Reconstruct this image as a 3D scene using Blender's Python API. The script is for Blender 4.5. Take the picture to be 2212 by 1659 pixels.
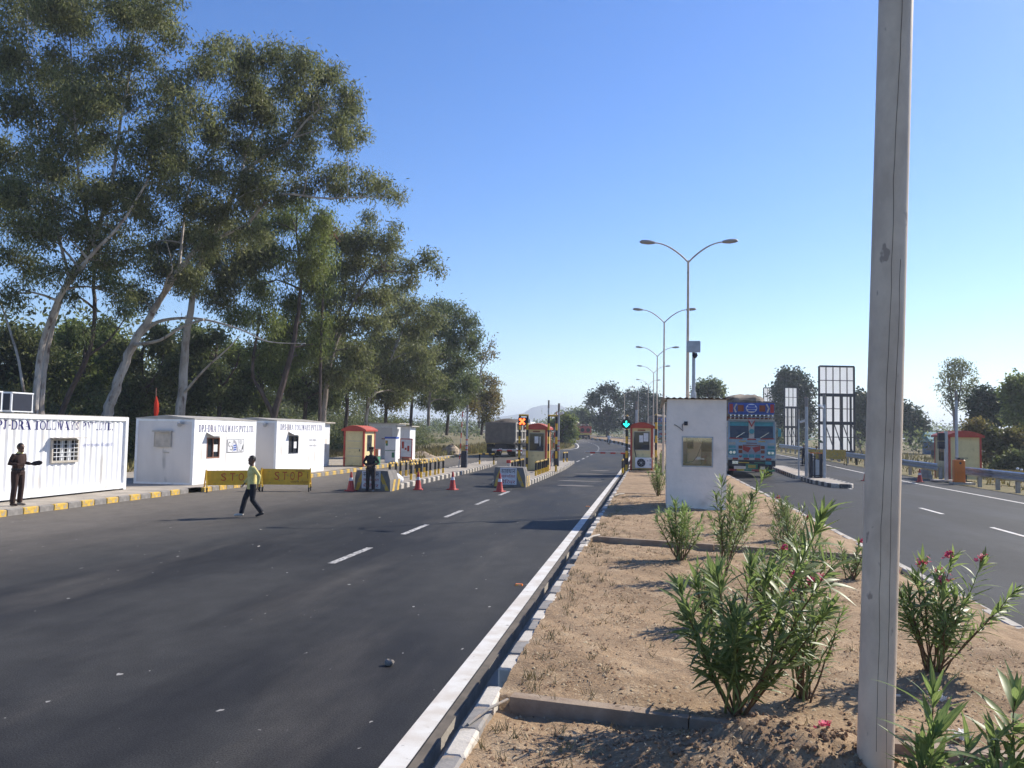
import bpy, bmesh, math, random
import numpy as np
from mathutils import Vector, Matrix, Euler
R = math.radians
rnd = random.Random(7)
sc = bpy.context.scene
for o in list(bpy.data.objects):
    bpy.data.objects.remove(o)
COL = sc.collection

# ------------------------------------------------------------------ camera, sky, sun, exposure
CAM_H = 2.42
CR = Matrix(((0.98631396, -0.00860743, 0.16465321), (0.16385945, -0.05966024, -0.98467799), (0.0182988, 0.99818163, -0.05743332)))
cam = bpy.data.cameras.new('camera')
cam.sensor_fit = 'HORIZONTAL'
cam.angle = R(63.4)
cam.clip_start = 0.1
cam.clip_end = 12000
camo = bpy.data.objects.new('camera', cam)
COL.objects.link(camo)
# rows of CR hold the world axes in camera space: together they are the camera's rotation
m4 = CR.to_4x4()
m4.translation = (0, 0, CAM_H)
camo.matrix_world = m4
sc.camera = camo

SUN_AZ, SUN_EL = 47.0, 36.0          # azimuth clockwise from the road direction (+Y)
world = bpy.data.worlds.new('World')
sc.world = world
world.use_nodes = True
wn = world.node_tree
wn.nodes.clear()
sky = wn.nodes.new('ShaderNodeTexSky')
sky.sky_type = 'NISHITA'
sky.sun_disc = False
sky.sun_elevation = R(SUN_EL)
sky.sun_rotation = R(SUN_AZ)
sky.altitude = 300
sky.air_density = 1.0
sky.dust_density = 0.3
sky.ozone_density = 3.5
bgn = wn.nodes.new('ShaderNodeBackground')
bgn.inputs[1].default_value = 0.1
wo = wn.nodes.new('ShaderNodeOutputWorld')
hsn = wn.nodes.new('ShaderNodeHueSaturation')
hsn.inputs['Saturation'].default_value = 1.26
hsn.inputs['Hue'].default_value = 0.511
wn.links.new(sky.outputs[0], hsn.inputs['Color'])
wn.links.new(hsn.outputs[0], bgn.inputs[0])
wn.links.new(bgn.outputs[0], wo.inputs[0])
sl = bpy.data.lights.new('sun', 'SUN')
sl.energy = 4.2
sl.angle = R(0.5)
sl.color = (1.0, 0.93, 0.81)
so = bpy.data.objects.new('sun', sl)
COL.objects.link(so)
sd = Vector((math.sin(R(SUN_AZ)) * math.cos(R(SUN_EL)), math.cos(R(SUN_AZ)) * math.cos(R(SUN_EL)), math.sin(R(SUN_EL))))
so.rotation_euler = sd.to_track_quat('Z', 'Y').to_euler()
so.location = sd * 60
vs = sc.view_settings
sc.display_settings.display_device = 'sRGB'
vs.view_transform = 'Standard'
vs.look = 'None'
vs.exposure = 0.85
vs.gamma = 1.0
vs.use_curve_mapping = False
sc.render.engine = 'CYCLES'
sc.cycles.max_bounces = 6
sc.cycles.diffuse_bounces = 3
sc.cycles.transparent_max_bounces = 8
sc.cycles.volume_bounces = 0
sc.cycles.use_denoising = True
sc.cycles.caustics_reflective = False
sc.cycles.caustics_refractive = False

def at(u, v, Y):
    """world point at distance Y along the road seen at (u, v) of the 2212 x 1659 view"""
    d = CR @ Vector((u - 1106, 829.5 - v, -1790.77))
    return Vector((0, 0, CAM_H)) + d * (Y / d.y)

def zt(Y):
    """long profile of the land: level at the plaza, then a gentle climb"""
    t = max(0.0, Y - 50.0)
    z = 0.01 * t * t / (t + 8.0) if t > 0 else 0.0
    return min(z, 2.9)

def bend(Y):
    return -(max(0.0, Y - 85.0) ** 2) / 700.0 if Y < 330 else -(245.0 ** 2) / 700.0 - 0.7 * (Y - 330)

# ------------------------------------------------------------------ materials
MATS = {}
def mat(name, c, c2=None, scale=3.0, rough=0.7, metal=0.0, bump=0.0, bscale=None, stretch=(1, 1, 1), lo=0.4, hi=0.62,
        spec=0.35, emit=None, trans=0.0, detail=6.0, third=None, third_scale=20.0, third_lo=0.6, third_hi=0.7, island=None, coat=0.0):
    if name in MATS:
        return MATS[name]
    m = bpy.data.materials.new(name)
    m.use_nodes = True
    nt = m.node_tree
    b = nt.nodes['Principled BSDF']
    b.inputs['Roughness'].default_value = rough
    b.inputs['Metallic'].default_value = metal
    b.inputs['Specular IOR Level'].default_value = spec
    b.inputs['Coat Weight'].default_value = coat
    b.inputs['Base Color'].default_value = (*c, 1)
    tc = nt.nodes.new('ShaderNodeTexCoord')
    mp = nt.nodes.new('ShaderNodeMapping')
    mp.inputs['Scale'].default_value = stretch
    nt.links.new(tc.outputs['Object'], mp.inputs[0])
    out = None
    if c2 is not None:
        n = nt.nodes.new('ShaderNodeTexNoise')
        n.inputs['Scale'].default_value = scale
        n.inputs['Detail'].default_value = detail
        n.inputs['Roughness'].default_value = 0.6
        nt.links.new(mp.outputs[0], n.inputs['Vector'])
        r = nt.nodes.new('ShaderNodeValToRGB')
        r.color_ramp.elements[0].position = lo
        r.color_ramp.elements[1].position = hi
        r.color_ramp.elements[0].color = (*c, 1)
        r.color_ramp.elements[1].color = (*c2, 1)
        nt.links.new(n.outputs['Fac'], r.inputs[0])
        out = r.outputs[0]
    if third is not None:
        n = nt.nodes.new('ShaderNodeTexNoise')
        n.inputs['Scale'].default_value = third_scale
        n.inputs['Detail'].default_value = 3.0
        nt.links.new(mp.outputs[0], n.inputs['Vector'])
        r = nt.nodes.new('ShaderNodeMapRange')
        r.inputs['From Min'].default_value = third_lo
        r.inputs['From Max'].default_value = third_hi
        nt.links.new(n.outputs['Fac'], r.inputs['Value'])
        mx = nt.nodes.new('ShaderNodeMixRGB')
        nt.links.new(r.outputs[0], mx.inputs[0])
        if out:
            nt.links.new(out, mx.inputs[1])
        else:
            mx.inputs[1].default_value = (*c, 1)
        mx.inputs[2].default_value = (*third, 1)
        out = mx.outputs[0]
    if island is not None:
        g = nt.nodes.new('ShaderNodeNewGeometry')
        hs = nt.nodes.new('ShaderNodeHueSaturation')
        mr = nt.nodes.new('ShaderNodeMapRange')
        mr.inputs['To Min'].default_value = 1 - island
        mr.inputs['To Max'].default_value = 1 + island
        nt.links.new(g.outputs['Random Per Island'], mr.inputs['Value'])
        nt.links.new(mr.outputs[0], hs.inputs['Value'])
        if out:
            nt.links.new(out, hs.inputs['Color'])
        else:
            hs.inputs['Color'].default_value = (*c, 1)
        out = hs.outputs[0]
    if out:
        nt.links.new(out, b.inputs['Base Color'])
    if bump:
        n = nt.nodes.new('ShaderNodeTexNoise')
        n.inputs['Scale'].default_value = bscale or scale * 4
        n.inputs['Detail'].default_value = 5.0
        nt.links.new(mp.outputs[0], n.inputs['Vector'])
        bm = nt.nodes.new('ShaderNodeBump')
        bm.inputs['Strength'].default_value = bump
        bm.inputs['Distance'].default_value = 0.02
        nt.links.new(n.outputs['Fac'], bm.inputs['Height'])
        nt.links.new(bm.outputs[0], b.inputs['Normal'])
    if emit:
        b.inputs['Emission Color'].default_value = (*emit[0], 1)
        b.inputs['Emission Strength'].default_value = emit[1]
    if trans:
        t = nt.nodes.new('ShaderNodeBsdfTranslucent')
        if out:
            nt.links.new(out, t.inputs[0])
        else:
            t.inputs[0].default_value = (*c, 1)
        ms = nt.nodes.new('ShaderNodeMixShader')
        ms.inputs[0].default_value = trans
        nt.links.new(b.outputs[0], ms.inputs[1])
        nt.links.new(t.outputs[0], ms.inputs[2])
        nt.links.new(ms.outputs[0], nt.nodes['Material Output'].inputs[0])
    MATS[name] = m
    return m

M = {}
def simple(k, c, rough=0.6, var=0.18, scale=4.0, **kw):
    c2 = tuple(max(0, x * (1 - var)) for x in c)
    M[k] = mat(k, c, c2, scale=scale, rough=rough, **kw)
simple('white_paint', (0.78, 0.79, 0.80), 0.5, 0.1, 1.5, third=(0.50, 0.47, 0.42), third_scale=3.0, third_lo=0.62, third_hi=0.8)
simple('white_wall', (0.80, 0.80, 0.81), 0.55, 0.06, 1.2, stretch=(1, 1, 0.25), third=(0.50, 0.44, 0.36), third_scale=2.6, third_lo=0.55, third_hi=0.85)
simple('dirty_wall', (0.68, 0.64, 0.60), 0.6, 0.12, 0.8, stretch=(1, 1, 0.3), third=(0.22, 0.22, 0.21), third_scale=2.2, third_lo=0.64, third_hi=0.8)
simple('roof_dirty', (0.42, 0.39, 0.35), 0.8, 0.3, 1.5)
simple('blue_print', (0.035, 0.035, 0.16), 0.7, 0.1, third=(0.12, 0.07, 0.16), third_scale=3)
simple('faded_print', (0.26, 0.29, 0.50), 0.7, 0.2)
simple('grey_print', (0.32, 0.32, 0.36), 0.7)
simple('red_print', (0.42, 0.05, 0.04), 0.6)
simple('brown_print', (0.25, 0.06, 0.02), 0.6)
simple('black_print', (0.03, 0.03, 0.035), 0.6)
simple('yellow_paint', (0.72, 0.43, 0.03), 0.5, 0.15, 6, third=(0.42, 0.27, 0.06), third_scale=9)
simple('kerb_yellow', (0.66, 0.42, 0.07), 0.75, 0.25, 6, bump=0.3, third=(0.36, 0.30, 0.22), third_scale=7, third_lo=0.56, third_hi=0.66)
simple('kerb_grey', (0.27, 0.25, 0.23), 0.85, 0.25, 6, bump=0.3)
simple('kerb_white', (0.56, 0.51, 0.44), 0.75, 0.15, 6, bump=0.3, third=(0.36, 0.31, 0.25), third_scale=8, third_lo=0.55, third_hi=0.66)
simple('kerb_black', (0.06, 0.06, 0.065), 0.75, 0.3, 6, bump=0.3, third=(0.2, 0.18, 0.16), third_scale=8, third_lo=0.55, third_hi=0.7)
simple('kerb_slate', (0.27, 0.25, 0.23), 0.8, 0.25, 6, bump=0.3, third=(0.33, 0.25, 0.18), third_scale=8, third_lo=0.55, third_hi=0.66)
simple('concrete', (0.40, 0.36, 0.31), 0.85, 0.25, 4, bump=0.3, bscale=30)
simple('concrete_pale', (0.52, 0.47, 0.40), 0.85, 0.25, 3, bump=0.3, bscale=30)
simple('pavement', (0.40, 0.35, 0.29), 0.9, 0.28, 1.2, bump=0.3, bscale=20)
simple('black_paint', (0.016, 0.016, 0.02), 0.45, 0.2)
simple('black_steel', (0.015, 0.019, 0.035), 0.5, 0.2)
simple('rubber', (0.02, 0.02, 0.021), 0.85)
simple('grey_steel', (0.42, 0.44, 0.47), 0.45, 0.15, 5, metal=0.35)
simple('galvanised', (0.46, 0.48, 0.51), 0.42, 0.25, 6, metal=0.55, stretch=(1, 1, 0.3))
simple('rail_steel', (0.35, 0.38, 0.43), 0.38, 0.2, 3, metal=0.7)
simple('glass_dark', (0.02, 0.025, 0.035), 0.08, 0.2, spec=0.6)
simple('cream', (0.70, 0.58, 0.30), 0.55, 0.12, 2, third=(0.42, 0.34, 0.18), third_scale=3, third_lo=0.6, third_hi=0.8)
simple('kiosk_red', (0.47, 0.06, 0.035), 0.5, 0.2, 3)
simple('roof_red', (0.50, 0.12, 0.09), 0.6, 0.2, 3)
simple('orange_paint', (0.78, 0.19, 0.02), 0.45, 0.1)
simple('cone_red', (0.50, 0.055, 0.045), 0.6, 0.2, 6)
simple('reflect_white', (0.72, 0.72, 0.74), 0.5)
simple('skin', (0.17, 0.088, 0.055), 0.55, 0.12, 20)
simple('hair', (0.012, 0.01, 0.01), 0.6)
simple('uniform', (0.03, 0.022, 0.024), 0.85, 0.3, 10)
simple('uniform_brown', (0.045, 0.022, 0.018), 0.85, 0.3, 10)
simple('shirt_yellow', (0.74, 0.64, 0.25), 0.85, 0.2, 14)
simple('trouser_navy', (0.018, 0.019, 0.028), 0.85, 0.3, 12)
simple('shirt_white', (0.70, 0.72, 0.78), 0.8, 0.1)
simple('flag_red', (0.75, 0.06, 0.02), 0.7, trans=0.4)
simple('wood_brown', (0.30, 0.15, 0.10), 0.8, 0.25, 5)
simple('green_paint', (0.05, 0.22, 0.12), 0.6)
simple('blue_paint', (0.04, 0.10, 0.42), 0.5)
simple('teal_paint', (0.06, 0.30, 0.33), 0.4, 0.2, 5)
simple('pale_blue', (0.30, 0.42, 0.50), 0.4, 0.2, 3)
simple('tarp', (0.26, 0.21, 0.16), 0.95, 0.45, 2.5, bump=0.6, bscale=6)
simple('load_soil', (0.10, 0.08, 0.065), 0.95, 0.35, 3, bump=0.6, bscale=8)
simple('dump_grey', (0.21, 0.18, 0.155), 0.75, 0.25, 2)
simple('pale_rib', (0.47, 0.43, 0.37), 0.7, 0.2, 3)
simple('chrome', (0.7, 0.7, 0.72), 0.2, 0.05, metal=1.0)
simple('flower_pink', (0.72, 0.07, 0.17), 0.6, 0.3, 30, trans=0.3)
simple('flower_white', (0.8, 0.8, 0.78), 0.6, trans=0.3)
simple('flower_yellow', (0.7, 0.5, 0.05), 0.6)
simple('stone', (0.26, 0.23, 0.20), 0.9, 0.3, 20, bump=0.4)
simple('rock_pale', (0.46, 0.36, 0.26), 0.9, 0.3, 3, bump=0.4)
simple('hill', (0.12, 0.13, 0.09), 0.95, 0.3, 0.02)
simple('roof_teal', (0.13, 0.34, 0.36), 0.6)
simple('house_blue', (0.10, 0.24, 0.42), 0.7)
simple('sheet_white', (0.88, 0.89, 0.90), 0.7, 0.03, 1.0, trans=0.8)
simple('oleander_stem', (0.16, 0.09, 0.045), 0.7, 0.3, 20)
simple('oleander_green_stem', (0.22, 0.26, 0.08), 0.6, 0.3, 20)
M['red_lamp'] = mat('red_lamp', (0.9, 0.15, 0.05), emit=((1.0, 0.10, 0.02), 3.0))
M['green_lamp'] = mat('green_lamp', (0.05, 0.9, 0.7), emit=((0.02, 1.0, 0.75), 1.6))
M['bark_white'] = mat('bark_white', (0.52, 0.47, 0.42), (0.30, 0.25, 0.21), scale=2.2, rough=0.85, stretch=(1, 1, 0.35), third=(0.14, 0.10, 0.08), third_scale=4, third_lo=0.58, third_hi=0.7, bump=0.4)
M['bark_dark'] = mat('bark_dark', (0.055, 0.04, 0.035), (0.12, 0.085, 0.07), scale=3, rough=0.9, stretch=(1, 1, 0.4), bump=0.4)
M['bark_grey'] = mat('bark_grey', (0.20, 0.17, 0.15), (0.34, 0.29, 0.25), scale=3, rough=0.9, stretch=(1, 1, 0.4), bump=0.4)
def leafmat(k, a, b, tr=0.55, third=None, isl=0.45, rough=0.5):
    M[k] = mat(k, a, b, scale=0.45, rough=rough, trans=tr, island=isl, spec=0.3, third=third, third_scale=1.3, third_lo=0.58, third_hi=0.68)
leafmat('leaf_gum', (0.125, 0.145, 0.054), (0.20, 0.215, 0.085), third=(0.25, 0.24, 0.10))
leafmat('leaf_gum_b', (0.098, 0.128, 0.050), (0.155, 0.185, 0.070))
leafmat('leaf_bright', (0.135, 0.175, 0.046), (0.205, 0.24, 0.07))
leafmat('leaf_dark', (0.085, 0.108, 0.038), (0.145, 0.155, 0.055))
leafmat('leaf_yellow', (0.10, 0.105, 0.030), (0.22, 0.17, 0.055), third=(0.30, 0.21, 0.09))
leafmat('leaf_brown', (0.14, 0.06, 0.035), (0.20, 0.09, 0.05))
leafmat('leaf_mango', (0.022, 0.040, 0.016), (0.05, 0.072, 0.026), tr=0.2)
leafmat('grass_dry', (0.26, 0.20, 0.085), (0.15, 0.15, 0.05), tr=0.2, rough=0.8)

def oleander_leaf_material():
    m = bpy.data.materials.new('oleander_leaf')
    m.use_nodes = True
    nt = m.node_tree
    b = nt.nodes['Principled BSDF']
    uv = nt.nodes.new('ShaderNodeUVMap')
    sx = nt.nodes.new('ShaderNodeSeparateXYZ')
    nt.links.new(uv.outputs[0], sx.inputs[0])
    a = nt.nodes.new('ShaderNodeMath'); a.operation = 'SUBTRACT'; a.inputs[1].default_value = 0.5
    nt.links.new(sx.outputs[0], a.inputs[0])
    ab = nt.nodes.new('ShaderNodeMath'); ab.operation = 'ABSOLUTE'
    nt.links.new(a.outputs[0], ab.inputs[0])
    lt = nt.nodes.new('ShaderNodeMapRange')
    lt.inputs['From Min'].default_value = 0.03; lt.inputs['From Max'].default_value = 0.09
    lt.inputs['To Min'].default_value = 1.0; lt.inputs['To Max'].default_value = 0.0
    nt.links.new(ab.outputs[0], lt.inputs['Value'])
    tc = nt.nodes.new('ShaderNodeTexCoord')
    no = nt.nodes.new('ShaderNodeTexNoise'); no.inputs['Scale'].default_value = 6
    nt.links.new(tc.outputs['Object'], no.inputs['Vector'])
    cr = nt.nodes.new('ShaderNodeValToRGB')
    cr.color_ramp.elements[0].position = 0.35; cr.color_ramp.elements[0].color = (0.105, 0.15, 0.048, 1)
    cr.color_ramp.elements[1].position = 0.65; cr.color_ramp.elements[1].color = (0.19, 0.25, 0.08, 1)
    nt.links.new(no.outputs['Fac'], cr.inputs[0])
    oi = nt.nodes.new('ShaderNodeObjectInfo')
    ge = nt.nodes.new('ShaderNodeNewGeometry')
    ad = nt.nodes.new('ShaderNodeMath'); ad.operation = 'ADD'
    nt.links.new(oi.outputs['Random'], ad.inputs[0]); nt.links.new(ge.outputs['Random Per Island'], ad.inputs[1])
    mr = nt.nodes.new('ShaderNodeMapRange')
    mr.inputs['From Max'].default_value = 2.0
    mr.inputs['To Min'].default_value = 0.6; mr.inputs['To Max'].default_value = 1.45
    nt.links.new(ad.outputs[0], mr.inputs['Value'])
    hs = nt.nodes.new('ShaderNodeHueSaturation')
    nt.links.new(cr.outputs[0], hs.inputs['Color']); nt.links.new(mr.outputs[0], hs.inputs['Value'])
    mx = nt.nodes.new('ShaderNodeMixRGB')
    nt.links.new(lt.outputs[0], mx.inputs[0]); nt.links.new(hs.outputs[0], mx.inputs[1])
    mx.inputs[2].default_value = (0.22, 0.27, 0.09, 1)
    nt.links.new(mx.outputs[0], b.inputs['Base Color'])
    b.inputs['Roughness'].default_value = 0.45
    b.inputs['Specular IOR Level'].default_value = 0.32
    t = nt.nodes.new('ShaderNodeBsdfTranslucent')
    g2 = nt.nodes.new('ShaderNodeHueSaturation'); g2.inputs['Value'].default_value = 1.6
    nt.links.new(mx.outputs[0], g2.inputs['Color']); nt.links.new(g2.outputs[0], t.inputs[0])
    ms = nt.nodes.new('ShaderNodeMixShader'); ms.inputs[0].default_value = 0.40
    nt.links.new(b.outputs[0], ms.inputs[1]); nt.links.new(t.outputs[0], ms.inputs[2])
    nt.links.new(ms.outputs[0], nt.nodes['Material Output'].inputs[0])
    M['oleander_leaf'] = m
oleander_leaf_material()

def asphalt_material(k, base, dark, dusty, dust_lo, dust_hi, specks=True):
    m = bpy.data.materials.new(k)
    m.use_nodes = True
    nt = m.node_tree
    L = nt.links.new
    b = nt.nodes['Principled BSDF']
    tc = nt.nodes.new('ShaderNodeTexCoord')
    def noise(scale, stretch, detail=5, rough=0.6, off=(0, 0, 0)):
        mp = nt.nodes.new('ShaderNodeMapping'); mp.inputs['Scale'].default_value = stretch; mp.inputs['Location'].default_value = off
        L(tc.outputs['Object'], mp.inputs[0])
        n = nt.nodes.new('ShaderNodeTexNoise'); n.inputs['Scale'].default_value = scale; n.inputs['Detail'].default_value = detail
        n.inputs['Roughness'].default_value = rough
        L(mp.outputs[0], n.inputs['Vector'])
        return n.outputs['Fac']
    def rng(f, a, c, t0=0.0, t1=1.0):
        r = nt.nodes.new('ShaderNodeMapRange'); r.inputs['From Min'].default_value = a; r.inputs['From Max'].default_value = c
        r.inputs['To Min'].default_value = t0; r.inputs['To Max'].default_value = t1
        L(f, r.inputs['Value']); return r.outputs[0]
    def mix(f, c1, c2):
        x = nt.nodes.new('ShaderNodeMixRGB')
        if isinstance(f, float): x.inputs[0].default_value = f
        else: L(f, x.inputs[0])
        for i, c in ((1, c1), (2, c2)):
            if isinstance(c, tuple): x.inputs[i].default_value = (*c, 1)
            else: L(c, x.inputs[i])
        return x.outputs[0]
    # old oil and tyre polish: bands drawn out along the road
    oil = rng(noise(0.40, (1.0, 0.24, 1.0), 8, 0.62), 0.42, 0.60)
    c = mix(oil, base, dark)
    dust = rng(noise(0.5, (1.2, 0.2, 1.0), 8, 0.65, (13, 4, 0)), 0.52, 0.76, 0, 0.32)
    c = mix(dust, c, dusty)
    # the verge side of the carriageway is dusty
    sx = nt.nodes.new('ShaderNodeSeparateXYZ'); L(tc.outputs['Object'], sx.inputs[0])
    wob = nt.nodes.new('ShaderNodeMath'); wob.operation = 'MULTIPLY_ADD'
    L(noise(0.5, (1, 0.25, 1), 4), wob.inputs[0]); wob.inputs[1].default_value = 5.0; L(sx.outputs[0], wob.inputs[2])
    edge = rng(wob.outputs[0], dust_lo, dust_hi, 0.9, 0.0)
    c = mix(edge, c, dusty)
    blot = rng(noise(2.3, (1, .7, 1), 8, 0.7, (5, 1, 0)), 0.3, 0.7, 0.82, 1.18)
    hb_ = nt.nodes.new('ShaderNodeHueSaturation'); L(c, hb_.inputs['Color']); L(blot, hb_.inputs['Value']); c = hb_.outputs[0]
    # aggregate
    ag = noise(70, (1, 1, 1), 2, 0.8)
    ag2 = rng(ag, 0.3, 0.7, 0.35, 1.65)
    hs = nt.nodes.new('ShaderNodeHueSaturation'); L(c, hs.inputs['Color']); L(ag2, hs.inputs['Value'])
    c = hs.outputs[0]
    if specks:
        sp = rng(noise(9, (1, 0.6, 1), 2, 0.5, (3, 7, 1)), 0.735, 0.76, 0, 0.8)
        c = mix(sp, c, (0.42, 0.40, 0.37))
    L(c, b.inputs['Base Color'])
    rr = nt.nodes.new('ShaderNodeMapRange'); rr.inputs['To Min'].default_value = 0.78; rr.inputs['To Max'].default_value = 0.66
    L(oil, rr.inputs['Value']); L(rr.outputs[0], b.inputs['Roughness'])
    b.inputs['Specular IOR Level'].default_value = 0.16
    bu = nt.nodes.new('ShaderNodeBump'); bu.inputs['Strength'].default_value = 0.35; bu.inputs['Distance'].default_value = 0.01
    L(ag, bu.inputs['Height']); L(bu.outputs[0], b.inputs['Normal'])
    M[k] = m
asphalt_material('asphalt', (0.045, 0.0445, 0.044), (0.022, 0.022, 0.0235), (0.15, 0.132, 0.112), -12.0, -6.5)
asphalt_material('asphalt_b', (0.030, 0.0295, 0.030), (0.021, 0.021, 0.0225), (0.07, 0.064, 0.058), -60, -50, False)

def soil_material(k, c, c2, pale, bits):
    m = bpy.data.materials.new(k)
    m.use_nodes = True
    nt = m.node_tree
    L = nt.links.new
    b = nt.nodes['Principled BSDF']
    tc = nt.nodes.new('ShaderNodeTexCoord')
    def noise(s, d=6, r=0.65):
        n = nt.nodes.new('ShaderNodeTexNoise'); n.inputs['Scale'].default_value = s; n.inputs['Detail'].default_value = d; n.inputs['Roughness'].default_value = r
        L(tc.outputs['Object'], n.inputs['Vector']); return n.outputs['Fac']
    def rng(f, a, c_, t0=0.0, t1=1.0):
        r = nt.nodes.new('ShaderNodeMapRange'); r.inputs['From Min'].default_value = a; r.inputs['From Max'].default_value = c_
        r.inputs['To Min'].default_value = t0; r.inputs['To Max'].default_value = t1
        L(f, r.inputs['Value']); return r.outputs[0]
    def mix(f, c1, c2_):
        x = nt.nodes.new('ShaderNodeMixRGB'); L(f, x.inputs[0])
        for i, q in ((1, c1), (2, c2_)):
            if isinstance(q, tuple): x.inputs[i].default_value = (*q, 1)
            else: L(q, x.inputs[i])
        return x.outputs[0]
    col = mix(rng(noise(0.9), 0.38, 0.62), c, c2)
    col = mix(rng(noise(2.6), 0.52, 0.72, 0, 0.8), col, pale)
    col = mix(rng(noise(38, 3), 0.60, 0.70, 0, 0.65), col, bits)
    col = mix(rng(noise(55, 2), 0.62, 0.72, 0, 0.7), col, (0.07, 0.045, 0.03))
    L(col, b.inputs['Base Color'])
    b.inputs['Roughness'].default_value = 0.95
    b.inputs['Specular IOR Level'].default_value = 0.15
    bu = nt.nodes.new('ShaderNodeBump'); bu.inputs['Strength'].default_value = 0.8; bu.inputs['Distance'].default_value = 0.03
    L(noise(22, 6, 0.7), bu.inputs['Height']); L(bu.outputs[0], b.inputs['Normal'])
    M[k] = m
soil_material('soil', (0.37, 0.255, 0.155), (0.265, 0.18, 0.108), (0.46, 0.345, 0.225), (0.62, 0.52, 0.37))
soil_material('land', (0.21, 0.16, 0.085), (0.13, 0.125, 0.05), (0.30, 0.23, 0.13), (0.30, 0.25, 0.14))

# ------------------------------------------------------------------ mesh helpers
class MB:
    """collects boxes, tubes, prisms and polygons; build() links them as ONE mesh object"""
    def __init__(s):
        s.v = []; s.f = []; s.mi = []; s.cur = 0
    def poly(s, pts):
        n = len(s.v); s.v += [tuple(p) for p in pts]; s.f.append(tuple(range(n, n + len(pts)))); s.mi.append(s.cur); return s
    def add(s, vs_, fs):
        n = len(s.v); s.v += [tuple(p) for p in vs_]
        for f in fs:
            s.f.append(tuple(i + n for i in f)); s.mi.append(s.cur)
        return s
    def box(s, x0, x1, y0, y1, z0, z1, ch=0.0, top=None):
        if ch <= 0:
            t = top or (x0, x1, y0, y1)
            v = [(x0, y0, z0), (x1, y0, z0), (x1, y1, z0), (x0, y1, z0), (t[0], t[2], z1), (t[1], t[2], z1), (t[1], t[3], z1), (t[0], t[3], z1)]
            return s.add(v, [(0, 3, 2, 1), (4, 5, 6, 7), (0, 1, 5, 4), (1, 2, 6, 5), (2, 3, 7, 6), (3, 0, 4, 7)])
        c = ch
        pts = []
        for z, i in ((z0, 0), (z1 - c, 0), (z1, c)):
            a = [(x0 + i + c, y0 + i), (x1 - i - c, y0 + i), (x1 - i, y0 + i + c), (x1 - i, y1 - i - c), (x1 - i - c, y1 - i), (x0 + i + c, y1 - i), (x0 + i, y1 - i - c), (x0 + i, y0 + i + c)]
            pts += [(p[0], p[1], z) for p in a]
        fs = [tuple(range(7, -1, -1)), tuple(range(16, 24))]
        for k in (0, 8):
            for i in range(8):
                j = (i + 1) % 8
                fs.append((k + i, k + j, k + 8 + j, k + 8 + i))
        return s.add(pts, fs)
    def tube(s, pts, r, n=8, caps=True, ref=None):
        pts = [Vector(p) for p in pts]
        if not isinstance(r, (list, tuple)):
            r = [r] * len(pts)
        base = len(s.v)
        prev = None
        rings = []
        for i, p in enumerate(pts):
            d = (pts[min(i + 1, len(pts) - 1)] - pts[max(i - 1, 0)]).normalized()
            if prev is None:
                a = Vector(ref) if ref else (Vector((1, 0, 0)) if abs(d.x) < 0.9 else Vector((0, 1, 0)))
            else:
                a = prev
            a = (a - d * a.dot(d)).normalized()
            prev = a
            b = d.cross(a)
            ra, rb = r[i] if isinstance(r[i], (list, tuple)) else (r[i], r[i])
            rings.append([p + a * (ra * math.cos(2 * math.pi * k / n)) + b * (rb * math.sin(2 * math.pi * k / n)) for k in range(n)])
        vs_ = [q for ring in rings for q in ring]
        fs = []
        for i in range(len(pts) - 1):
            for k in range(n):
                j = (k + 1) % n
                fs.append((i * n + k, i * n + j, (i + 1) * n + j, (i + 1) * n + k))
        if caps:
            fs.append(tuple(range(n - 1, -1, -1)))
            e = (len(pts) - 1) * n
            fs.append(tuple(range(e, e + n)))
        return s.add(vs_, fs)
    def bar(s, a, b, w, h=None, up=(0, 0, 1)):
        a = Vector(a); b = Vector(b); h = h or w
        d = (b - a).normalized(); u = Vector(up)
        if abs(d.dot(u)) > 0.95: u = Vector((0, 1, 0))
        x = d.cross(u).normalized() * (w / 2); y = x.normalized().cross(d) * (h / 2)
        v = [a - x - y, a + x - y, a + x + y, a - x + y, b - x - y, b + x - y, b + x + y, b - x + y]
        return s.add(v, [(3, 2, 1, 0), (4, 5, 6, 7), (0, 1, 5, 4), (1, 2, 6, 5), (2, 3, 7, 6), (3, 0, 4, 7)])
    def prism(s, prof, axis, a, b):
        """profile in the other two axes, swept along axis from a to b"""
        def P(p, t):
            return (t, p[0], p[1]) if axis == 'x' else ((p[0], t, p[1]) if axis == 'y' else (p[0], p[1], t))
        n = len(prof)
        v = [P(p, a) for p in prof] + [P(p, b) for p in prof]
        f = [(i, (i + 1) % n, n + (i + 1) % n, n + i) for i in range(n)] + [tuple(range(n - 1, -1, -1)), tuple(range(n, 2 * n))]
        return s.add(v, f)
    def ell(s, c, r, n=10, m=7):
        c = Vector(c)
        r = r if isinstance(r, (tuple, list)) else (r, r, r)
        v = []
        for i in range(m + 1):
            t = math.pi * i / m
            for k in range(n):
                p = 2 * math.pi * k / n
                v.append((c.x + r[0] * math.sin(t) * math.cos(p), c.y + r[1] * math.sin(t) * math.sin(p), c.z + r[2] * math.cos(t)))
        f = []
        for i in range(m):
            for k in range(n):
                j = (k + 1) % n
                f.append((i * n + k, (i + 1) * n + k, (i + 1) * n + j, i * n + j))
        return s.add(v, f)
    def disc(s, c, axis, r, t, n=16, r2=None):
        """a solid disc of thickness t centred on c"""
        c = Vector(c); a = Vector(axis).normalized()
        return s.tube([c - a * t / 2, c + a * t / 2], [r, r if r2 is None else r2], n)
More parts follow.
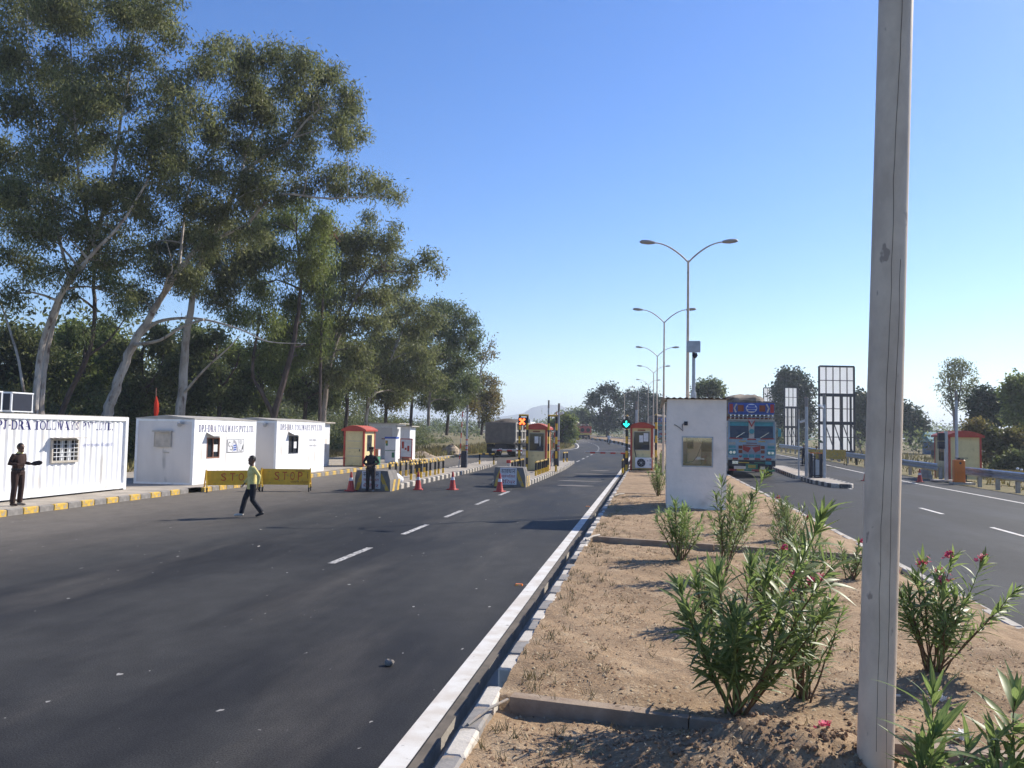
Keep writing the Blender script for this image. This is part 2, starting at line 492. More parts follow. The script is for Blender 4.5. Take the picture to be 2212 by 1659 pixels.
    def mesh(s, name, mats, smooth=False):
        me = bpy.data.meshes.new(name)
        me.from_pydata(s.v, [], s.f)
        for m in (mats if isinstance(mats, (list, tuple)) else [mats]):
            me.materials.append(M[m] if isinstance(m, str) else m)
        if any(s.mi):
            me.polygons.foreach_set('material_index', s.mi)
        if smooth:
            me.polygons.foreach_set('use_smooth', [True] * len(me.polygons))
            me.set_sharp_from_angle(angle=R(40))
        me.update()
        return me
    def build(s, name, mats, parent=None, smooth=False, loc=None):
        return link(name, s.mesh(name, mats, smooth), parent, loc)

def link(name, data, parent=None, loc=None):
    o = bpy.data.objects.new(name, data)
    COL.objects.link(o)
    if parent: o.parent = parent
    if loc is not None: o.location = loc
    return o
def tag(o, label=None, cat=None, group=None, kind=None):
    if label: o['label'] = label
    if cat: o['category'] = cat
    if group: o['group'] = group
    if kind: o['kind'] = kind
    return o
def thing(name, label, cat, loc=(0, 0, 0), rz=0.0, group=None):
    o = link(name, None)
    o.empty_display_size = 0.2
    o.location = loc
    o.rotation_euler = (0, 0, rz)
    return tag(o, label, cat, group)
def copy_tree(o, parent=None):
    c = o.copy()
    COL.objects.link(c)
    if parent: c.parent = parent
    for ch in list(o.children):
        copy_tree(ch, c)
    return c
def place(proto, used, loc, rz=0.0, label=None):
    """first call moves the prototype itself, later calls copy it"""
    o = proto if not used else copy_tree(proto)
    used.append(1)
    o.location = loc
    o.rotation_euler = (0, 0, rz)
    if label: o['label'] = label
    return o
def npmesh(name, verts, quads, mats, uv=None):
    verts = np.asarray(verts, dtype=np.float32).reshape(-1, 3); quads = np.asarray(quads, dtype=np.int32)
    k = quads.shape[1]
    me = bpy.data.meshes.new(name)
    me.vertices.add(len(verts)); me.vertices.foreach_set('co', verts.ravel())
    me.loops.add(quads.size); me.loops.foreach_set('vertex_index', quads.ravel())
    me.polygons.add(len(quads))
    me.polygons.foreach_set('loop_start', np.arange(0, quads.size, k, dtype=np.int32))
    me.polygons.foreach_set('loop_total', np.full(len(quads), k, dtype=np.int32))
    for m in (mats if isinstance(mats, (list, tuple)) else [mats]):
        me.materials.append(M[m])
    me.update(calc_edges=True)
    if uv is not None:
        ul = me.uv_layers.new(name='UVMap')
        ul.data.foreach_set('uv', np.asarray(uv, dtype=np.float32)[quads.ravel()].ravel())
    return me
def strip(name, left, right, Ys, z, m, kind='structure', parent=None):
    """a road-like sheet between two edge functions of Y"""
    mb = MB()
    for y0, y1 in zip(Ys[:-1], Ys[1:]):
        mb.poly([(left(y0), y0, z(y0)), (right(y0), y0, z(y0)), (right(y1), y1, z(y1)), (left(y1), y1, z(y1))])
    me = mb.mesh(name, m)
    bm = bmesh.new(); bm.from_mesh(me); bmesh.ops.remove_doubles(bm, verts=bm.verts, dist=0.0005); bm.to_mesh(me); bm.free()
    o = link(name, me, parent)
    if kind: o['kind'] = kind
    return o

# flat lettering ----------------------------------------------------
def text_polys(s, size=1.0):
    cu = bpy.data.curves.new('lettering', 'FONT')
    cu.body = s; cu.size = size; cu.resolution_u = 3
    o = bpy.data.objects.new('lettering', cu); COL.objects.link(o)
    dg = bpy.context.evaluated_depsgraph_get()
    me = bpy.data.meshes.new_from_object(o.evaluated_get(dg))
    v = [tuple(x.co[:2]) for x in me.vertices]
    f = [tuple(p.vertices) for p in me.polygons]
    bpy.data.objects.remove(o); bpy.data.curves.remove(cu); bpy.data.meshes.remove(me)
    return v, f
def text_on(name, s, origin, ux, uz, width, height, m, parent=None, out=0.003):
    """lettering fitted to width x height on the plane through origin spanned by ux, uz"""
    v, f = text_polys(s)
    xs = [p[0] for p in v]; ys = [p[1] for p in v]
    x0, x1, y0, y1 = min(xs), max(xs), min(ys), max(ys)
    o = Vector(origin); ux = Vector(ux).normalized(); uz = Vector(uz).normalized(); n = ux.cross(uz)
    mb = MB(); mb.v = [tuple(o + ux * ((p[0] - x0) / (x1 - x0) * width) + uz * ((p[1] - y0) / (y1 - y0) * height) + n * out) for p in v]
    mb.f = f; mb.mi = [0] * len(f)
    return mb.build(name, m, parent)
def arc(cx, cy, rx, ry, a0, a1, tx, ty, n=10):
    """quads of a curved stroke whose thickness is tx at the sides and ty at top and bottom"""
    q = []
    for i in range(n):
        t = [R(a0 + (a1 - a0) * (i + k) / n) for k in (0, 1)]
        o = [(cx + rx * math.cos(x), cy + ry * math.sin(x)) for x in t]
        w = [(cx + (rx - tx) * math.cos(x), cy + (ry - ty) * math.sin(x)) for x in t]
        q.append([o[0], o[1], w[1], w[0]])
    return q
def rc(x0, x1, y0, y1):
    return [(x0, y0), (x1, y0), (x1, y1), (x0, y1)]
def slant(x0, x1, y0, y1, w):
    return [(x0, y0), (x0 + w, y0), (x1 + w, y1), (x1, y1)]
def serif_glyph(c):
    """roman capitals with thick stems, thin hairlines and slab feet; returns polygons, advance"""
    T, H, F = 0.17, 0.07, 0.06
    def stem(x, foot=True, head=True):
        r = [rc(x, x + T, 0, 1)]
        if foot: r.append(rc(x - .09, x + T + .09, 0, F))
        if head: r.append(rc(x - .09, x + T + .09, 1 - F, 1))
        return r
    if c == 'D': return stem(.1) + [rc(.2, .36, 1 - H, 1), rc(.2, .36, 0, H)] + arc(.36, .5, .34, .5, -90, 90, T, H), .76
    if c == 'P': return stem(.1) + [rc(.2, .38, 1 - H, 1), rc(.2, .38, .44, .44 + H)] + arc(.38, .72, .25, .28, -90, 90, T, H), .68
    if c == 'R': return stem(.1) + [rc(.2, .36, 1 - H, 1), rc(.2, .36, .46, .46 + H)] + arc(.36, .73, .25, .27, -90, 90, T, H) + [slant(.56, .34, 0, .5, T), rc(.52, .8, 0, F)], .78
    if c == 'J': return [rc(.27, .27 + T, .25, 1), rc(.18, .53, 1 - F, 1)] + arc(.22, .25, .22, .25, -180, 0, T, H), .56
    if c == '-': return [rc(.04, .32, .42, .54)], .38
    if c == 'A': return [slant(.08, .34, 0, 1, .07), slant(.58, .33, 0, 1, T), rc(.2, .6, .30, .36), rc(0, .24, 0, F), rc(.5, .82, 0, F)], .82
    if c == 'T': return [rc(.27, .27 + T, 0, 1), rc(.16, .55, 0, F), rc(.0, .71, 1 - F, 1), rc(0, .06, .74, 1), rc(.65, .71, .74, 1)], .74
    if c == 'O': return arc(.38, .5, .36, .51, 0, 360, T, H, 18), .78
    if c == 'L': return stem(.1) + [rc(.2, .62, 0, F), rc(.56, .62, 0, .26)], .66
    if c == 'W': return [slant(.28, .06, 0, 1, T), slant(.28, .50, 0, 1, .07), slant(.66, .46, 0, 1, T), slant(.68, .90, 0, 1, .07), rc(-.02, .3, 1 - F, 1), rc(.82, 1.06, 1 - F, 1)], 1.04
    if c == 'Y': return [rc(.3, .3 + T, 0, .46), rc(.2, .57, 0, F), slant(.3, .04, .44, 1, T), slant(.40, .66, .44, 1, .07), rc(-.04, .28, 1 - F, 1), rc(.56, .8, 1 - F, 1)], .76
    if c == 'V': return [slant(.32, .06, 0, 1, T), slant(.34, .62, 0, 1, .07), rc(-.03, .3, 1 - F, 1), rc(.52, .78, 1 - F, 1)], .74
    if c == 'S': return arc(.30, .74, .25, .27, 20, 270, .14, H) + arc(.30, .26, .27, .27, -160, 90, .14, H) + [rc(.5, .55, .72, .96), rc(.02, .07, .04, .28)], .62
    if c == '.': return [rc(.03, .17, 0, .14)], .24
    return [], .30
def clip_x(poly, x0, x1):
    def half(ps, lim, keep):
        out = []
        for i, a in enumerate(ps):
            b = ps[(i + 1) % len(ps)]
            ia, ib = keep(a[0]), keep(b[0])
            if ia: out.append(a)
            if ia != ib:
                t = (lim - a[0]) / (b[0] - a[0]); out.append((lim, a[1] + t * (b[1] - a[1])))
        return out
    p = half(poly, x0, lambda x: x >= x0)
    return half(p, x1, lambda x: x <= x1) if len(p) > 2 else []
def serif_text(name, s, P, width, height, m, parent, folds=None, fade=None):
    """P(x, z) gives the 3-D point of the wall; folds are the x of its creases"""
    polys = []; x = 0
    for c in s:
        g, adv = serif_glyph(c)
        polys.append((x, g)); x += adv + .06
    kx = width / x; mb = MB()
    for i, (ox, g) in enumerate(polys):
        for q in g:
            q = [((ox + a) * kx, b * height) for a, b in q]
            parts_ = [q]
            if folds:
                parts_ = [c for c in (clip_x(q, a, b) for a, b in zip(folds[:-1], folds[1:])) if len(c) > 2]
            for c in parts_:
                if fade and fade(sum(p[0] for p in c) / len(c), sum(p[1] for p in c) / len(c)): continue
                mb.poly([P(a, b) for a, b in c])
    return mb.build(name, m, parent)
# ------------------------------------------------------------------ the land and the roads
def fbm(x, y, s):
    return (math.sin(x * 1.7 * s + 1.3) * math.cos(y * 1.3 * s + 0.7) + 0.5 * math.sin(x * 3.9 * s + y * 2.3 * s) + 0.3 * math.sin(x * 7.1 * s - y * 6.3 * s + 2.0)) / 1.8
def make_ground():
    xs = [-4000, -1500, -600, -300, -160, -90, -60] + [-45 + 1.5 * i for i in range(61)] + [60, 90, 160, 300, 600, 1500, 4000]
    ys = [-300, -60, -20, 0, 6] + [10 + 2.0 * i for i in range(56)] + [124 + 6 * i for i in range(40)] + [380, 450, 600, 900, 1500, 3000, 4500]
    v = []
    for y in ys:
        for x in xs:
            xr = x - bend(y)
            z = zt(y) - (0.26 if -8 < xr < 4.5 and -60 < y < 330 else 0.03)
            if xr < -18.5: z += 0.10 + 0.07 * fbm(x, y, 0.4)
            if xr > 17.5: z += -0.05 + 0.06 * fbm(x, y, 0.5) - min(0.5, (xr - 17.5) * 0.03)
            if abs(x) > 500 and y > 300: z -= 0.5
            v.append((x, y, z))
    n = len(xs)
    f = [(j * n + i, j * n + i + 1, (j + 1) * n + i + 1, (j + 1) * n + i) for j in range(len(ys) - 1) for i in range(n - 1)]
    me = npmesh('ground', v, f, 'land')
    return tag(link('ground', me), kind='structure')
make_ground()
YR = [-25, 0, 10, 20, 30, 40, 50, 55, 60, 65, 70, 75, 80, 85, 90] + list(range(96, 332, 6))
LK = -16.35                              # the pavement kerb left of the plaza
def road_left_edge(Y):
    if Y < 72: return LK
    t = min(1.0, (Y - 72) / 34.0); t = t * t * (3 - 2 * t)
    return bend(Y) + LK + (LK * -1 - 8.9) * t
strip('road_towards_bend', road_left_edge, lambda Y: bend(Y) - 1.62, YR, zt, 'asphalt')
strip('road_from_bend', lambda Y: bend(Y) + 4.42, lambda Y: bend(Y) + (16.4 if Y < 75 else 16.4 - 2.0 * min(1, (Y - 75) / 30)), YR, zt, 'asphalt_b')

# painted lines -----------------------------------------------------
up = lambda d: (lambda Y: zt(Y) + d)
def line(name, x, w, y0, y1, m='kerb_white', rel=True, dz=0.004, parent=None):
    n = max(1, int((y1 - y0) / 5))
    Ys = [y0 + (y1 - y0) * i / n for i in range(n + 1)]
    b = bend if rel else (lambda Y: 0)
    return strip(name, lambda Y: b(Y) + x - w / 2, lambda Y: b(Y) + x + w / 2, Ys, up(dz), m)
M['road_white'] = mat('road_white', (0.66, 0.64, 0.60), (0.55, 0.50, 0.44), scale=3, rough=0.7, third=(0.20, 0.18, 0.16), third_scale=9, third_lo=0.66, third_hi=0.76)
M['road_worn'] = mat('road_worn', (0.58, 0.56, 0.53), (0.30, 0.28, 0.26), scale=6, rough=0.75, third=(0.09, 0.09, 0.09), third_scale=14, third_lo=0.52, third_hi=0.6)
line('edge_line', -1.80, 0.19, -10, 300, 'road_white')
M['gutter_brown'] = mat('gutter_brown', (0.15, 0.125, 0.10), (0.10, 0.085, 0.07), scale=4, rough=.9)
strip('gutter_edge', lambda Y: bend(Y) - 1.69, lambda Y: bend(Y) - 1.60, [y for y in YR if y < 330], up(0.006), 'gutter_brown')
strip('gutter', lambda Y: bend(Y) - 1.61, lambda Y: bend(Y) - 1.15, [y for y in YR if y < 330], up(-0.12), 'concrete')
mb = MB()
for ya, yb in zip(YR[:-1], YR[1:]): mb.poly([(bend(ya) - 1.60, ya, zt(ya) - .13), (bend(ya) - 1.60, ya, zt(ya) + .005), (bend(yb) - 1.60, yb, zt(yb) + .005), (bend(yb) - 1.60, yb, zt(yb) - .13)])
tag(mb.build('gutter_side', 'concrete'), kind='structure')
for i, y in enumerate([14.3, 18.7, 22.7, 26.9, 31.2]):
    line('lane_dash', -5.62, 0.14, y, y + 2.1, 'road_worn')
for i in range(24):
    line('lane_dash', -5.75, 0.15, 56 + i * 5.2, 58.6 + i * 5.2, 'road_worn')
for i in range(9):
    line('lane_dash', 9.42, 0.14, 22.9 + 6.2 * i if i else 22.9, 25.2 + 6.2 * i, 'road_white')
line('lane_dash', 9.42, 0.14, 16.7, 19.0, 'road_white')
line('edge_line', 14.35, 0.16, -5, 260, 'road_white')
Ys = [76 + 3 * i for i in range(70)]
strip('edge_line', lambda Y: road_left_edge(Y) + 0.35, lambda Y: road_left_edge(Y) + 0.52, [y for y in Ys if y > 96], up(0.004), 'road_white')
# wide pale tracks of dust and worn rumble bars in front of the booths
for (x0, x1, y, d) in [(-4.3, -2.4, 38.2, 0.5), (-4.6, -2.2, 42.0, 0.35), (-4.2, -2.2, 45.5, 0.4), (-4.5, -2.6, 49.5, 0.4), (-3.9, -2.5, 54.0, 0.5)]:
    mb = MB(); pts = []
    for k in range(14):
        t = 2 * math.pi * k / 14
        pts.append(((x0 + x1) / 2 + (x1 - x0) / 2 * math.cos(t) * (0.8 + 0.3 * rnd.random()), y + d * math.sin(t) * (0.7 + 0.5 * rnd.random()), zt(y) + 0.004))
    mb.poly(pts)
    tag(mb.build('dust_patch', 'dust'if 'dust' in M else 'asphalt_dust' if 'asphalt_dust' in M else M.setdefault('asphalt_dust', mat('asphalt_dust', (0.20, 0.18, 0.16), (0.12, 0.11, 0.10), scale=2, rough=0.9, stretch=(0.5, 2, 1)))), kind='structure')

# raised pavement with its painted kerb stones ------------------------
PH = 0.17
def pavement(x0, x1, y0, y1):
    mb = MB(); mb.box(x0, x1, y0, y1, -0.1, PH - 0.005)
    return mb
mb = MB()
mb.poly([(LK - 0.13, -12, PH - 0.005), (LK - 0.13, 27.7, PH - 0.005), (-24.5, 27.7, PH - 0.005), (-24.5, -12, PH - 0.005)][::1])
mb.poly([(-24.5, 27.7, PH - 0.005), (LK - 0.13, 27.7, PH - 0.005), (LK - 0.13, 28.4, PH - 0.005), (LK + 0.07, 28.4, PH - 0.005), (LK + 0.07, 35.0, PH - 0.005), (LK - 0.1, 35, PH - 0.005), (-17.0, 48, PH - 0.005), (-17.1, 60, PH - 0.005), (-17.0, 76, PH - 0.005), (-24.5, 76, PH - 0.005)])
pav = tag(mb.build('pavement', 'pavement'), kind='structure')
def stone_mesh(w, l, h, m, k=0, base=-0.08):
    r = random.Random(k); j = lambda a: (r.random() - .5) * 2 * a
    mb = MB(); c = 0.018
    mb.box(-w / 2 + j(.004), w / 2 + j(.004), -l / 2 + .006, l / 2 - .006, base, h + j(.006), ch=c)
    return mb.mesh('kerb_stone', m)
YEL = [stone_mesh(.13, .56, PH, 'kerb_yellow', i) for i in range(4)]
GRY = [stone_mesh(.13, .56, PH, 'kerb_grey', i + 9) for i in range(4)]
def kerb_run(pts, step, meshes, parent, start=0, jit=0.006, name='kerb_stone'):
    """stones laid end to end along a polyline"""
    k = start
    for (ax, ay, az), (bx, by, bz) in zip(pts[:-1], pts[1:]):
        L = math.hypot(bx - ax, by - ay); n = max(1, int(round(L / step)))
        ang = math.atan2(by - ay, bx - ax) - math.pi / 2
        for i in range(n):
            t = (i + .5) / n
            ms = meshes[k % 2]
            o = link(name, ms[(k * 7 + 3) % len(ms)], parent, (ax + (bx - ax) * t + (rnd.random() - .5) * jit, ay + (by - ay) * t, az + (bz - az) * t + (rnd.random() - .5) * jit))
            o.rotation_euler = (0, (rnd.random() - .5) * .02, ang + (rnd.random() - .5) * .012)
            o.scale = (1, L / n / step, 1)
            k += 1
    return k
k = kerb_run([(LK - .065, 14.0, 0), (LK - .065, 27.7, 0)], .56, (YEL, GRY), pav)
k = kerb_run([(LK + .135, 28.4, 0), (LK + .135, 35, 0), (LK - .1, 40, 0), (-16.75, 48, 0), (-17.05, 58, 0), (-17.0, 66, 0.02), (-16.9, 75.5, .1)], .56, (YEL, GRY), pav, k)

# median: bare soil between the two carriageways -------------------
MZ = 0.35
def soil_z(x, y):
    z = MZ + 0.022 * fbm(x, y, 2.1) + 0.012 * fbm(x + 3, y - 5, 5.3) + 0.008 * fbm(x - 1, y, 12.0)
    z += 0.012 * max(0, 1 - abs(x + 1.15) / 0.12) * fbm(x * 2, y, 3.0)
    if x > 3.6: z -= 0.16 * min(1, (x - 3.6) / 0.7)
    # the soil nearer the viewer than a cross beam lies a little lower
    for (ya, yb) in ((6.55, 5.85), (16.9, 15.4)):
        yb_ = ya + (yb - ya) * (x + 1.2) / 5.5
        if y < yb_: z -= 0.105 * max(0, 1 - (yb_ - y) / 1.8)
    # heap of dug earth
    d = ((x - 0.85) / 1.0) ** 2 + ((y - 5.5) / 0.60) ** 2
    z += 0.33 * math.exp(-d * 1.3) * (1 + 0.16 * fbm(x * 2, y * 2, 3.0) + 0.07 * fbm(x, y, 14))
    z += 0.05 * math.exp(-(((x - 2.4) / .5) ** 2 + ((y - 7.7) / .4) ** 2))
    return z + zt(y)
def soil_sheet():
    xs = [-1.17 + (4.42 + 1.17) * i / 96 for i in range(97)]
    ys = []; y = 3.2
    while y < 56: ys.append(y); y += 0.035 + 0.0032 * (y - 3) ** 1.4 * 0.55
    rr = np.random.RandomState(3)
    v = [(x + bend(y), y, soil_z(x, y) + rr.uniform(-.006, .006)) for y in ys for x in xs]
    n = len(xs)
    f = [(j * n + i, j * n + i + 1, (j + 1) * n + i + 1, (j + 1) * n + i) for j in range(len(ys) - 1) for i in range(n - 1)]
    me = npmesh('median', v, f, 'soil')
    me.polygons.foreach_set('use_smooth', [True] * len(me.polygons))
    return tag(link('median_soil', me), kind='structure')
soil = soil_sheet()
strip('median_far', lambda Y: bend(Y) - 1.17, lambda Y: bend(Y) + 4.42, [y for y in YR if y >= 55] , lambda Y: zt(Y) + MZ - .03, 'soil')
KW = [stone_mesh(.15, .5, .345, 'kerb_white', i + 20, -.2) for i in range(4)]
KS = [stone_mesh(.15, .5, .345, 'kerb_slate', i + 30, -.2) for i in range(4)]
def median_kerb():
    y = 3.3; i = 0
    while y < 52:
        low = i in (7, 20, 27, 44)
        ms = (KW, KS)[i % 2]
        o = link('kerb_stone', ms[(i * 5) % 4], soil, (-1.215 + rnd.uniform(-.012, .012), y + .25, zt(y) + (-.16 if low else rnd.uniform(-.012, .008))))
        o.rotation_euler = (rnd.uniform(-.012, .012), rnd.uniform(-.03, .03), rnd.uniform(-.02, .02))
        y += .5; i += 1
    mb = MB()
    for yy in YR:
        if 55 <= yy < 200: mb.bar((bend(yy) - 1.215, yy - 3, zt(yy - 3) + .2), (bend(yy + 3) - 1.215, yy + 3, zt(yy + 3) + .2), .15, .4)
    link('kerb', mb.mesh('kerb', 'concrete'), None)['kind'] = 'structure'
median_kerb()
KP = [stone_mesh(.16, 1.0, .2, 'concrete_pale', i + 40) for i in range(3)]
kerb_run([(4.40, 6, 0), (4.40, 50, 0)], 1.0, (KP, KP), soil, jit=.02)
# low concrete beams that cross the median
M['beam_dusty'] = mat('beam_dusty', (0.34, 0.26, 0.19), (0.25, 0.18, 0.125), scale=5, rough=.9, bump=.3, bscale=40)
def beam(a, b, h=.12, w=.13, top=.40, m='beam_dusty', n=1):
    mb = MB(); a = Vector((*a, top - .2 + zt(a[1]))); b = Vector((*b, top - .2 + zt(b[1])))
    mb.bar(a, b, w, .40)
    o = mb.build('cross_beam', m, soil)
    return o
beam((-1.05, 6.56), (0.30, 6.36), top=.36); beam((0.31, 6.36), (2.6, 6.02), top=.36)
beam((-1.1, 16.75), (1.2, 16.2), top=.37, w=.1); beam((1.22, 16.2), (3.95, 15.55), top=.37, w=.1)
beam((-1.1, 29.3), (2.2, 29.0), top=.37); beam((-1.1, 45.5), (4.0, 45.3), top=.42, w=.16)
# loose crumbs, straw and dry leaf litter on the soil: nobody could count them
def litter():
    rr = np.random.RandomState(11)
    V = []; F = []; mi = []
    n = 26000
    for i in range(n):
        y = 3.6 + 26 * rr.rand() ** 2.0; x = -1.05 + 4.6 * rr.rand()
        if fbm(x, y, 0.9) < -0.25 and rr.rand() < .6: continue
        z = soil_z(x, y) + .004
        t = rr.rand(); a = rr.rand() * 6.283
        if t < .55:                                   # a bit of straw or dry leaf
            l = rr.uniform(.008, .03); w = rr.uniform(.003, .009)
            ca, sa = math.cos(a), math.sin(a); h = rr.uniform(.0, .012)
            q = [(-l, 0, 0), (0, -w, h), (l, 0, rr.uniform(0, .012)), (0, w, h)]
            b = len(V); V += [(x + p[0] * ca - p[1] * sa, y + p[0] * sa + p[1] * ca, z + p[2]) for p in q]; F.append((b, b + 1, b + 2, b + 3)); mi.append(0 if rr.rand() < .45 else 1)
        else:                                         # a crumb of earth
            r = rr.uniform(.004, .016) * (1.7 if rr.rand() < .06 else 1)
            b = len(V)
            V += [(x - r, y - r * .7, z - .004), (x + r, y - r * .8, z - .004), (x + r * .8, y + r, z - .004), (x - r * .9, y + r * .8, z - .004), (x + r * .1, y + r * .1, z + r * .9), (x + r * .1, y + r * .1, z + r * .9)]
            F += [(b, b + 1, b + 4, b + 5), (b + 1, b + 2, b + 4, b + 5), (b + 2, b + 3, b + 4, b + 5), (b + 3, b, b + 4, b + 5)]; mi += [2 if rr.rand() < .8 else 0] * 4
    M['straw'] = mat('straw', (0.50, 0.40, 0.26), (0.38, 0.28, 0.17), scale=30, rough=.9)
    M['dry_leaf'] = mat('dry_leaf', (0.20, 0.12, 0.07), (0.30, 0.19, 0.11), scale=30, rough=.9)
    M['crumb'] = mat('crumb', (0.27, 0.17, 0.10), (0.20, 0.125, 0.075), scale=20, rough=.95)
    me = npmesh('litter', V, F, ['straw', 'dry_leaf', 'crumb'])
    me.polygons.foreach_set('material_index', mi)
    tag(link('soil_litter', me), kind='stuff')
litter()
def tufts():
    rr = np.random.RandomState(21); V = []; F = []
    for i in range(420):
        y = 4.2 + 24 * rr.rand() ** 1.6
        x = -1.12 + (abs(rr.normal(0, .35)) if rr.rand() < .5 else 4.8 * rr.rand())
        if x > 4: continue
        for k in range(rr.randint(5, 13)):
            a = rr.rand() * 6.283; h = rr.uniform(.02, .085); w = rr.uniform(.002, .004); px, py = x + rr.normal(0, .025), y + rr.normal(0, .025)
            z = soil_z(px, py) - .004; lx, ly = rr.normal(0, .035, 2); b = len(V)
            V += [(px - w, py, z), (px + w, py, z), (px + lx + w * .3, py + ly, z + h), (px + lx - w * .3, py + ly, z + h)]; F.append((b, b + 1, b + 2, b + 3))
    M['dead_grass'] = mat('dead_grass', (0.34, 0.27, 0.14), (0.22, 0.19, 0.08), scale=2.5, rough=.9)
    tag(link('dead_grass', npmesh('dead_grass', V, F, 'dead_grass')), kind='stuff')
tufts()
def clods():
    rr = np.random.RandomState(5); mb = MB()
    for i in range(900):
        x = rr.normal(.75, .75); y = rr.normal(5.35, .42)
        if not -1.0 < x < 2.4 or y < 4: continue
        r = rr.uniform(.004, .018)
        v, f = [], []
        c = (x, y, soil_z(x, y) + r * .3)
        mb.ell(c, (r * rr.uniform(.8, 1.3), r * rr.uniform(.8, 1.3), r * rr.uniform(.6, 1)), 6, 4)
    a = np.array(mb.v); a += rr.normal(0, .0025, a.shape); mb.v = [tuple(p) for p in a]
    tag(mb.build('earth_clods', 'crumb'), kind='stuff')
clods()

# toll islands with black and white kerb stones ----------------------
IW = [stone_mesh(.14, .45, .2, 'kerb_white', i + 50) for i in range(3)]
IB = [stone_mesh(.14, .45, .2, 'kerb_black', i + 60) for i in range(3)]
def island(outline, gaps=()):
    mb = MB(); z = .19
    cx = sum(p[0] for p in outline) / len(outline); cy = sum(p[1] for p in outline) / len(outline)
    n = len(outline)
    mb.v = [(p[0], p[1], zt(p[1]) + z) for p in outline]; mb.f = [tuple(range(n))]; mb.mi = [0]
    o = tag(mb.build('traffic_island', 'pavement'), kind='structure')
    ring = [(p[0], p[1], zt(p[1])) for p in outline] + [(outline[0][0], outline[0][1], zt(outline[0][1]))]
    kerb_run(ring, .45, (IW, IB), o)
    return o
island([(-6.95, 37.1), (-5.45, 37.1), (-5.42, 44), (-5.5, 55), (-5.75, 63.5), (-6.9, 63.5), (-7.4, 50), (-7.2, 42)])
island([(-11.55, 32.5), (-10.1, 32.5), (-10.25, 45), (-10.6, 55), (-11.1, 60), (-11.9, 60), (-11.9, 45)])
island([(8.75, 42.6), (9.0, 42.1), (9.5, 42.1), (9.72, 42.7), (9.75, 49.2), (8.45, 49.2), (8.45, 45.5)])
island([(8.4, 50.2), (9.7, 50.2), (9.8, 64), (8.7, 64)])

# far hills, on the horizon beyond the bend --------------------------
def hills():
    mb = MB(); prof = [(-900, 8), (-700, 22), (-560, 30), (-480, 46), (-420, 58), (-385, 68), (-354, 80), (-325, 92), (-300, 96), (-272, 91), (-240, 83), (-200, 70), (-157, 60), (-110, 52), (-60, 40), (20, 34), (120, 28), (300, 26), (520, 30), (760, 34), (1000, 30), (1300, 26), (1700, 22)]
    Y0 = 2500
    rows = [(-260, 0.0), (-120, .55), (0, 1.0), (150, .7), (400, 0)]
    n = len(prof)
    for dy, h in rows:
        for i, (x, z) in enumerate(prof):
            mb.v.append((x * (1 + dy / 3000), Y0 + dy + 25 * math.sin(i * 1.7), -2 + z * h * .94 + (2.5 * math.sin(i * 2.3 + dy) if h else 0)))
    mb.f = [(j * n + i, j * n + i + 1, (j + 1) * n + i + 1, (j + 1) * n + i) for j in range(len(rows) - 1) for i in range(n - 1)]
    mb.mi = [0] * len(mb.f)
    tag(mb.build('hills', 'hill', smooth=True), kind='structure')
hills()
# thin air haze: one closed box round the whole scene -------------------
hz = bpy.data.materials.new('haze'); hz.use_nodes = True
hz.node_tree.nodes.clear()
ho = hz.node_tree.nodes.new('ShaderNodeOutputMaterial'); hv = hz.node_tree.nodes.new('ShaderNodeVolumePrincipled')
hv.inputs['Color'].default_value = (0.80, 0.88, 1.0, 1); hv.inputs['Density'].default_value = 0.0005; hv.inputs['Anisotropy'].default_value = 0.25
hz.node_tree.links.new(hv.outputs[0], ho.inputs['Volume'])
mb = MB(); mb.box(-4600, 4600, -400, 5200, -4, 106)
tag(mb.build('haze', hz), kind='stuff')
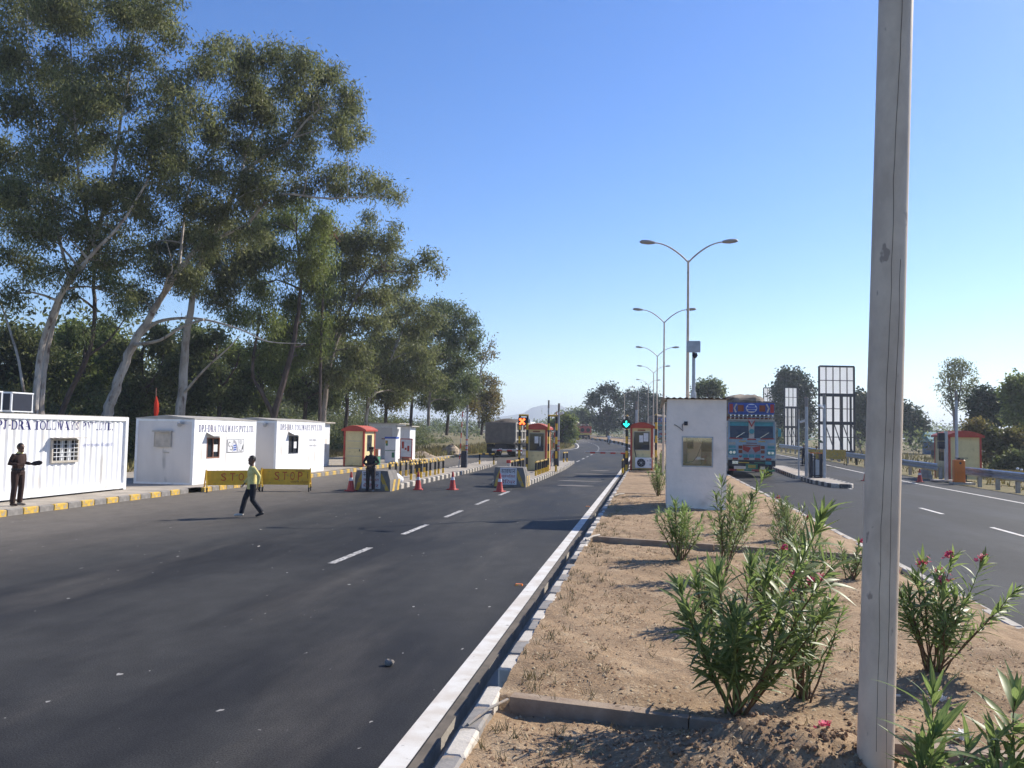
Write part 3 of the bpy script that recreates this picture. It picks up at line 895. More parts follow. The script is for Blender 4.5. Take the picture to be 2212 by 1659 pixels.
# ------------------------------------------------------------------ trees
def leaf_cloud(centres, n, L, W, droop, seed, per=9, flat=0.75):
    """leaves in little sprays spread through ellipsoids: centres = (x, y, z, rx, ry, rz, weight)"""
    rr = np.random.RandomState(seed)
    C = np.array(centres, dtype=np.float64)
    # every mass breaks up into tufts, so that sky shows between them rather than evenly through them
    K = 13; C0 = C.copy()
    dd = rr.normal(size=(len(C), K, 3)); dd /= np.linalg.norm(dd, axis=2)[..., None]
    cen = C[:, None, :3] + dd * (rr.uniform(.2, .95, (len(C), K))[..., None]) * C[:, None, 3:6]
    rad = C[:, None, 3:6] * rr.uniform(.22, .42, (len(C), K))[..., None]
    C = np.concatenate([cen.reshape(-1, 3), rad.reshape(-1, 3), np.repeat(C[:, 6], K)[:, None]], 1)
    w = C[:, 6] * (C[:, 3] * C[:, 4] * C[:, 5]) ** 0.7
    w0 = C0[:, 6] * (C0[:, 3] * C0[:, 4] * C0[:, 5]) ** 0.7
    w = np.concatenate([w / w.sum() * .5, w0 / w0.sum() * .5]); C = np.concatenate([C, C0])
    ns = max(1, n // per)
    idx = rr.choice(len(C), ns, p=w / w.sum())
    d = rr.normal(size=(ns, 3)); d /= np.linalg.norm(d, axis=1)[:, None]
    r = rr.rand(ns) ** 0.5
    P = C[idx, :3] + d * r[:, None] * C[idx, 3:6]
    # sprays hang from their twig
    S = np.repeat(P, per, axis=0)
    m = len(S)
    off = rr.normal(size=(m, 3)) * np.array([.9, .9, 1.0]) * L * 0.9
    base = S + off
    dirn = rr.normal(size=(m, 3)); dirn[:, 2] -= droop * 1.25
    dirn /= np.linalg.norm(dirn, axis=1)[:, None]
    side = np.cross(dirn, rr.normal(size=(m, 3))); side /= np.linalg.norm(side, axis=1)[:, None] + 1e-9
    l = (L * rr.uniform(.65, 1.25, m))[:, None]; wd = (W * rr.uniform(.7, 1.3, m))[:, None]
    a = base; b = base + dirn * l * .45 + side * wd * .5; c = base + dirn * l; e = base + dirn * l * .45 - side * wd * .5
    V = np.stack([a, b, c, e], 1).reshape(-1, 3)
    Q = np.arange(m * 4, dtype=np.int32).reshape(-1, 4)
    return V, Q

def tree(name, label, base, limbs, clumps, leaf, bark, n, L=.22, W=.05, droop=.9, seed=1, group=None, twig=.035, ry=1.0, cat='tree', nseg=8, bare=()):
    """limbs: polylines of (point, radius); clumps: (x, y, z, rx, rz)"""
    rr = random.Random(seed)
    base = Vector(base)
    root = thing(name, label, cat, base, 0, group)
    mb = MB()
    nodes = []
    for l in limbs:
        pts = [Vector(p) - base for p, r in l]; rad = [r for p, r in l]
        # smooth the polyline
        sp, sr = [], []
        for i in range(len(pts) - 1):
            p0 = pts[max(i - 1, 0)]; p1 = pts[i]; p2 = pts[i + 1]; p3 = pts[min(i + 2, len(pts) - 1)]
            for k in range(4):
                t = k / 4
                q = 0.5 * ((2 * p1) + (p2 - p0) * t + (2 * p0 - 5 * p1 + 4 * p2 - p3) * t * t + (3 * p1 - p0 - 3 * p2 + p3) * t ** 3)
                sp.append(q + Vector((rr.gauss(0, 1), rr.gauss(0, 1), 0)) * rad[i] * .12); sr.append(rad[i] + (rad[i + 1] - rad[i]) * t)
        sp.append(pts[-1]); sr.append(rad[-1])
        mb.tube(sp, sr, nseg)
        nodes += list(zip(sp, sr))[3:]
    cl = []
    for c in clumps:
        p = Vector(c[:3]) - base
        q, r = min(nodes, key=lambda s: (s[0] - p).length + max(0, s[0].z - p.z) * 1.5)
        mid = q.lerp(p, .5) + Vector((rr.gauss(0, .2), rr.gauss(0, .2), (p - q).length * .12))
        r0 = min(r * .7, twig * 1.4 + .012 * (p - q).length)
        mb.tube([q, q.lerp(mid, .5) + Vector((0, 0, .05)), mid, p], [r0, r0 * .8, r0 * .6, r0 * .25], 5)
        for k in range(4):
            e = p + Vector((rr.gauss(0, c[3] * .5), rr.gauss(0, c[3] * .5), rr.gauss(.1, c[4] * .5)))
            s = mid.lerp(p, rr.random())
            mb.tube([s, s.lerp(e, .55) + Vector((0, 0, .12 * c[4])), e], [r0 * .45, r0 * .3, .006], 4)
        cl.append((p.x, p.y, p.z, c[3], c[3] * ry, c[4], c[5] if len(c) > 5 else 1.0))
    mb.build('trunk', bark, root, smooth=True)
    V, Q = leaf_cloud(cl, n, L, W, droop, seed)
    link('crown', npmesh('crown', V, Q, leaf), root)
    return root

def img_tree(name, label, Y, base, limbs, clumps, leaf, bark, n, seed, depth=3.0, jit=0.0, slim=1.0, **kw):
    """a tree whose limbs and leaf masses were read off the photograph at distance Y and given depth"""
    rr = random.Random(seed)
    s = Y / 1790.0
    ls = [[(at(u, v, Y + dy), r * slim) for (u, v, dy, r) in l] for l in limbs]
    cs = []
    for (u, v, r) in clumps:
        jj = r * jit
        p = at(u + rr.uniform(-jj, jj), v + rr.uniform(-jj, jj), Y + rr.uniform(-depth, depth))
        cs.append((p.x, p.y, p.z, r * s * 1.05, r * s * .82))
    b = at(base[0], base[1], Y); b.z = zt(Y) - .05
    return tree(name, label, b, ls, cs, leaf, bark, n, seed=seed, **kw)

G1 = 'tall gum trees behind the site offices'
# big gum at the left edge: two pale stems in one stool, a crown that leaves the frame at the top
cl = [(40, -60, 80), (140, -70, 80), (250, -60, 70), (60, 40, 80), (160, 30, 75), (255, 35, 70), (335, 45, 48), (25, 130, 75), (120, 140, 75), (215, 130, 72), (300, 120, 65), (372, 95, 40), (30, 225, 75), (120, 235, 75), (210, 225, 75), (295, 215, 65), (375, 190, 55), (430, 150, 50), (25, 320, 70), (110, 325, 72), (195, 320, 70), (280, 310, 66), (360, 290, 60), (420, 245, 50), (40, 415, 65), (115, 420, 65), (200, 410, 66), (285, 400, 60), (355, 380, 55), (30, 500, 58), (105, 510, 56), (180, 500, 58), (260, 490, 56), (335, 465, 52), (235, 575, 48), (290, 560, 46), (175, 590, 40), (60, 590, 42), (10, 640, 44), (120, 600, 40), (470, 130, 46), (480, 95, 34), (255, 640, 36), (20, 560, 50)]
rx = random.Random(77)
extra = [(rx.uniform(-10, 400 - max(0, v - 300) * .25), v, rx.uniform(38, 58)) for v in [rx.uniform(-70, 520) for _ in range(34)]]
img_tree('gum_tree', 'tallest gum tree with a forked pale stem, its crown filling the top left corner', 38, (75, 900),
         [[(85, 930, 0, .30), (92, 800, 0, .26), (112, 700, 0, .22), (150, 600, .3, .19), (200, 520, .6, .16), (240, 400, .5, .12), (262, 250, .2, .09), (290, 120, 0, .05)],
          [(72, 930, -.6, .24), (85, 780, -.6, .21), (125, 650, -1, .18), (190, 560, -1.4, .14), (270, 470, -1.5, .09), (350, 330, -1.5, .045), (420, 200, -1.3, .015)],
          [(150, 600, .3, .13), (120, 480, 1.2, .10), (90, 330, 1.8, .08), (60, 160, 2, .05)],
          [(200, 520, .6, .11), (170, 380, -.6, .09), (160, 220, -1.4, .06), (150, 60, -1.6, .04)],
          [(60, 900, .8, .10), (40, 780, .9, .09), (14, 690, 1.2, .07), (-20, 600, 1.4, .05)]],
         cl + extra, 'leaf_gum', 'bark_white', 120000, 101, depth=3.4, jit=.30, slim=.72, L=.25, W=.062, group=G1)
# the big leaning gum with the bare white limbs
cl = [(545, 125, 50), (600, 118, 48), (655, 135, 46), (705, 165, 46), (745, 200, 40), (765, 245, 36), (775, 290, 26), (500, 160, 50), (560, 185, 56), (625, 195, 54), (685, 220, 50), (722, 265, 44), (735, 310, 34), (510, 235, 56), (580, 250, 56), (645, 262, 50), (600, 310, 50), (530, 310, 56), (470, 290, 56), (660, 320, 34), (450, 370, 56), (520, 385, 52), (585, 372, 44), (745, 372, 32), (700, 385, 38), (790, 398, 34), (830, 408, 30), (862, 425, 19), (745, 415, 34), (655, 400, 38), (600, 430, 40), (540, 450, 46), (470, 450, 52), (410, 440, 54), (400, 360, 50), (380, 520, 50), (440, 530, 46), (350, 590, 46), (300, 640, 40), (410, 600, 42), (320, 540, 44), (640, 345, 32), (560, 500, 36)]
img_tree('gum_tree', 'leaning gum tree with long bare white limbs reaching over the offices', 43, (235, 905),
         [[(228, 940, 0, .42), (233, 890, 0, .38), (249, 843, 0, .34), (271, 781, .2, .31), (298, 726, .4, .29), (322, 690, .5, .25), (345, 650, .5, .22), (385, 588, .4, .20), (419, 543, .3, .18), (462, 506, .1, .16), (520, 385, 0, .14), (560, 345, -.4, .12), (620, 310, -.6, .10), (660, 262, -.6, .07), (690, 235, -.6, .045)],
          [(452, 526, .2, .14), (500, 500, -.6, .12), (534, 484, -.9, .11), (571, 441, -1.0, .10), (617, 419, -1.2, .08), (700, 428, -1.4, .06), (800, 425, -1.5, .035), (860, 428, -1.5, .02)],
          [(385, 588, .4, .12), (395, 500, 1.2, .10), (410, 400, 1.8, .08), (470, 290, 2, .06), (540, 190, 2, .04)],
          [(520, 385, 0, .10), (540, 300, .7, .08), (580, 220, 1, .06), (640, 150, 1, .03)],
          [(290, 745, .2, .14), (345, 735, -.8, .11), (395, 705, -1.2, .09), (440, 690, -1.5, .08)],
          [(298, 726, .4, .17), (339, 696, .5, .13), (396, 687, .2, .10), (450, 692, -.6, .075), (520, 712, -1.2, .055), (580, 738, -1.6, .04), (660, 742, -1.9, .03)],
          [(345, 650, .5, .09), (362, 600, -.8, .07), (372, 575, -1.2, .035), (352, 492, -1.4, .012)]],
         cl, 'leaf_gum', 'bark_white', 76000, 102, depth=2.6, jit=.22, slim=.78, L=.25, W=.062, group=G1)
img_tree('gum_tree', 'dark slender gum tree with twisted stem between the two big gums', 40, (130, 900),
         [[(118, 930, 0, .16), (150, 850, 0, .14), (188, 770, 0, .12), (205, 690, 0, .11), (203, 600, .3, .09), (215, 520, .4, .06)], [(188, 770, 0, .07), (235, 735, .3, .055), (268, 690, .6, .03)]],
         [(215, 560, 40), (265, 670, 26), (230, 700, 22), (180, 720, 20), (290, 620, 30), (150, 640, 26), (240, 610, 32)], 'leaf_gum_b', 'bark_dark', 4200, 103, L=.24, W=.05, group=G1, droop=1.4)
img_tree('gum_tree', 'straight white gum trunk rising behind the second office', 47, (390, 900),
         [[(386, 940, 0, .34), (392, 850, 0, .28), (400, 760, 0, .24), (408, 690, 0, .21), (425, 600, .3, .16), (450, 500, .5, .11)], [(396, 850, 0, .09), (440, 800, -1, .06), (495, 750, -1.4, .04), (520, 722, -1.5, .02)]],
         [(450, 560, 52), (505, 600, 50), (400, 600, 50), (470, 640, 44), (540, 560, 50), (430, 500, 48), (500, 500, 46)], 'leaf_gum', 'bark_white', 18000, 104, L=.27, W=.065, group=G1)
img_tree('gum_tree', 'bright green drooping gum tree left of the brown dead branch', 50, (590, 900),
         [[(588, 940, 0, .26), (596, 880, 0, .22), (620, 800, 0, .19), (640, 700, .4, .15), (650, 600, .5, .10), (640, 500, .3, .06)], [(592, 900, 0, .15), (566, 850, -.5, .13), (545, 800, -.8, .10), (560, 700, -1, .07)]],
         [(560, 490, 50), (620, 470, 50), (680, 520, 46), (590, 550, 56), (650, 580, 56), (690, 620, 46), (560, 620, 50), (630, 660, 54), (680, 700, 42), (570, 690, 46), (510, 680, 42), (610, 720, 40), (560, 760, 40), (640, 770, 44), (690, 750, 40), (600, 810, 36), (690, 560, 40), (700, 480, 36), (520, 570, 46), (650, 440, 30)], 'leaf_bright', 'bark_dark', 40000, 105, depth=2.5, L=.27, W=.066, droop=1.3, group=G1)
img_tree('gum_tree', 'gum tree with a bushy top and one twig spray leaning out over the plaza', 57, (700, 900),
         [[(698, 940, 0, .22), (702, 860, 0, .19), (720, 760, 0, .16), (760, 660, .4, .12), (810, 590, .4, .08), (900, 590, -.5, .05), (945, 575, -.8, .02)], [(720, 760, 0, .10), (740, 640, 1, .08), (760, 540, 1.2, .05)]],
         [(740, 520, 42), (790, 520, 44), (840, 530, 38), (770, 570, 48), (830, 580, 42), (885, 575, 28), (925, 560, 22), (945, 585, 14), (720, 590, 42), (760, 630, 46), (820, 640, 40), (740, 690, 44), (800, 700, 44), (700, 650, 40), (880, 610, 24), (715, 740, 36), (780, 760, 36), (740, 810, 38), (790, 830, 34), (690, 800, 36), (800, 470, 20), (850, 490, 16)], 'leaf_gum', 'bark_grey', 34000, 106, depth=2.5, L=.29, W=.075, droop=.9, group=G1)
img_tree('gum_tree', 'dull olive gum tree behind the red roofed kiosk', 66, (800, 900),
         [[(790, 930, 0, .16), (795, 870, 0, .14), (815, 840, 0, .13), (850, 760, .3, .10), (880, 690, .4, .06)]],
         [(850, 640, 38), (890, 660, 38), (840, 690, 44), (895, 710, 44), (930, 690, 34), (850, 745, 46), (910, 765, 44), (810, 740, 38), (870, 810, 42), (820, 800, 38), (925, 820, 38), (860, 850, 32)], 'leaf_gum', 'bark_white', 24000, 107, L=.32, W=.08, droop=.8, group=G1)
img_tree('gum_tree', 'rounded gum tree near the far end of the left row', 78, (930, 900),
         [[(925, 920, 0, .16), (928, 850, 0, .14), (940, 780, 0, .11), (960, 700, .3, .06)], [(940, 780, 0, .08), (985, 730, 0, .05), (1010, 700, 0, .02)]],
         [(945, 665, 32), (985, 680, 30), (1015, 700, 24), (940, 710, 38), (985, 725, 36), (1020, 745, 24), (950, 765, 40), (1000, 780, 36), (960, 820, 38), (1010, 830, 32), (975, 870, 30), (920, 860, 30), (1035, 720, 12)], 'leaf_gum_b', 'bark_grey', 21000, 108, L=.36, W=.09, droop=.7, group=G1)
img_tree('sparse_tree', 'thin yellowing tree with bare twigs at the far end of the left row', 90, (1035, 905),
         [[(1035, 925, 0, .12), (1036, 850, 0, .10), (1040, 790, 0, .07), (1062, 740, .3, .03)], [(1040, 800, 0, .05), (1065, 765, -.5, .03), (1080, 768, -.6, .01)], [(1036, 850, 0, .05), (1060, 820, .3, .03), (1078, 835, .3, .01)]],
         [(1040, 770, 15), (1065, 765, 10), (1045, 820, 20), (1040, 860, 26), (1065, 880, 20), (1015, 870, 24), (1075, 830, 7), (1062, 740, 7), (1050, 900, 22)], 'leaf_yellow', 'bark_grey', 3600, 109, L=.36, W=.12, droop=.6, group=G1)
img_tree('dead_branch_tree', 'gum tree top of reddish brown dead leaves among green crowns', 52, (690, 900),
         [[(690, 930, 0, .12), (695, 700, 0, .09), (702, 500, 0, .04)]], [(700, 478, 22), (712, 500, 18), (690, 495, 16)], 'leaf_brown', 'bark_dark', 1700, 110, depth=.8, L=.26, W=.06, group=G1, cat='tree')
# darker trees of the wood behind
G2 = 'shady trees of the wood behind the offices'
def wood_tree(label, u, Y, top, w, seed, leaf='leaf_dark', bark='bark_dark', n=11000, L=.34, W=.12, name='forest_tree', lean=0):
    rr = random.Random(seed)
    y0 = 900
    cl = []
    h = y0 - top
    for k in range(15):
        t = rr.random()
        cl.append((u + lean * t + rr.uniform(-1, 1) * w * (.55 + .4 * math.sin(t * 3)), top + h * (.08 + .78 * t), w * rr.uniform(.26, .42)))
    b = (u, 925)
    return img_tree(name, label, Y, b, [[(u, 940, 0, .17), (u + 6, 840, 0, .14), (u - 4 + lean * .4, (y0 + top) / 2, 0, .11), (u + lean * .8, top + h * .2, .3, .05)],
                                       [(u + 6, 840, 0, .09), (u + w * .4, (y0 + top) / 2, -.4, .06), (u + w * .5, top + h * .35, -.4, .03)]], cl, leaf, bark, n, seed, depth=2.0, L=L, W=W, droop=.5, group=G2)
wood_tree('dark leafy tree low behind the first office', 30, 50, 700, 95, 201)
wood_tree('shady tree filling the gap right of the dark slender gum', 185, 52, 690, 80, 202, 'leaf_bright')
wood_tree('dark tree with dense low crown behind the red flag', 310, 50, 700, 85, 203)
wood_tree('dark broad tree behind the straight white trunk', 470, 54, 690, 95, 204, 'leaf_gum_b', n=13000)
wood_tree('dark tree under the drooping bright green gum', 560, 58, 700, 85, 205, 'leaf_bright', n=14000)
wood_tree('shady tree behind the third office', 655, 60, 700, 85, 206, 'leaf_gum_b')
wood_tree('dim tree standing behind the red roofed kiosk', 745, 64, 690, 75, 207, 'leaf_gum', n=13000)
wood_tree('olive tree left of the white sheds', 830, 72, 720, 62, 208, 'leaf_yellow', n=6000)
wood_tree('dim tree right behind the white sheds', 885, 76, 700, 62, 209, 'leaf_gum_b', n=13000)
wood_tree('dark tree between the sheds and the dumper truck', 965, 84, 740, 55, 210, 'leaf_gum_b', n=12000)
wood_tree('yellow flushed tree right above the dumper truck', 1040, 92, 800, 36, 211, 'leaf_yellow', n=5000, L=.36)
wood_tree('dark filler tree between the slender gum and the leaning gum', 100, 56, 720, 80, 212)
wood_tree('dark filler tree behind the leaning trunk', 400, 58, 720, 80, 213)
# undergrowth along the edge of the wood: one uncountable mass
def undergrowth():
    rr = random.Random(31); cs = []
    for i in range(330):
        Y = rr.uniform(30, 118)
        x = bend(Y) - rr.uniform(27, 38) if Y > 60 else -rr.uniform(29, 40)
        h = rr.uniform(.7, 2.4)
        if Y > 66: h *= .62
        cs.append((x, Y, zt(Y) + h * .45, rr.uniform(.8, 1.7), rr.uniform(.8, 1.7), h * .6, 1))
    for i in range(260):
        Y = rr.uniform(28, 120); x = (bend(Y) if Y > 60 else 0) - rr.uniform(31, 40); h = rr.uniform(2.5, 5.5) * (1 if Y < 66 else .75)
        cs.append((x, Y, zt(Y) + h * .5, rr.uniform(1.2, 2.2), rr.uniform(1.2, 2.2), h * .55, 1))
    V, Q = leaf_cloud(cs, 110000, .30, .12, .3, 32)
    cs = []
    for i in range(300):
        Y = rr.uniform(30, 150); x = bend(Y) - rr.uniform(44, 62); h = rr.uniform(8, 14)
        cs.append((x, Y, zt(Y) + h * .5, rr.uniform(2, 4), rr.uniform(2, 4), h * .52, 1))
    V2, Q2 = leaf_cloud(cs, 60000, .55, .26, .3, 33)
    tag(link('wood_behind', npmesh('wood_behind', V2, Q2, 'leaf_dark')), kind='stuff')
    tag(link('undergrowth', npmesh('undergrowth', V, Q, 'leaf_dark')), kind='stuff')
    # dry grass between the kerb and the wood
    rr = np.random.RandomState(8); V = []; F = []
    n = 16000
    for i in range(n):
        t = rr.rand()
        if t < .62: Y = 64 + 70 * rr.rand(); x = bend(Y) - 17.6 - 11 * rr.rand() if Y < 76 else road_left_edge(Y) - .6 - 12 * rr.rand() ** 1.3
        elif t < .86: Y = 46 + 90 * rr.rand(); x = 18.0 + 16 * rr.rand() + bend(Y)
        else: Y = 26 + 50 * rr.rand(); x = -24.6 - 6 * rr.rand()
        z = zt(Y) + (.05 if x < 0 else -.25)
        a = rr.rand() * 6.28; h = rr.uniform(.15, .55); w = rr.uniform(.03, .09)
        b = len(V)
        dx, dy = math.cos(a) * w, math.sin(a) * w; lx, ly = rr.normal(0, .12, 2)
        V += [(x - dx, Y - dy, z), (x + dx, Y + dy, z), (x + lx + dx * .2, Y + ly, z + h), (x + lx - dx * .2, Y + ly, z + h)]; F.append((b, b + 1, b + 2, b + 3))
    tag(link('dry_grass', npmesh('dry_grass', V, F, 'grass_dry')), kind='stuff')
undergrowth()
# right side and far trees -------------------------------------------
G3 = 'trees along the far road'
def far_tree(name, label, u, v0, Y, clumps, n, leaf='leaf_mango', bark='bark_dark', seed=1, L=.6, W=.28, depth=None, droop=.2, grp=G3, limbs=None):
    top = min(c[1] for c in clumps); s = Y / 1790
    limbs = limbs or [[(u, v0 + 12, 0, .35), (u + 1, (v0 * 2 + top) / 3, 0, .28), (u - 3, (v0 + top * 2) / 3, 0, .14)], [(u, (v0 * 2 + top) / 3, 0, .2), (u + 14, (v0 + top) / 2 - 5, 0, .1)], [(u, (v0 * 2 + top) / 3, 0, .2), (u - 14, (v0 + top) / 2 - 5, 0, .1)]]
    return img_tree(name, label, Y, (u, v0), limbs, clumps, leaf, bark, n, seed, depth=depth or 14 * s, L=L, W=W, droop=droop, group=grp)
far_tree('mango_tree', 'spreading dark tree at the bend with sky showing through its crown', 1312, 932, 185, [(1300, 845, 14), (1318, 840, 13), (1280, 858, 12), (1292, 868, 13), (1330, 855, 14), (1340, 870, 13), (1275, 872, 7), (1312, 890, 14), (1298, 905, 15), (1335, 895, 14), (1325, 915, 16), (1280, 905, 10), (1300, 922, 14), (1345, 915, 12)], 6500, seed=301)
far_tree('mango_tree', 'broad dark tree behind the single arm lamps at the bend', 1378, 932, 195, [(1365, 855, 15), (1390, 850, 16), (1350, 868, 12), (1378, 872, 18), (1402, 865, 14), (1360, 890, 16), (1390, 895, 18), (1405, 885, 12), (1370, 912, 18), (1395, 915, 16)], 6500, seed=302)
far_tree('mango_tree', 'dark tree partly hidden behind the white guard cabin, left side', 1425, 932, 175, [(1418, 868, 14), (1432, 880, 14), (1420, 895, 16), (1438, 905, 14), (1425, 918, 14), (1410, 905, 10)], 4200, seed=303)
far_tree('bushy_tree', 'hazy small tree left of the bend above the red truck', 1238, 935, 230, [(1232, 898, 10), (1245, 893, 10), (1225, 908, 10), (1250, 905, 10), (1238, 915, 14), (1258, 918, 9)], 3000, 'leaf_gum_b', seed=304, L=.7, W=.35)
far_tree('bushy_tree', 'hazy tree just left of the spreading dark tree', 1265, 935, 215, [(1262, 890, 8), (1270, 900, 9), (1258, 905, 9), (1268, 915, 12)], 2400, 'leaf_gum_b', seed=305, L=.7, W=.35)
far_tree('thicket_bush', 'green thorny thicket on the left verge before the red truck', 1212, 950, 118, [(1205, 905, 10), (1220, 900, 12), (1232, 908, 11), (1200, 920, 12), (1218, 922, 14), (1235, 925, 12), (1225, 940, 14), (1205, 940, 12), (1190, 915, 9), (1240, 938, 9), (1212, 952, 11), (1230, 952, 10)], 6500, 'leaf_bright', seed=306, L=.34, W=.16, grp='bushes on the verges')
far_tree('round_tree', 'grey green round tree showing above the cabin roof', 1532, 900, 120, [(1520, 835, 14), (1540, 832, 14), (1510, 843, 10), (1553, 840, 10), (1530, 845, 16), (1505, 850, 10), (1555, 852, 10)], 3800, 'leaf_gum_b', seed=307, L=.4, W=.2)
far_tree('mango_tree', 'large dark tree behind the far hoardings', 1708, 950, 150, [(1695, 808, 13), (1710, 812, 15), (1725, 818, 14), (1690, 828, 16), (1715, 835, 18), (1740, 832, 14), (1680, 848, 14), (1705, 855, 20), (1735, 855, 18), (1752, 845, 10), (1685, 872, 18), (1715, 880, 20), (1745, 880, 16), (1690, 900, 20), (1725, 905, 20), (1690, 930, 18), (1725, 935, 18), (1750, 915, 14), (1665, 890, 10)], 11000, seed=308)
far_tree('mango_tree', 'dark tree right behind the largest hoarding', 1856, 955, 145, [(1850, 858, 12), (1868, 865, 14), (1880, 880, 12), (1845, 878, 14), (1862, 890, 16), (1885, 900, 10), (1850, 912, 16), (1872, 918, 16), (1860, 935, 14), (1835, 900, 10), (1895, 890, 8)], 6000, seed=309)
far_tree('mango_tree', 'dark tree between the near lamp pole and the airy tree', 1965, 950, 140, [(1955, 888, 14), (1970, 895, 13), (1945, 900, 12), (1962, 908, 15), (1985, 910, 11), (1950, 922, 14), (1975, 928, 14), (1995, 922, 8), (1935, 910, 10)], 5000, seed=310)
far_tree('airy_tree', 'tall airy gum tree with a thin crown above the right kiosk', 2063, 950, 95, [(2055, 790, 14), (2072, 785, 13), (2090, 800, 14), (2042, 812, 14), (2065, 812, 17), (2100, 818, 11), (2036, 835, 10), (2055, 838, 16), (2085, 838, 16), (2105, 840, 9), (2050, 860, 12), (2075, 865, 13), (2095, 862, 9), (2058, 880, 7), (2082, 885, 7)], 2800, 'leaf_gum', 'bark_grey', seed=311, L=.34, W=.11, droop=.9,
         limbs=[[(2064, 955, 0, .2), (2062, 905, 0, .16), (2056, 860, 0, .1), (2048, 815, 0, .05)], [(2062, 905, 0, .12), (2072, 855, 0, .09), (2080, 800, 0, .04)], [(2072, 860, 0, .07), (2092, 830, 0, .03)], [(2060, 900, 0, .06), (2042, 880, 0, .03), (2036, 868, 0, .02)]])
far_tree('mango_tree', 'dark dense tree at the right edge, right of the airy tree', 2130, 960, 88, [(2105, 870, 12), (2120, 850, 12), (2130, 862, 14), (2150, 862, 14), (2140, 880, 18), (2115, 890, 14), (2165, 880, 16), (2125, 905, 16), (2150, 905, 18), (2180, 890, 16), (2110, 912, 12)], 6500, seed=312, L=.42, W=.2)
far_tree('mango_tree', 'tall leafy tree cut by the right edge of the picture', 2195, 960, 80, [(2180, 842, 12), (2200, 830, 14), (2190, 855, 16), (2215, 850, 18), (2205, 878, 18), (2230, 880, 20), (2190, 895, 16), (2215, 905, 18), (2250, 850, 20), (2190, 825, 8)], 7000, 'leaf_bright', seed=313, L=.42, W=.18)
far_tree('thicket_bush', 'tangled green bush right behind the right kiosk', 2150, 1005, 66, [(2095, 925, 12), (2110, 918, 12), (2125, 930, 14), (2145, 940, 14), (2130, 955, 16), (2160, 950, 16), (2185, 945, 16), (2205, 940, 16), (2150, 970, 16), (2175, 975, 18), (2200, 970, 18), (2130, 985, 12), (2160, 995, 14), (2190, 1000, 16), (2210, 990, 14), (2235, 960, 20)], 11000, 'leaf_yellow', seed=314, L=.24, W=.13, grp='bushes on the verges')
far_tree('thicket_bush', 'dark bush low at the right edge below the tangled bush', 2200, 1015, 62, [(2180, 1000, 12), (2200, 990, 16), (2215, 1005, 14), (2160, 1005, 10)], 3000, 'leaf_dark', seed=315, L=.26, W=.14, grp='bushes on the verges')
# the hazy wood on the horizon reads as one mass
def horizon_wood():
    rr = random.Random(44); cs = []
    for i in range(620):
        x = rr.uniform(-520, 760); Y = rr.uniform(430, 640)
        if -40 < x - bend(Y) < 25 and Y < 330: continue
        h = rr.uniform(6, 12)
        cs.append((x, Y, 2 + h * .5, rr.uniform(5, 10), rr.uniform(5, 10), h * .55, 1))
    V, Q = leaf_cloud(cs, 42000, 1.6, .9, .1, 45, per=7)
    tag(link('horizon_wood', npmesh('horizon_wood', V, Q, 'leaf_gum_b')), kind='stuff')
    cs = []
    for i in range(150):
        Y = rr.uniform(120, 330); side = rr.random()
        x = bend(Y) + (18 + rr.uniform(2, 60) if side < .6 else -14 - rr.uniform(6, 50))
        h = rr.uniform(1.5, 3.8)
        cs.append((x, Y, zt(Y) + h * .45, rr.uniform(2, 4), rr.uniform(2, 4), h * .6, 1))
    V, Q = leaf_cloud(cs, 30000, .55, .28, .1, 46, per=7)
    tag(link('verge_scrub', npmesh('verge_scrub', V, Q, 'leaf_gum_b')), kind='stuff')
horizon_wood()

# ------------------------------------------------------------------ oleanders on the median
def leaf_arrays(curve, fold, twist=0.0):
    """one lance-shaped leaf along +Y, 6 bands, folded along its midrib"""
    V = []; UV = []; n = 6
    prof = [.10, .55, .92, 1.0, .80, .42, .02]
    for i in range(n + 1):
        t = i / n; w = prof[i] * .5
        z = -curve * t * t
        for sx in (-1, 0, 1):
            V.append((sx * w * math.cos(twist * t), t, z + (fold * w * .12 if sx else 0) + sx * w * .12 * math.sin(twist * t))); UV.append((.5 + sx * .5, t))
    F = []
    for i in range(n):
        a = i * 3
        F += [(a, a + 1, a + 4, a + 3), (a + 1, a + 2, a + 5, a + 4)]
    return np.array(V), np.array(F), np.array(UV)
LEAFV = [leaf_arrays(c, f, t) for c, f, t in ((.05, .35, 0), (.18, .3, .3), (.32, .4, -.3), (.02, .5, .15), (.25, .25, -.5), (.45, .35, .2))]
LEAFM = []
for V, F, UV in LEAFV:
    me = npmesh('leaf', V, F, 'oleander_leaf', UV); me.polygons.foreach_set('use_smooth', [True] * len(me.polygons)); LEAFM.append(me)
def flower_mesh(m, seed, r=.045):
    rr = random.Random(seed); mb = MB()
    for k in range(16):
        c = Vector((rr.gauss(0, r * .5), rr.gauss(0, r * .5), rr.gauss(0, r * .45)))
        a0 = rr.random() * 6.28; up_ = Vector((rr.gauss(0, .5), rr.gauss(0, .5), 1)).normalized()
        x = up_.orthogonal().normalized(); y = up_.cross(x)
        for q in range(5):
            a = a0 + q * 1.2566
            d = x * math.cos(a) + y * math.sin(a); s = x * math.sin(a) - y * math.cos(a)
            mb.poly([c, c + d * r * .3 + s * r * .18 + up_ * .004, c + d * r * .55 + up_ * .008, c + d * r * .3 - s * r * .18 + up_ * .004])
    return mb.mesh('flower', m)
FLOW = [flower_mesh('flower_pink', i) for i in range(3)]
FLOWW = [flower_mesh('flower_white', 7, .06)]
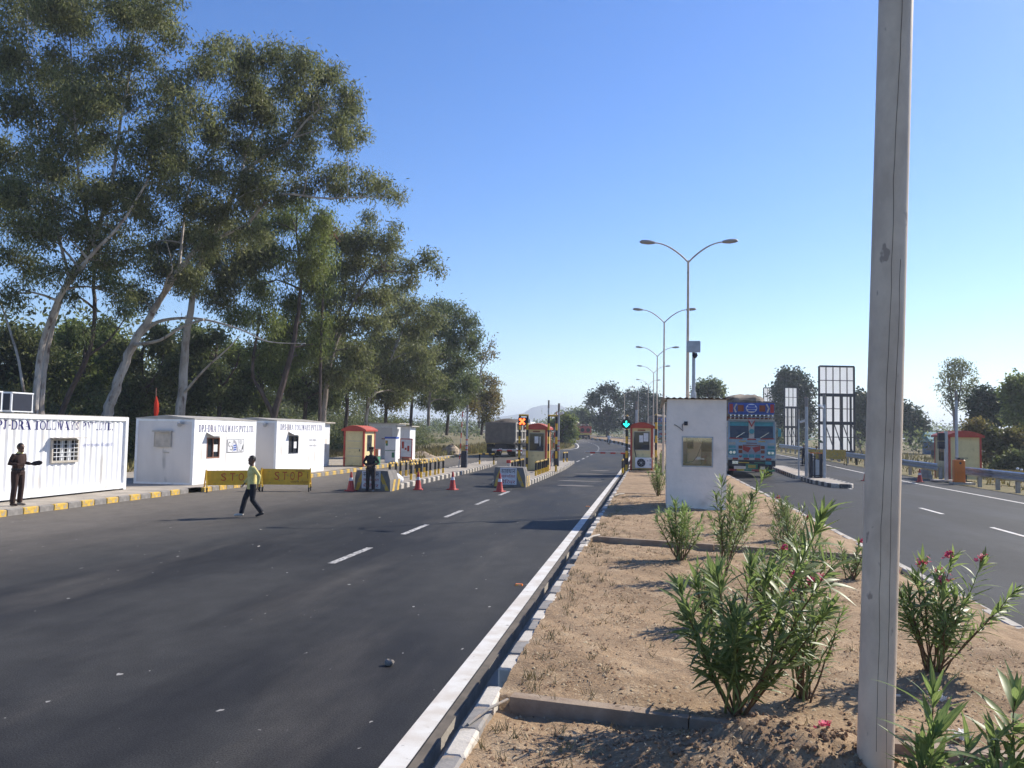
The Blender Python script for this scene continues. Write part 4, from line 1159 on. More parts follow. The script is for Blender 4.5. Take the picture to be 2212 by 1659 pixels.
def oleander(label, base, h, spread, nst, seed, L=.16, step=.055, single=False, lean=(0, 0), flowers=0, W=.108, start=.35, white=0, stems=None, stemr=.009, cap=300, fine=None):
    rr = random.Random(seed)
    x, y = base
    z = soil_z(x, y) - .03
    root = thing('oleander_bush', label, 'bush', (x, y, z), 0, 'oleander bushes on the median')
    allV, allF, allUV, nv, cnt = [], [], [], 0, 0
    todo = []; tips = []
    for s in range(nst):
        if stems and s < len(stems):
            tip = Vector(stems[s])
        else:
            a = rr.random() * 6.283; r = spread * math.sqrt(rr.random()) 
            tip = Vector((math.cos(a) * r + lean[0], math.sin(a) * r * .9 + lean[1], h * rr.uniform(.62, 1.0) * (1 - .22 * (r / max(spread, .01)) ** 2)))
        b0 = Vector((rr.gauss(0, .035), rr.gauss(0, .035), 0))
        pts = []
        bow = Vector((tip.x, tip.y, 0)) * rr.uniform(-.12, .05)
        n = 9
        for i in range(n + 1):
            t = i / n
            p = b0.lerp(tip, t) - bow * math.sin(math.pi * t) + Vector((rr.gauss(0, .006), rr.gauss(0, .006), 0))
            pts.append(p)
        green = rr.random() < .35
        mb = MB(); mb.tube(pts, [stemr * (1 - .65 * i / n) for i in range(n + 1)], 6)
        mb.build('stem', 'oleander_green_stem' if green else 'oleander_stem', root, smooth=True)
        tips.append(pts[-1])
        Ls = tip.length
        fac = min(1.0, .42 + .58 * (tip.z / h) ** 1.5) if tip.z < h * 1.05 else 1.05
        d = start * Ls * rr.uniform(.7, 1.2)
        phase = rr.random() * 6.28
        while d < Ls:
            t = d / Ls
            i = min(n - 1, int(t * n)); p = pts[i].lerp(pts[i + 1], t * n - i); ax = (pts[i + 1] - pts[i]).normalized()
            u_ = ax.orthogonal().normalized(); w_ = ax.cross(u_)
            k = 3 if rr.random() < .8 else 2
            for q in range(k):
                a = phase + q * 2.094 + rr.gauss(0, .2)
                out = u_ * math.cos(a) + w_ * math.sin(a)
                el = rr.uniform(.45, 1.15) if t < .88 else rr.uniform(.12, .6)          # angle off the stem
                dirv = (ax * math.cos(el) + out * math.sin(el) + Vector((rr.gauss(0, .12), rr.gauss(0, .12), -.35 * rr.random()))).normalized()
                nrm = (ax - dirv * ax.dot(dirv)); nrm = nrm.normalized() if nrm.length > 1e-3 else dirv.orthogonal().normalized()
                side = dirv.cross(nrm)
                ln = L * fac * rr.uniform(.65, 1.2) * (.75 if t > .93 else 1)
                mtx = Matrix((side * ln * W, dirv * ln, nrm * ln)).transposed()
                todo.append((p, mtx, rr.randrange(6)))
            phase += 1.05
            d += step * (.35 + .65 * fac) * rr.uniform(.8, 1.2) * (1 if t < .85 else .6)
    rr.shuffle(todo)
    for i, (p, mtx, k) in enumerate(todo):
        if single and i < cap:
            o = link('leaf', LEAFM[k], root)
            m = mtx.to_4x4(); m.translation = p
            o.matrix_local = m
        else:
            V, F, UV = LEAFV[k]
            allV.append(V @ np.array(mtx).T + np.array(p)); allF.append(F + nv); allUV.append(UV); nv += len(V)
    if allV:
        me = npmesh('leaves', np.concatenate(allV), np.concatenate(allF), 'oleander_leaf', np.concatenate(allUV))
        me.polygons.foreach_set('use_smooth', [True] * len(me.polygons))
        o = link('leaves', me, root); o['kind'] = 'stuff'
    tips.sort(key=lambda p: -p.z)
    for i in range(flowers):
        t = tips[i % len(tips)] + Vector((rr.gauss(0, .03), rr.gauss(0, .03), .02 if i < len(tips) else -.15 * rr.random()))
        link('flower', FLOW[i % 3], root, t)
    for i in range(white):
        link('flower', FLOWW[0], root, Vector((rr.uniform(.0, .35), rr.uniform(-.1, .2), rr.uniform(.02, .35))))
    return root
oleander('largest oleander bush, leaning right just left of the near lamp pole', (.66, 6.5), 1.15, .54, 18, 401, L=.27, single=True, step=0.052, W=0.150, flowers=0, stems=[(.56, -.25, 1.55), (.66, -.1, 1.18), (.62, -.15, .86), (.55, 0, .75), (-.38, -.15, .78), (-.15, 0, 1.05), (.12, .1, 1.15)], stemr=.011)
oleander('pink flowered oleander bush right of the near lamp pole', (2.46, 7.85), .95, .45, 22, 402, L=.215, single=True, step=0.048, W=0.155, flowers=6, stems=[(.62, -.1, .78), (.4, 0, 1.0), (.15, 0, 1.02), (-.1, 0, .95), (-.35, 0, .88), (.6, .1, .62)], start=.45)
oleander('oleander shoots with long leaves at the foot of the near lamp pole', (1.36, 4.42), .70, .20, 7, 403, L=.25, single=True, step=0.045, W=0.160, white=0, stems=[(.05, .12, .80), (.22, .15, .55), (-.05, -.05, .55), (.3, 0, .45)], start=.3, stemr=.008)
oleander('oleander shoots in the bottom right corner of the median', (1.76, 4.62), .72, .16, 7, 404, L=.27, single=True, step=0.047, W=0.160, stems=[(.10, .1, .78), (.28, .1, .72), (.05, 0, .5)], start=.3, stemr=.008)
oleander('thin grey oleander bush between the largest bush and the near pole', (1.22, 7.0), 1.05, .34, 14, 405, L=.18, single=True, flowers=4, step=0.056, W=0.155)
oleander('small dense oleander bush behind the largest one', (.62, 9.3), .85, .22, 14, 406, L=.17, single=True, step=0.046, W=0.155, cap=200)
oleander('vase shaped oleander bush in front of the guard cabin', (.50, 14.1), 1.05, .45, 24, 407, L=.21, step=0.053, W=0.150, start=.42)
oleander('tall thin oleander leaning right in front of the guard cabin', (1.08, 12.6), 1.6, .15, 8, 408, L=.22, step=0.053, stems=[(.60, .1, 1.55), (.42, 0, 1.25), (.25, .2, 1.1), (-.12, 0, 1.2), (-.02, .2, 1.45)], W=0.150, start=.4)
oleander('low spreading oleander near the right kerb of the median', (2.45, 15.6), .85, .55, 20, 409, L=.19, step=0.056, lean=(.1, 0), flowers=1, W=0.150)
oleander('straggly oleander by the right kerb with a pink bloom', (2.95, 13.0), .65, .35, 12, 410, L=.17, flowers=1, step=0.050, W=0.150)
oleander('oleander bush left of the guard cabin', (.28, 28.6), 1.15, .35, 20, 411, L=.19, step=0.056, W=0.160)
oleander('oleander bush between the right booth and the guard cabin', (.55, 43.0), 1.3, .4, 16, 412, L=.24, step=0.056, flowers=1)
oleander('small oleander right behind the leaning thin one', (2.0, 18.5), .95, .4, 16, 413, L=.19, step=0.056, W=0.150)
oleander('young oleander near the right kerb beside the cabin', (3.1, 20.5), .8, .4, 14, 414, L=.19, step=0.056, W=0.150)
oleander('feathery oleander between the largest bush and the leaning thin one', (1.30, 9.9), .95, .38, 17, 415, L=.19, step=.055, W=.15, flowers=1)
oleander('pale leaved oleander midway along the median, right of centre', (1.95, 11.3), .9, .42, 16, 416, L=.19, step=.055, W=.15)
oleander('low oleander in front of the second cross beam', (1.35, 14.9), .85, .4, 15, 417, L=.19, step=.06, W=.15)
oleander('oleander just beyond the second cross beam', (2.75, 17.4), .9, .42, 14, 418, L=.19, step=.06, W=.15, flowers=1)
for i, (x, y, lab) in enumerate([(2.26, 7.15, 'crumpled white bloom on the soil below the pink flowered bush'), (2.12, 6.25, 'white bloom nearer the viewer, left of the corner shoots')]):
    w_ = link('fallen_flower', FLOWW[0], None, (x, y, soil_z(x, y) + .03)); tag(w_, lab, 'flower', 'white blooms on the soil')
for i, (x, y, lab) in enumerate([(1.55, 6.2, 'pink bloom lying right beside the near pole'), (1.13, 5.75, 'red pink bloom lying left of the foot of the near pole')]):
    w_ = link('fallen_flower', FLOW[i], None, (x, y, soil_z(x, y) + .03)); tag(w_, lab, 'flower')
# ------------------------------------------------------------------ site offices made of containers
def corr(x, pitch=.28, depth=.034):
    t = (x / pitch) % 1.0
    if t < .25: return 0
    if t < .5: return depth * (t - .25) / .25
    if t < .75: return depth
    return depth * (1 - (t - .75) / .25)
def corr_folds(a, b, pitch=.28):
    k = math.floor(a / (pitch / 4)); r = [a]
    while True:
        k += 1; x = k * pitch / 4
        if x >= b: break
        if x > a + 1e-6: r.append(x)
    return r + [b]
# nearest office: ribbed steel container, long side to the road. Local: +X faces the road, y along the road
def office_ribbed():
    L, Wd, H = 7.4, 2.44, 2.50
    root = thing('site_office', 'nearest white office, a ribbed steel container with a barred window', 'office', (-18.0, 26.46, PH))
    f = MB()
    for (x, y) in ((0, 0), (0, -L), (-Wd, 0), (-Wd, -L)):
        f.box(x - .16 if x == 0 else x, x if x == 0 else x + .16, y - .14 if y == 0 else y, y if y == 0 else y + .14, 0, H)
    f.box(-.10, -.004, -L + .14, -.14, H - .13, H - .003); f.box(-.10, .02, -L + .14, -.14, .05, .24)
    f.box(-Wd + .16, -.16, -.12, -.004, H - .12, H - .003); f.box(-Wd + .16, -.16, -.12, -.004, .05, .22)
    f.build('frame', 'white_paint', root)
    wy0, wy1, wz0, wz1 = -3.70, -2.60, 1.10, 1.74      # window hole along y, z
    w = MB()
    fo = corr_folds(-L + .14, -.14)
    for a, b in zip(fo[:-1], fo[1:]):
        xa, xb = -.075 + corr(a), -.075 + corr(b)
        segs = [(.24, H - .13)]
        if a < wy1 and b > wy0: segs = [(.24, wz0), (wz1, H - .13)]
        for z0, z1 in segs: w.poly([(xa, a, z0), (xb, b, z0), (xb, b, z1), (xa, a, z1)])
    for a, b in zip(*(lambda q: (q[:-1], q[1:]))(corr_folds(-Wd + .16, -.16))):
        w.poly([(b, -.06 + corr(b), .2), (a, -.06 + corr(a), .2), (a, -.06 + corr(a), H - .12), (b, -.06 + corr(b), H - .12)])
    w.box(-Wd + .01, -Wd + .03, -L + .14, -.14, .05, H - .05)
    w.build('wall', 'white_wall', root)
    r = MB(); r.box(-Wd, -.01, -L + .01, -.01, H - .004, H + .02); r.build('roof', 'roof_dirty', root)
    # dentils under the top rail: the shadow gaps of the ribs
    win = MB()
    win.box(-.07, .03, wy0 - .05, wy1 + .05, wz0 - .06, wz0); win.box(-.07, .03, wy0 - .05, wy0, wz0, wz1); win.box(-.07, .03, wy1, wy1 + .05, wz0, wz1); win.box(-.07, .02, wy0, wy1, wz1 - .02, wz1 + .02)
    wo_ = win.build('window', 'concrete_pale', root)
    p = MB(); p.box(-.06, -.05, wy0, wy1, wz0, wz1); p.build('pane', 'glass_dark', wo_)
    g = MB()
    for i in range(1, 7): g.box(.012, .026, wy0 + (wy1 - wy0) * i / 7 - .008, wy0 + (wy1 - wy0) * i / 7 + .008, wz0, wz1)
    for i in range(1, 5): g.box(.027, .041, wy0, wy1, wz0 + (wz1 - wz0) * i / 5 - .008, wz0 + (wz1 - wz0) * i / 5 + .008)
    for yy in (wy0 + .42, wy0 + .74): g.box(-.045, .008, yy - .03, yy + .03, wz0, wz1)
    g.build('grille', 'white_paint', wo_)
    h = MB(); h.box(-.05, .36, wy0 - .08, wy1 + .1, wz1 + .06, wz1 + .075, top=(-.05, .36, wy0 - .08, wy1 + .1)); h.build('awning', 'concrete_pale', root)
    # lettering follows the ribs
    P = lambda s0: (lambda a, b: (-.075 + corr(s0 + a) + .004, s0 + a, b))
    s0 = -6.14; w_ = 5.42
    Q = P(s0)
    serif_text('lettering', 'DPJ-DRA TOLLWAYS PVT.LTD.', lambda a, b: Q(a, 2.05 + b), w_, .26, 'blue_print', root, [x - s0 for x in corr_folds(s0, s0 + w_ + .1)],
               fade=lambda a, b: (b < .12 and 3.55 < a < 4.05 and False) or (4.28 < a < 4.47 and b < .14))
    v, f_ = text_polys('कुल भार एवं सामान के सुझाव देवें ।')
    xs = [q[0] for q in v]; x0, x1 = min(xs), max(xs); ys = [q[1] for q in v]; b0, b1 = min(ys), max(ys)
    pl = MB(); s1 = -2.30; ww = 1.62
    for fc in f_:
        q = [((v[i][0] - x0) / (x1 - x0) * ww, (v[i][1] - b0) / (b1 - b0) * .17) for i in fc]
        fl = [x - s1 for x in corr_folds(s1, s1 + ww + .01)]
        for a, b in zip(fl[:-1], fl[1:]):
            c = clip_x(q, a, b)
            if len(c) > 2: pl.poly([(-.075 + corr(s1 + t) + .004, s1 + t, 1.47 + z) for t, z in c])
    pl.build('lettering', 'faded_print', root)
    return root
office_ribbed()
def ac_box(loc, label, w=.85, h=.62, d=.32):
    r = thing('condenser_unit', label, 'air conditioner', loc, 0, 'air conditioner boxes on the office roof')
    b = MB(); b.box(-d, 0, -w, 0, .04, h); b.build('casing', 'white_paint', r)
    k = MB(); k.box(-d + .05, -.05, -w - .012, -w - .002, .09, h - .05); k.box(.002, .012, -w + .05, -.05, .08, h - .04); k.build('grille', 'black_steel', r)
    f = MB(); f.box(-d + .03, -.03, -w + .1, -w + .16, 0, .04); f.box(-d + .03, -.03, -.16, -.1, 0, .04); f.build('foot', 'grey_steel', r)
    fr = MB(); fr.box(.013, .02, -w, -.0, h - .04, h); fr.box(.013, .02, -w, 0, .04, .07); fr.build('trim', 'white_paint', r)
    return r
ac_box((-18.25, 20.95, PH + 2.52), 'air conditioner box on the nearest office roof, the one by the picture edge', w=.95)
ac_box((-18.25, 22.15, PH + 2.52), 'air conditioner box on the nearest office roof, nearer the window')

def office_plain(label, loc, L, D, H, win, txt, seam, side_extra=True):
    """front face looks to the road (+X); the near end wall looks back along the road (-Y)"""
    root = thing('site_office', label, 'office', loc)
    wy0, wy1, wz0, wz1 = win
    w = MB()
    def panel(y0, y1):
        w.box(-.05, 0, y0, y1, .06, H - .09) if not (y0 < wy0 < y1) else [w.box(-.05, 0, a, b, c, d) for a, b, c, d in ((y0, wy0, .06, H - .09), (wy1, y1, .06, H - .09), (wy0, wy1, .06, wz0), (wy0, wy1, wz1, H - .09))]
    panel(.10, seam - .012); panel(seam + .012, L - .10)
    w.box(-D + .04, -D + .09, .1, L - .1, .06, H - .09); w.box(-D + .1, -.1, L - .05, L - .01, .06, H - .09)
    w.build('front_wall', 'white_wall', root)
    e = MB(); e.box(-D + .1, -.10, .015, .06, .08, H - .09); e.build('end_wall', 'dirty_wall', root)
    f = MB()
    for (x0, x1) in ((-.10, .006), (-D, -D + .10)):
        for (y0, y1) in ((-.004, .10), (L - .10, L + .004)): f.box(x0, x1, y0, y1, 0, H)
    f.box(-.09, .002, .1, L - .1, H - .09, H - .002); f.box(-.09, .002, .1, L - .1, 0, .06); f.box(-D + .1, -.1, .0, .09, H - .09, H - .002); f.box(-D + .1, -.1, 0, .09, 0, .08)
    f.box(-.045, -.02, seam - .012, seam + .012, .06, H - .09)
    f.build('frame', 'white_paint', root)
    r = MB(); r.prism([(-D - .02, H), (.02, H), (.02, H + .03), (-D / 2, H + .15), (-D - .02, H + .03)], 'y', -.02, L + .02); r.build('roof', 'roof_dirty', root)
    wn_ = MB(); t = .045
    wn_.box(-.07, .012, wy0, wy0 + t, wz0, wz1); wn_.box(-.07, .012, wy1 - t, wy1, wz0, wz1); wn_.box(-.07, .012, wy0 + t, wy1 - t, wz0, wz0 + t); wn_.box(-.07, .012, wy0 + t, wy1 - t, wz1 - t, wz1); wn_.box(-.07, .008, (wy0 + wy1) / 2 - .02, (wy0 + wy1) / 2 + .02, wz0 + t, wz1 - t)
    wo_ = wn_.build('window', 'wood_brown' if seam < 2.6 else 'black_steel', root)
    p = MB(); p.box(-.055, -.045, wy0 + t, wy1 - t, wz0 + t, wz1 - t); p.build('pane', 'glass_dark', wo_)
    n = MB(); n.box(-.044, -.040, (wy0 + wy1) / 2 + .08, wy1 - .1, wz0 + .25, wz1 - .28); n.build('notice', 'reflect_white', wo_)
    a = MB(); a.add([(.0, wy0 - .06, wz1 + .2), (.0, wy1 + .06, wz1 + .2), (.30, wy1 + .1, wz1 + .06), (.30, wy0 - .06, wz1 + .06), (.0, wy0 - .06, wz1 + .215), (.0, wy1 + .06, wz1 + .215), (.30, wy1 + .1, wz1 + .075), (.30, wy0 - .06, wz1 + .075)], [(0, 3, 2, 1), (4, 5, 6, 7), (0, 1, 5, 4), (1, 2, 6, 5), (2, 3, 7, 6), (3, 0, 4, 7)])
    a.build('awning', 'white_paint', root)
    for t0, s in txt: serif_text('lettering', s[0], lambda q, z, t0=t0, s=s: (.004, t0 + q, s[3] + z), s[1], s[2], 'blue_print', root)
    lf = MB(); lf.box(-.62, -.46, -.16, .0, H - .2, H - .13); lf.tube([(-.54, -.16, H - .16), (-.47, -.24, H - .22)], [.05, .09], 8); lf.build('floodlight', 'grey_steel', root)
    return root
o2 = office_plain('middle white office with a pale hatch on its grey end wall and a logo board', (-17.15, 29.26, PH), 5.05, 2.44, 2.50, (.95, 1.95, .98, 1.80), [(.32, ('DPJ-DRA TOLLWAYS PVT.LTD.', 4.55, .27, 2.02))], 2.44)
hb = MB(); hb.box(-1.62, -.92, -.05, .0, 1.42, 1.98); hb.build('hatch', 'concrete_pale', o2)
hb = MB(); hb.box(-1.68, -.86, -.13, -.051, 1.99, 2.05); hb.box(-1.62, -.92, -.07, -.051, 1.42, 1.46); hb.box(-1.62, -1.59, -.07, -.051, 1.46, 1.99); hb.box(-.95, -.92, -.07, -.051, 1.46, 1.99); hb.box(-1.25, -1.02, -.02, .012, 1.2, 1.23); hb.build('hatch_frame', 'pale_rib', o2)
# logo board: two black C-like hooks, a silver sweep with blue bars, a cup-like mark
lb = MB(); lb.box(.004, .02, 2.52, 3.92, 1.18, 1.72); lbo = lb.build('logo_board', 'reflect_white', o2)
lb = MB()
for q in arc(2.72, 1.52, .12, .10, 60, 300, .035, .03, 8) + arc(2.86, 1.36, .12, .10, -150, 110, .035, .03, 8): lb.poly([(.0235, a, b) for a, b in q])
for (a, b) in ((2.52, .02), (3.90, .02), (2.98, .012), (3.44, .012)): lb.poly([(.0235, a, 1.18), (.0235, a + b, 1.18), (.0235, a + b, 1.72), (.0235, a, 1.72)])
for z in (1.18, 1.705): lb.poly([(.0235, 2.52, z), (.0235, 3.92, z), (.0235, 3.92, z + .015), (.0235, 2.52, z + .015)])
for q in arc(3.66, 1.60, .10, .07, 0, 360, .02, .015, 10) + arc(3.68, 1.30, .12, .09, 180, 380, .025, .02, 8): lb.poly([(.0235, a, b) for a, b in q])
lb.poly([(.0235, 3.74, 1.28), (.0235, 3.86, 1.30), (.0235, 3.88, 1.52), (.0235, 3.80, 1.42)])
lb.build('emblem', 'black_print', lbo)
lb = MB()
for k in range(3):
    z = 1.24 + k * .09
    lb.poly([(.0235, 3.03, z), (.0235, 3.28, z + .03), (.0235, 3.28, z + .09), (.0235, 3.03, z + .06)])
lb.build('emblem', 'blue_paint', lbo)
lb = MB()
for q in arc(3.02, 1.2, .40, .5, 2, 88, .10, .12, 8): lb.poly([(.0225, a, b) for a, b in q])
lb.build('emblem', 'grey_print', lbo)
o3 = office_plain('farthest white office beside the red roofed kiosk', (-17.08, 36.2, PH), 5.78, 2.44, 2.55, (1.35, 2.45, 1.0, 1.85), [(.38, ('DPJ-DRA TOLLWAYS PVT.LTD.', 5.1, .27, 2.13))], 2.95)
text_on('lettering', 'हेल्प डेस्क', (.004, 3.75, 1.55), (0, 1, 0), (0, 0, 1), .95, .16, 'grey_print', o3)
text_on('lettering', 'सेवा केन्द', (.004, 3.8, 1.28), (0, 1, 0), (0, 0, 1), .95, .14, 'grey_print', o3)
# red pennant on a pole behind the offices
fl = thing('pennant', 'narrow red pennant furled on a pole behind the office roofs', 'flag', (-22.0, 34.2, .1))
p = MB(); p.tube([(0, 0, 0), (.02, 0, 4.0)], .022, 6); p.build('pole', 'wood_brown', fl)
p = MB(); p.tube([(.05, 0, 2.6), (.06, .02, 2.95), (.07, 0, 3.3), (.04, .0, 3.62)], [.05, .11, .10, .02], 7); p.build('cloth', 'flag_red', fl, smooth=True)

# ------------------------------------------------------------------ cream kiosks with arched red roofs
def kiosk(label, loc, w, d, h, rise=.3, name='toll_booth', cat='booth', glass=True, door=False, side=1, group='cream booths with red arched roofs', over=.12, counter=True):
    """front looks back along the road (-Y); origin at the front left foot; roof arches across the front"""
    r = thing(name, label, cat, loc, 0, group)
    c = .11
    p = MB()
    for x in (0, w - c):
        for y in (0, d - c): p.box(x, x + c, y, y + c, 0, h)
    p.build('corner_post', 'kiosk_red', r)
    wx0, wx1, wz0, wz1 = w * .16, w * .86, h * .47, h * .90
    fw = MB()
    if glass:
        for a, b, z0, z1 in ((c, wx0, .05, h), (wx1, w - c, .05, h), (wx0, wx1, .05, wz0), (wx0, wx1, wz1, h)): fw.box(a, b, .03, .07, z0, z1)
    else:
        fw.box(c, w - c, .03, .07, .05, h)
    fw.build('front_wall', 'cream', r)
    bw = MB(); bw.box(c, w - c, d - .07, d - .03, .05, h); bw.build('back_wall', 'cream', r)
    sx = w - .03 if side > 0 else .03
    y0, y1, z0, z1 = d * .28, d * .72, h * .42, h * .88
    for xx, hole in ((w - .07, side > 0), (.03, side < 0)):
        sw = MB()
        if hole:
            for a, b, e, f in ((c, y0, .05, h), (y1, d - c, .05, h), (y0, y1, .05, z0), (y0, y1, z1, h)): sw.box(xx, xx + .04, a, b, e, f)
        else: sw.box(xx, xx + .04, c, d - c, .05, h)
        sw.build('side_wall', 'cream', r)
    xx = w - .06 if side > 0 else .04
    wf = MB(); wf.box(xx - .01, xx + .03, y0, y0 + .04, z0, z1); wf.box(xx - .01, xx + .03, y1 - .04, y1, z0, z1); wf.box(xx - .01, xx + .03, y0 + .04, y1 - .04, z0, z0 + .04); wf.box(xx - .01, xx + .03, y0 + .04, y1 - .04, z1 - .04, z1); wf.box(xx - .008, xx + .028, (y0 + y1) / 2 - .02, (y0 + y1) / 2 + .02, z0 + .04, z1 - .04)
    so_ = wf.build('side_window', 'black_steel', r)
    g = MB(); g.box(xx, xx + .012, y0 + .04, y1 - .04, z0 + .04, z1 - .04); g.build('pane', 'glass_dark', so_)
    if glass:
        g = MB(); g.box(wx0 - .02, wx0 + .02, .01, .08, wz0, wz1); g.box(wx1 - .02, wx1 + .02, .01, .08, wz0, wz1); g.box(wx0 + .02, wx1 - .02, .01, .08, wz0 - .02, wz0 + .02); g.box(wx0 + .02, wx1 - .02, .01, .08, wz1 - .02, wz1 + .02)
        fo_ = g.build('front_window', 'pale_rib', r)
        g = MB(); g.box(wx0 + .02, wx1 - .02, .045, .055, wz0 + .02, wz1 - .02); g.build('pane', 'glass_dark', fo_)
        if counter:
            g = MB(); g.box(wx0 + .30, wx0 + .52, .030, .036, wz0 + .45, wz0 + .85); g.box(wx0 + .55, wx1 - .08, .030, .036, wz0 + .5, wz1 - .08) if side < 0 else g.box(wx1 - .26, wx1 - .21, .03, .036, wz0 + .25, wz1 - .2); g.build('notice', 'reflect_white', fo_)
            g = MB(); g.box(wx0 + .42, wx1 - .1, .030, .036, wz0 + .05, wz0 + .32); g.build('screen', 'black_steel', fo_)
        nb = MB(); nb.box(w * .32, w * .66, .015, .028, wz1 + .05, wz1 + .12); nb.build('nameplate', 'brown_print', r)
    if door:
        g = MB(); g.box(w * .16, w * .86, .005, .028, .08, h * .9); do = g.build('door', 'cream', r)
        g = MB()
        for z in (h * .28, h * .50, h * .70): g.box(w * .18, w * .84, -.004, .0049, z, z + .03)
        g.build('rail', 'pale_rib', do)
        g = MB(); g.box(w * .76, w * .80, -.03, -.005, h * .42, h * .48); g.build('handle', 'black_steel', do)
    a = MB(); n = 12
    prof = [(-over + (w + 2 * over) * i / n, h + rise * math.sin(math.pi * (.06 + .88 * i / n))) for i in range(n + 1)]
    lo = [(-over + .0, h - .04), (w + over, h - .04)]
    a.prism([lo[0]] + prof + [lo[1]], 'y', -over, d + over)
    ro = a.build('roof', 'kiosk_red', r)
    a = MB()
    for i in range(n):
        (xa, za), (xb, zb) = prof[i], prof[i + 1]
        a.poly([(xa, -over - .02, za + .012), (xb, -over - .02, zb + .012), (xb, d + over + .02, zb + .012), (xa, d + over + .02, za + .012)])
        if i: a.bar((xa, -over, za + .02), (xa, d + over, za + .02), .03, .02)
    a.build('roof_sheet', 'roof_red', ro)
    return r
kiosk('toll booth under the red cross signal, between black and yellow guard hoops', (-7.07, 47.56, .19), 1.22, 1.9, 2.42, .30)
b2 = kiosk('toll booth beside the green arrow signal with an air conditioner on its front', (-1.11, 48.25, MZ), 1.28, 1.9, 2.45, .28, side=-1)
k1 = kiosk('cream kiosk with a closed door standing beyond the last office', (-18.15, 47.6, PH), 1.30, 2.0, 2.15, .28, name='kiosk', cat='kiosk', glass=False, door=True)
k2 = kiosk('cream kiosk behind the right guard rail near the orange barrier box', (17.85, 54.0, .0), 1.85, 2.6, 2.62, .34, name='kiosk', cat='kiosk', glass=False, side=-1, over=.14)
# split air conditioner on the booth front
ac = thing('condenser_unit', 'air conditioner box with a round fan fixed to the right toll booth', 'air conditioner', (-.82, 48.24, .50))
p = MB(); p.box(0, .92, -.32, -.01, 0, .58, ch=.02); p.build('casing', 'white_paint', ac)
p = MB(); p.disc((.34, -.335, .29), (0, 1, 0), .235, .02, 20); fn = p.build('fan_grille', 'black_steel', ac)
p = MB(); p.disc((.34, -.35, .29), (0, 1, 0), .05, .02, 12)
for k in range(4): p.tube([(.34 + .2 * math.cos(k * .785), -.351, .29 + .2 * math.sin(k * .785)), (.34 - .2 * math.cos(k * .785), -.351, .29 - .2 * math.sin(k * .785))], .008, 4)
p.build('guard', 'grey_steel', fn)
p = MB(); p.box(.68, .74, -.33, -.321, .38, .44); p.box(.82, .87, -.33, -.321, .36, .5); p.box(.82, .87, -.33, -.321, .15, .26); p.build('badge', 'grey_print', ac)
p = MB(); p.tube([(.05, -.05, .6), (-.03, -.06, .95), (-.06, -.06, 1.3), (-.05, -.05, 1.75)], .022, 6); p.build('pipe', 'black_paint', ac, smooth=True)

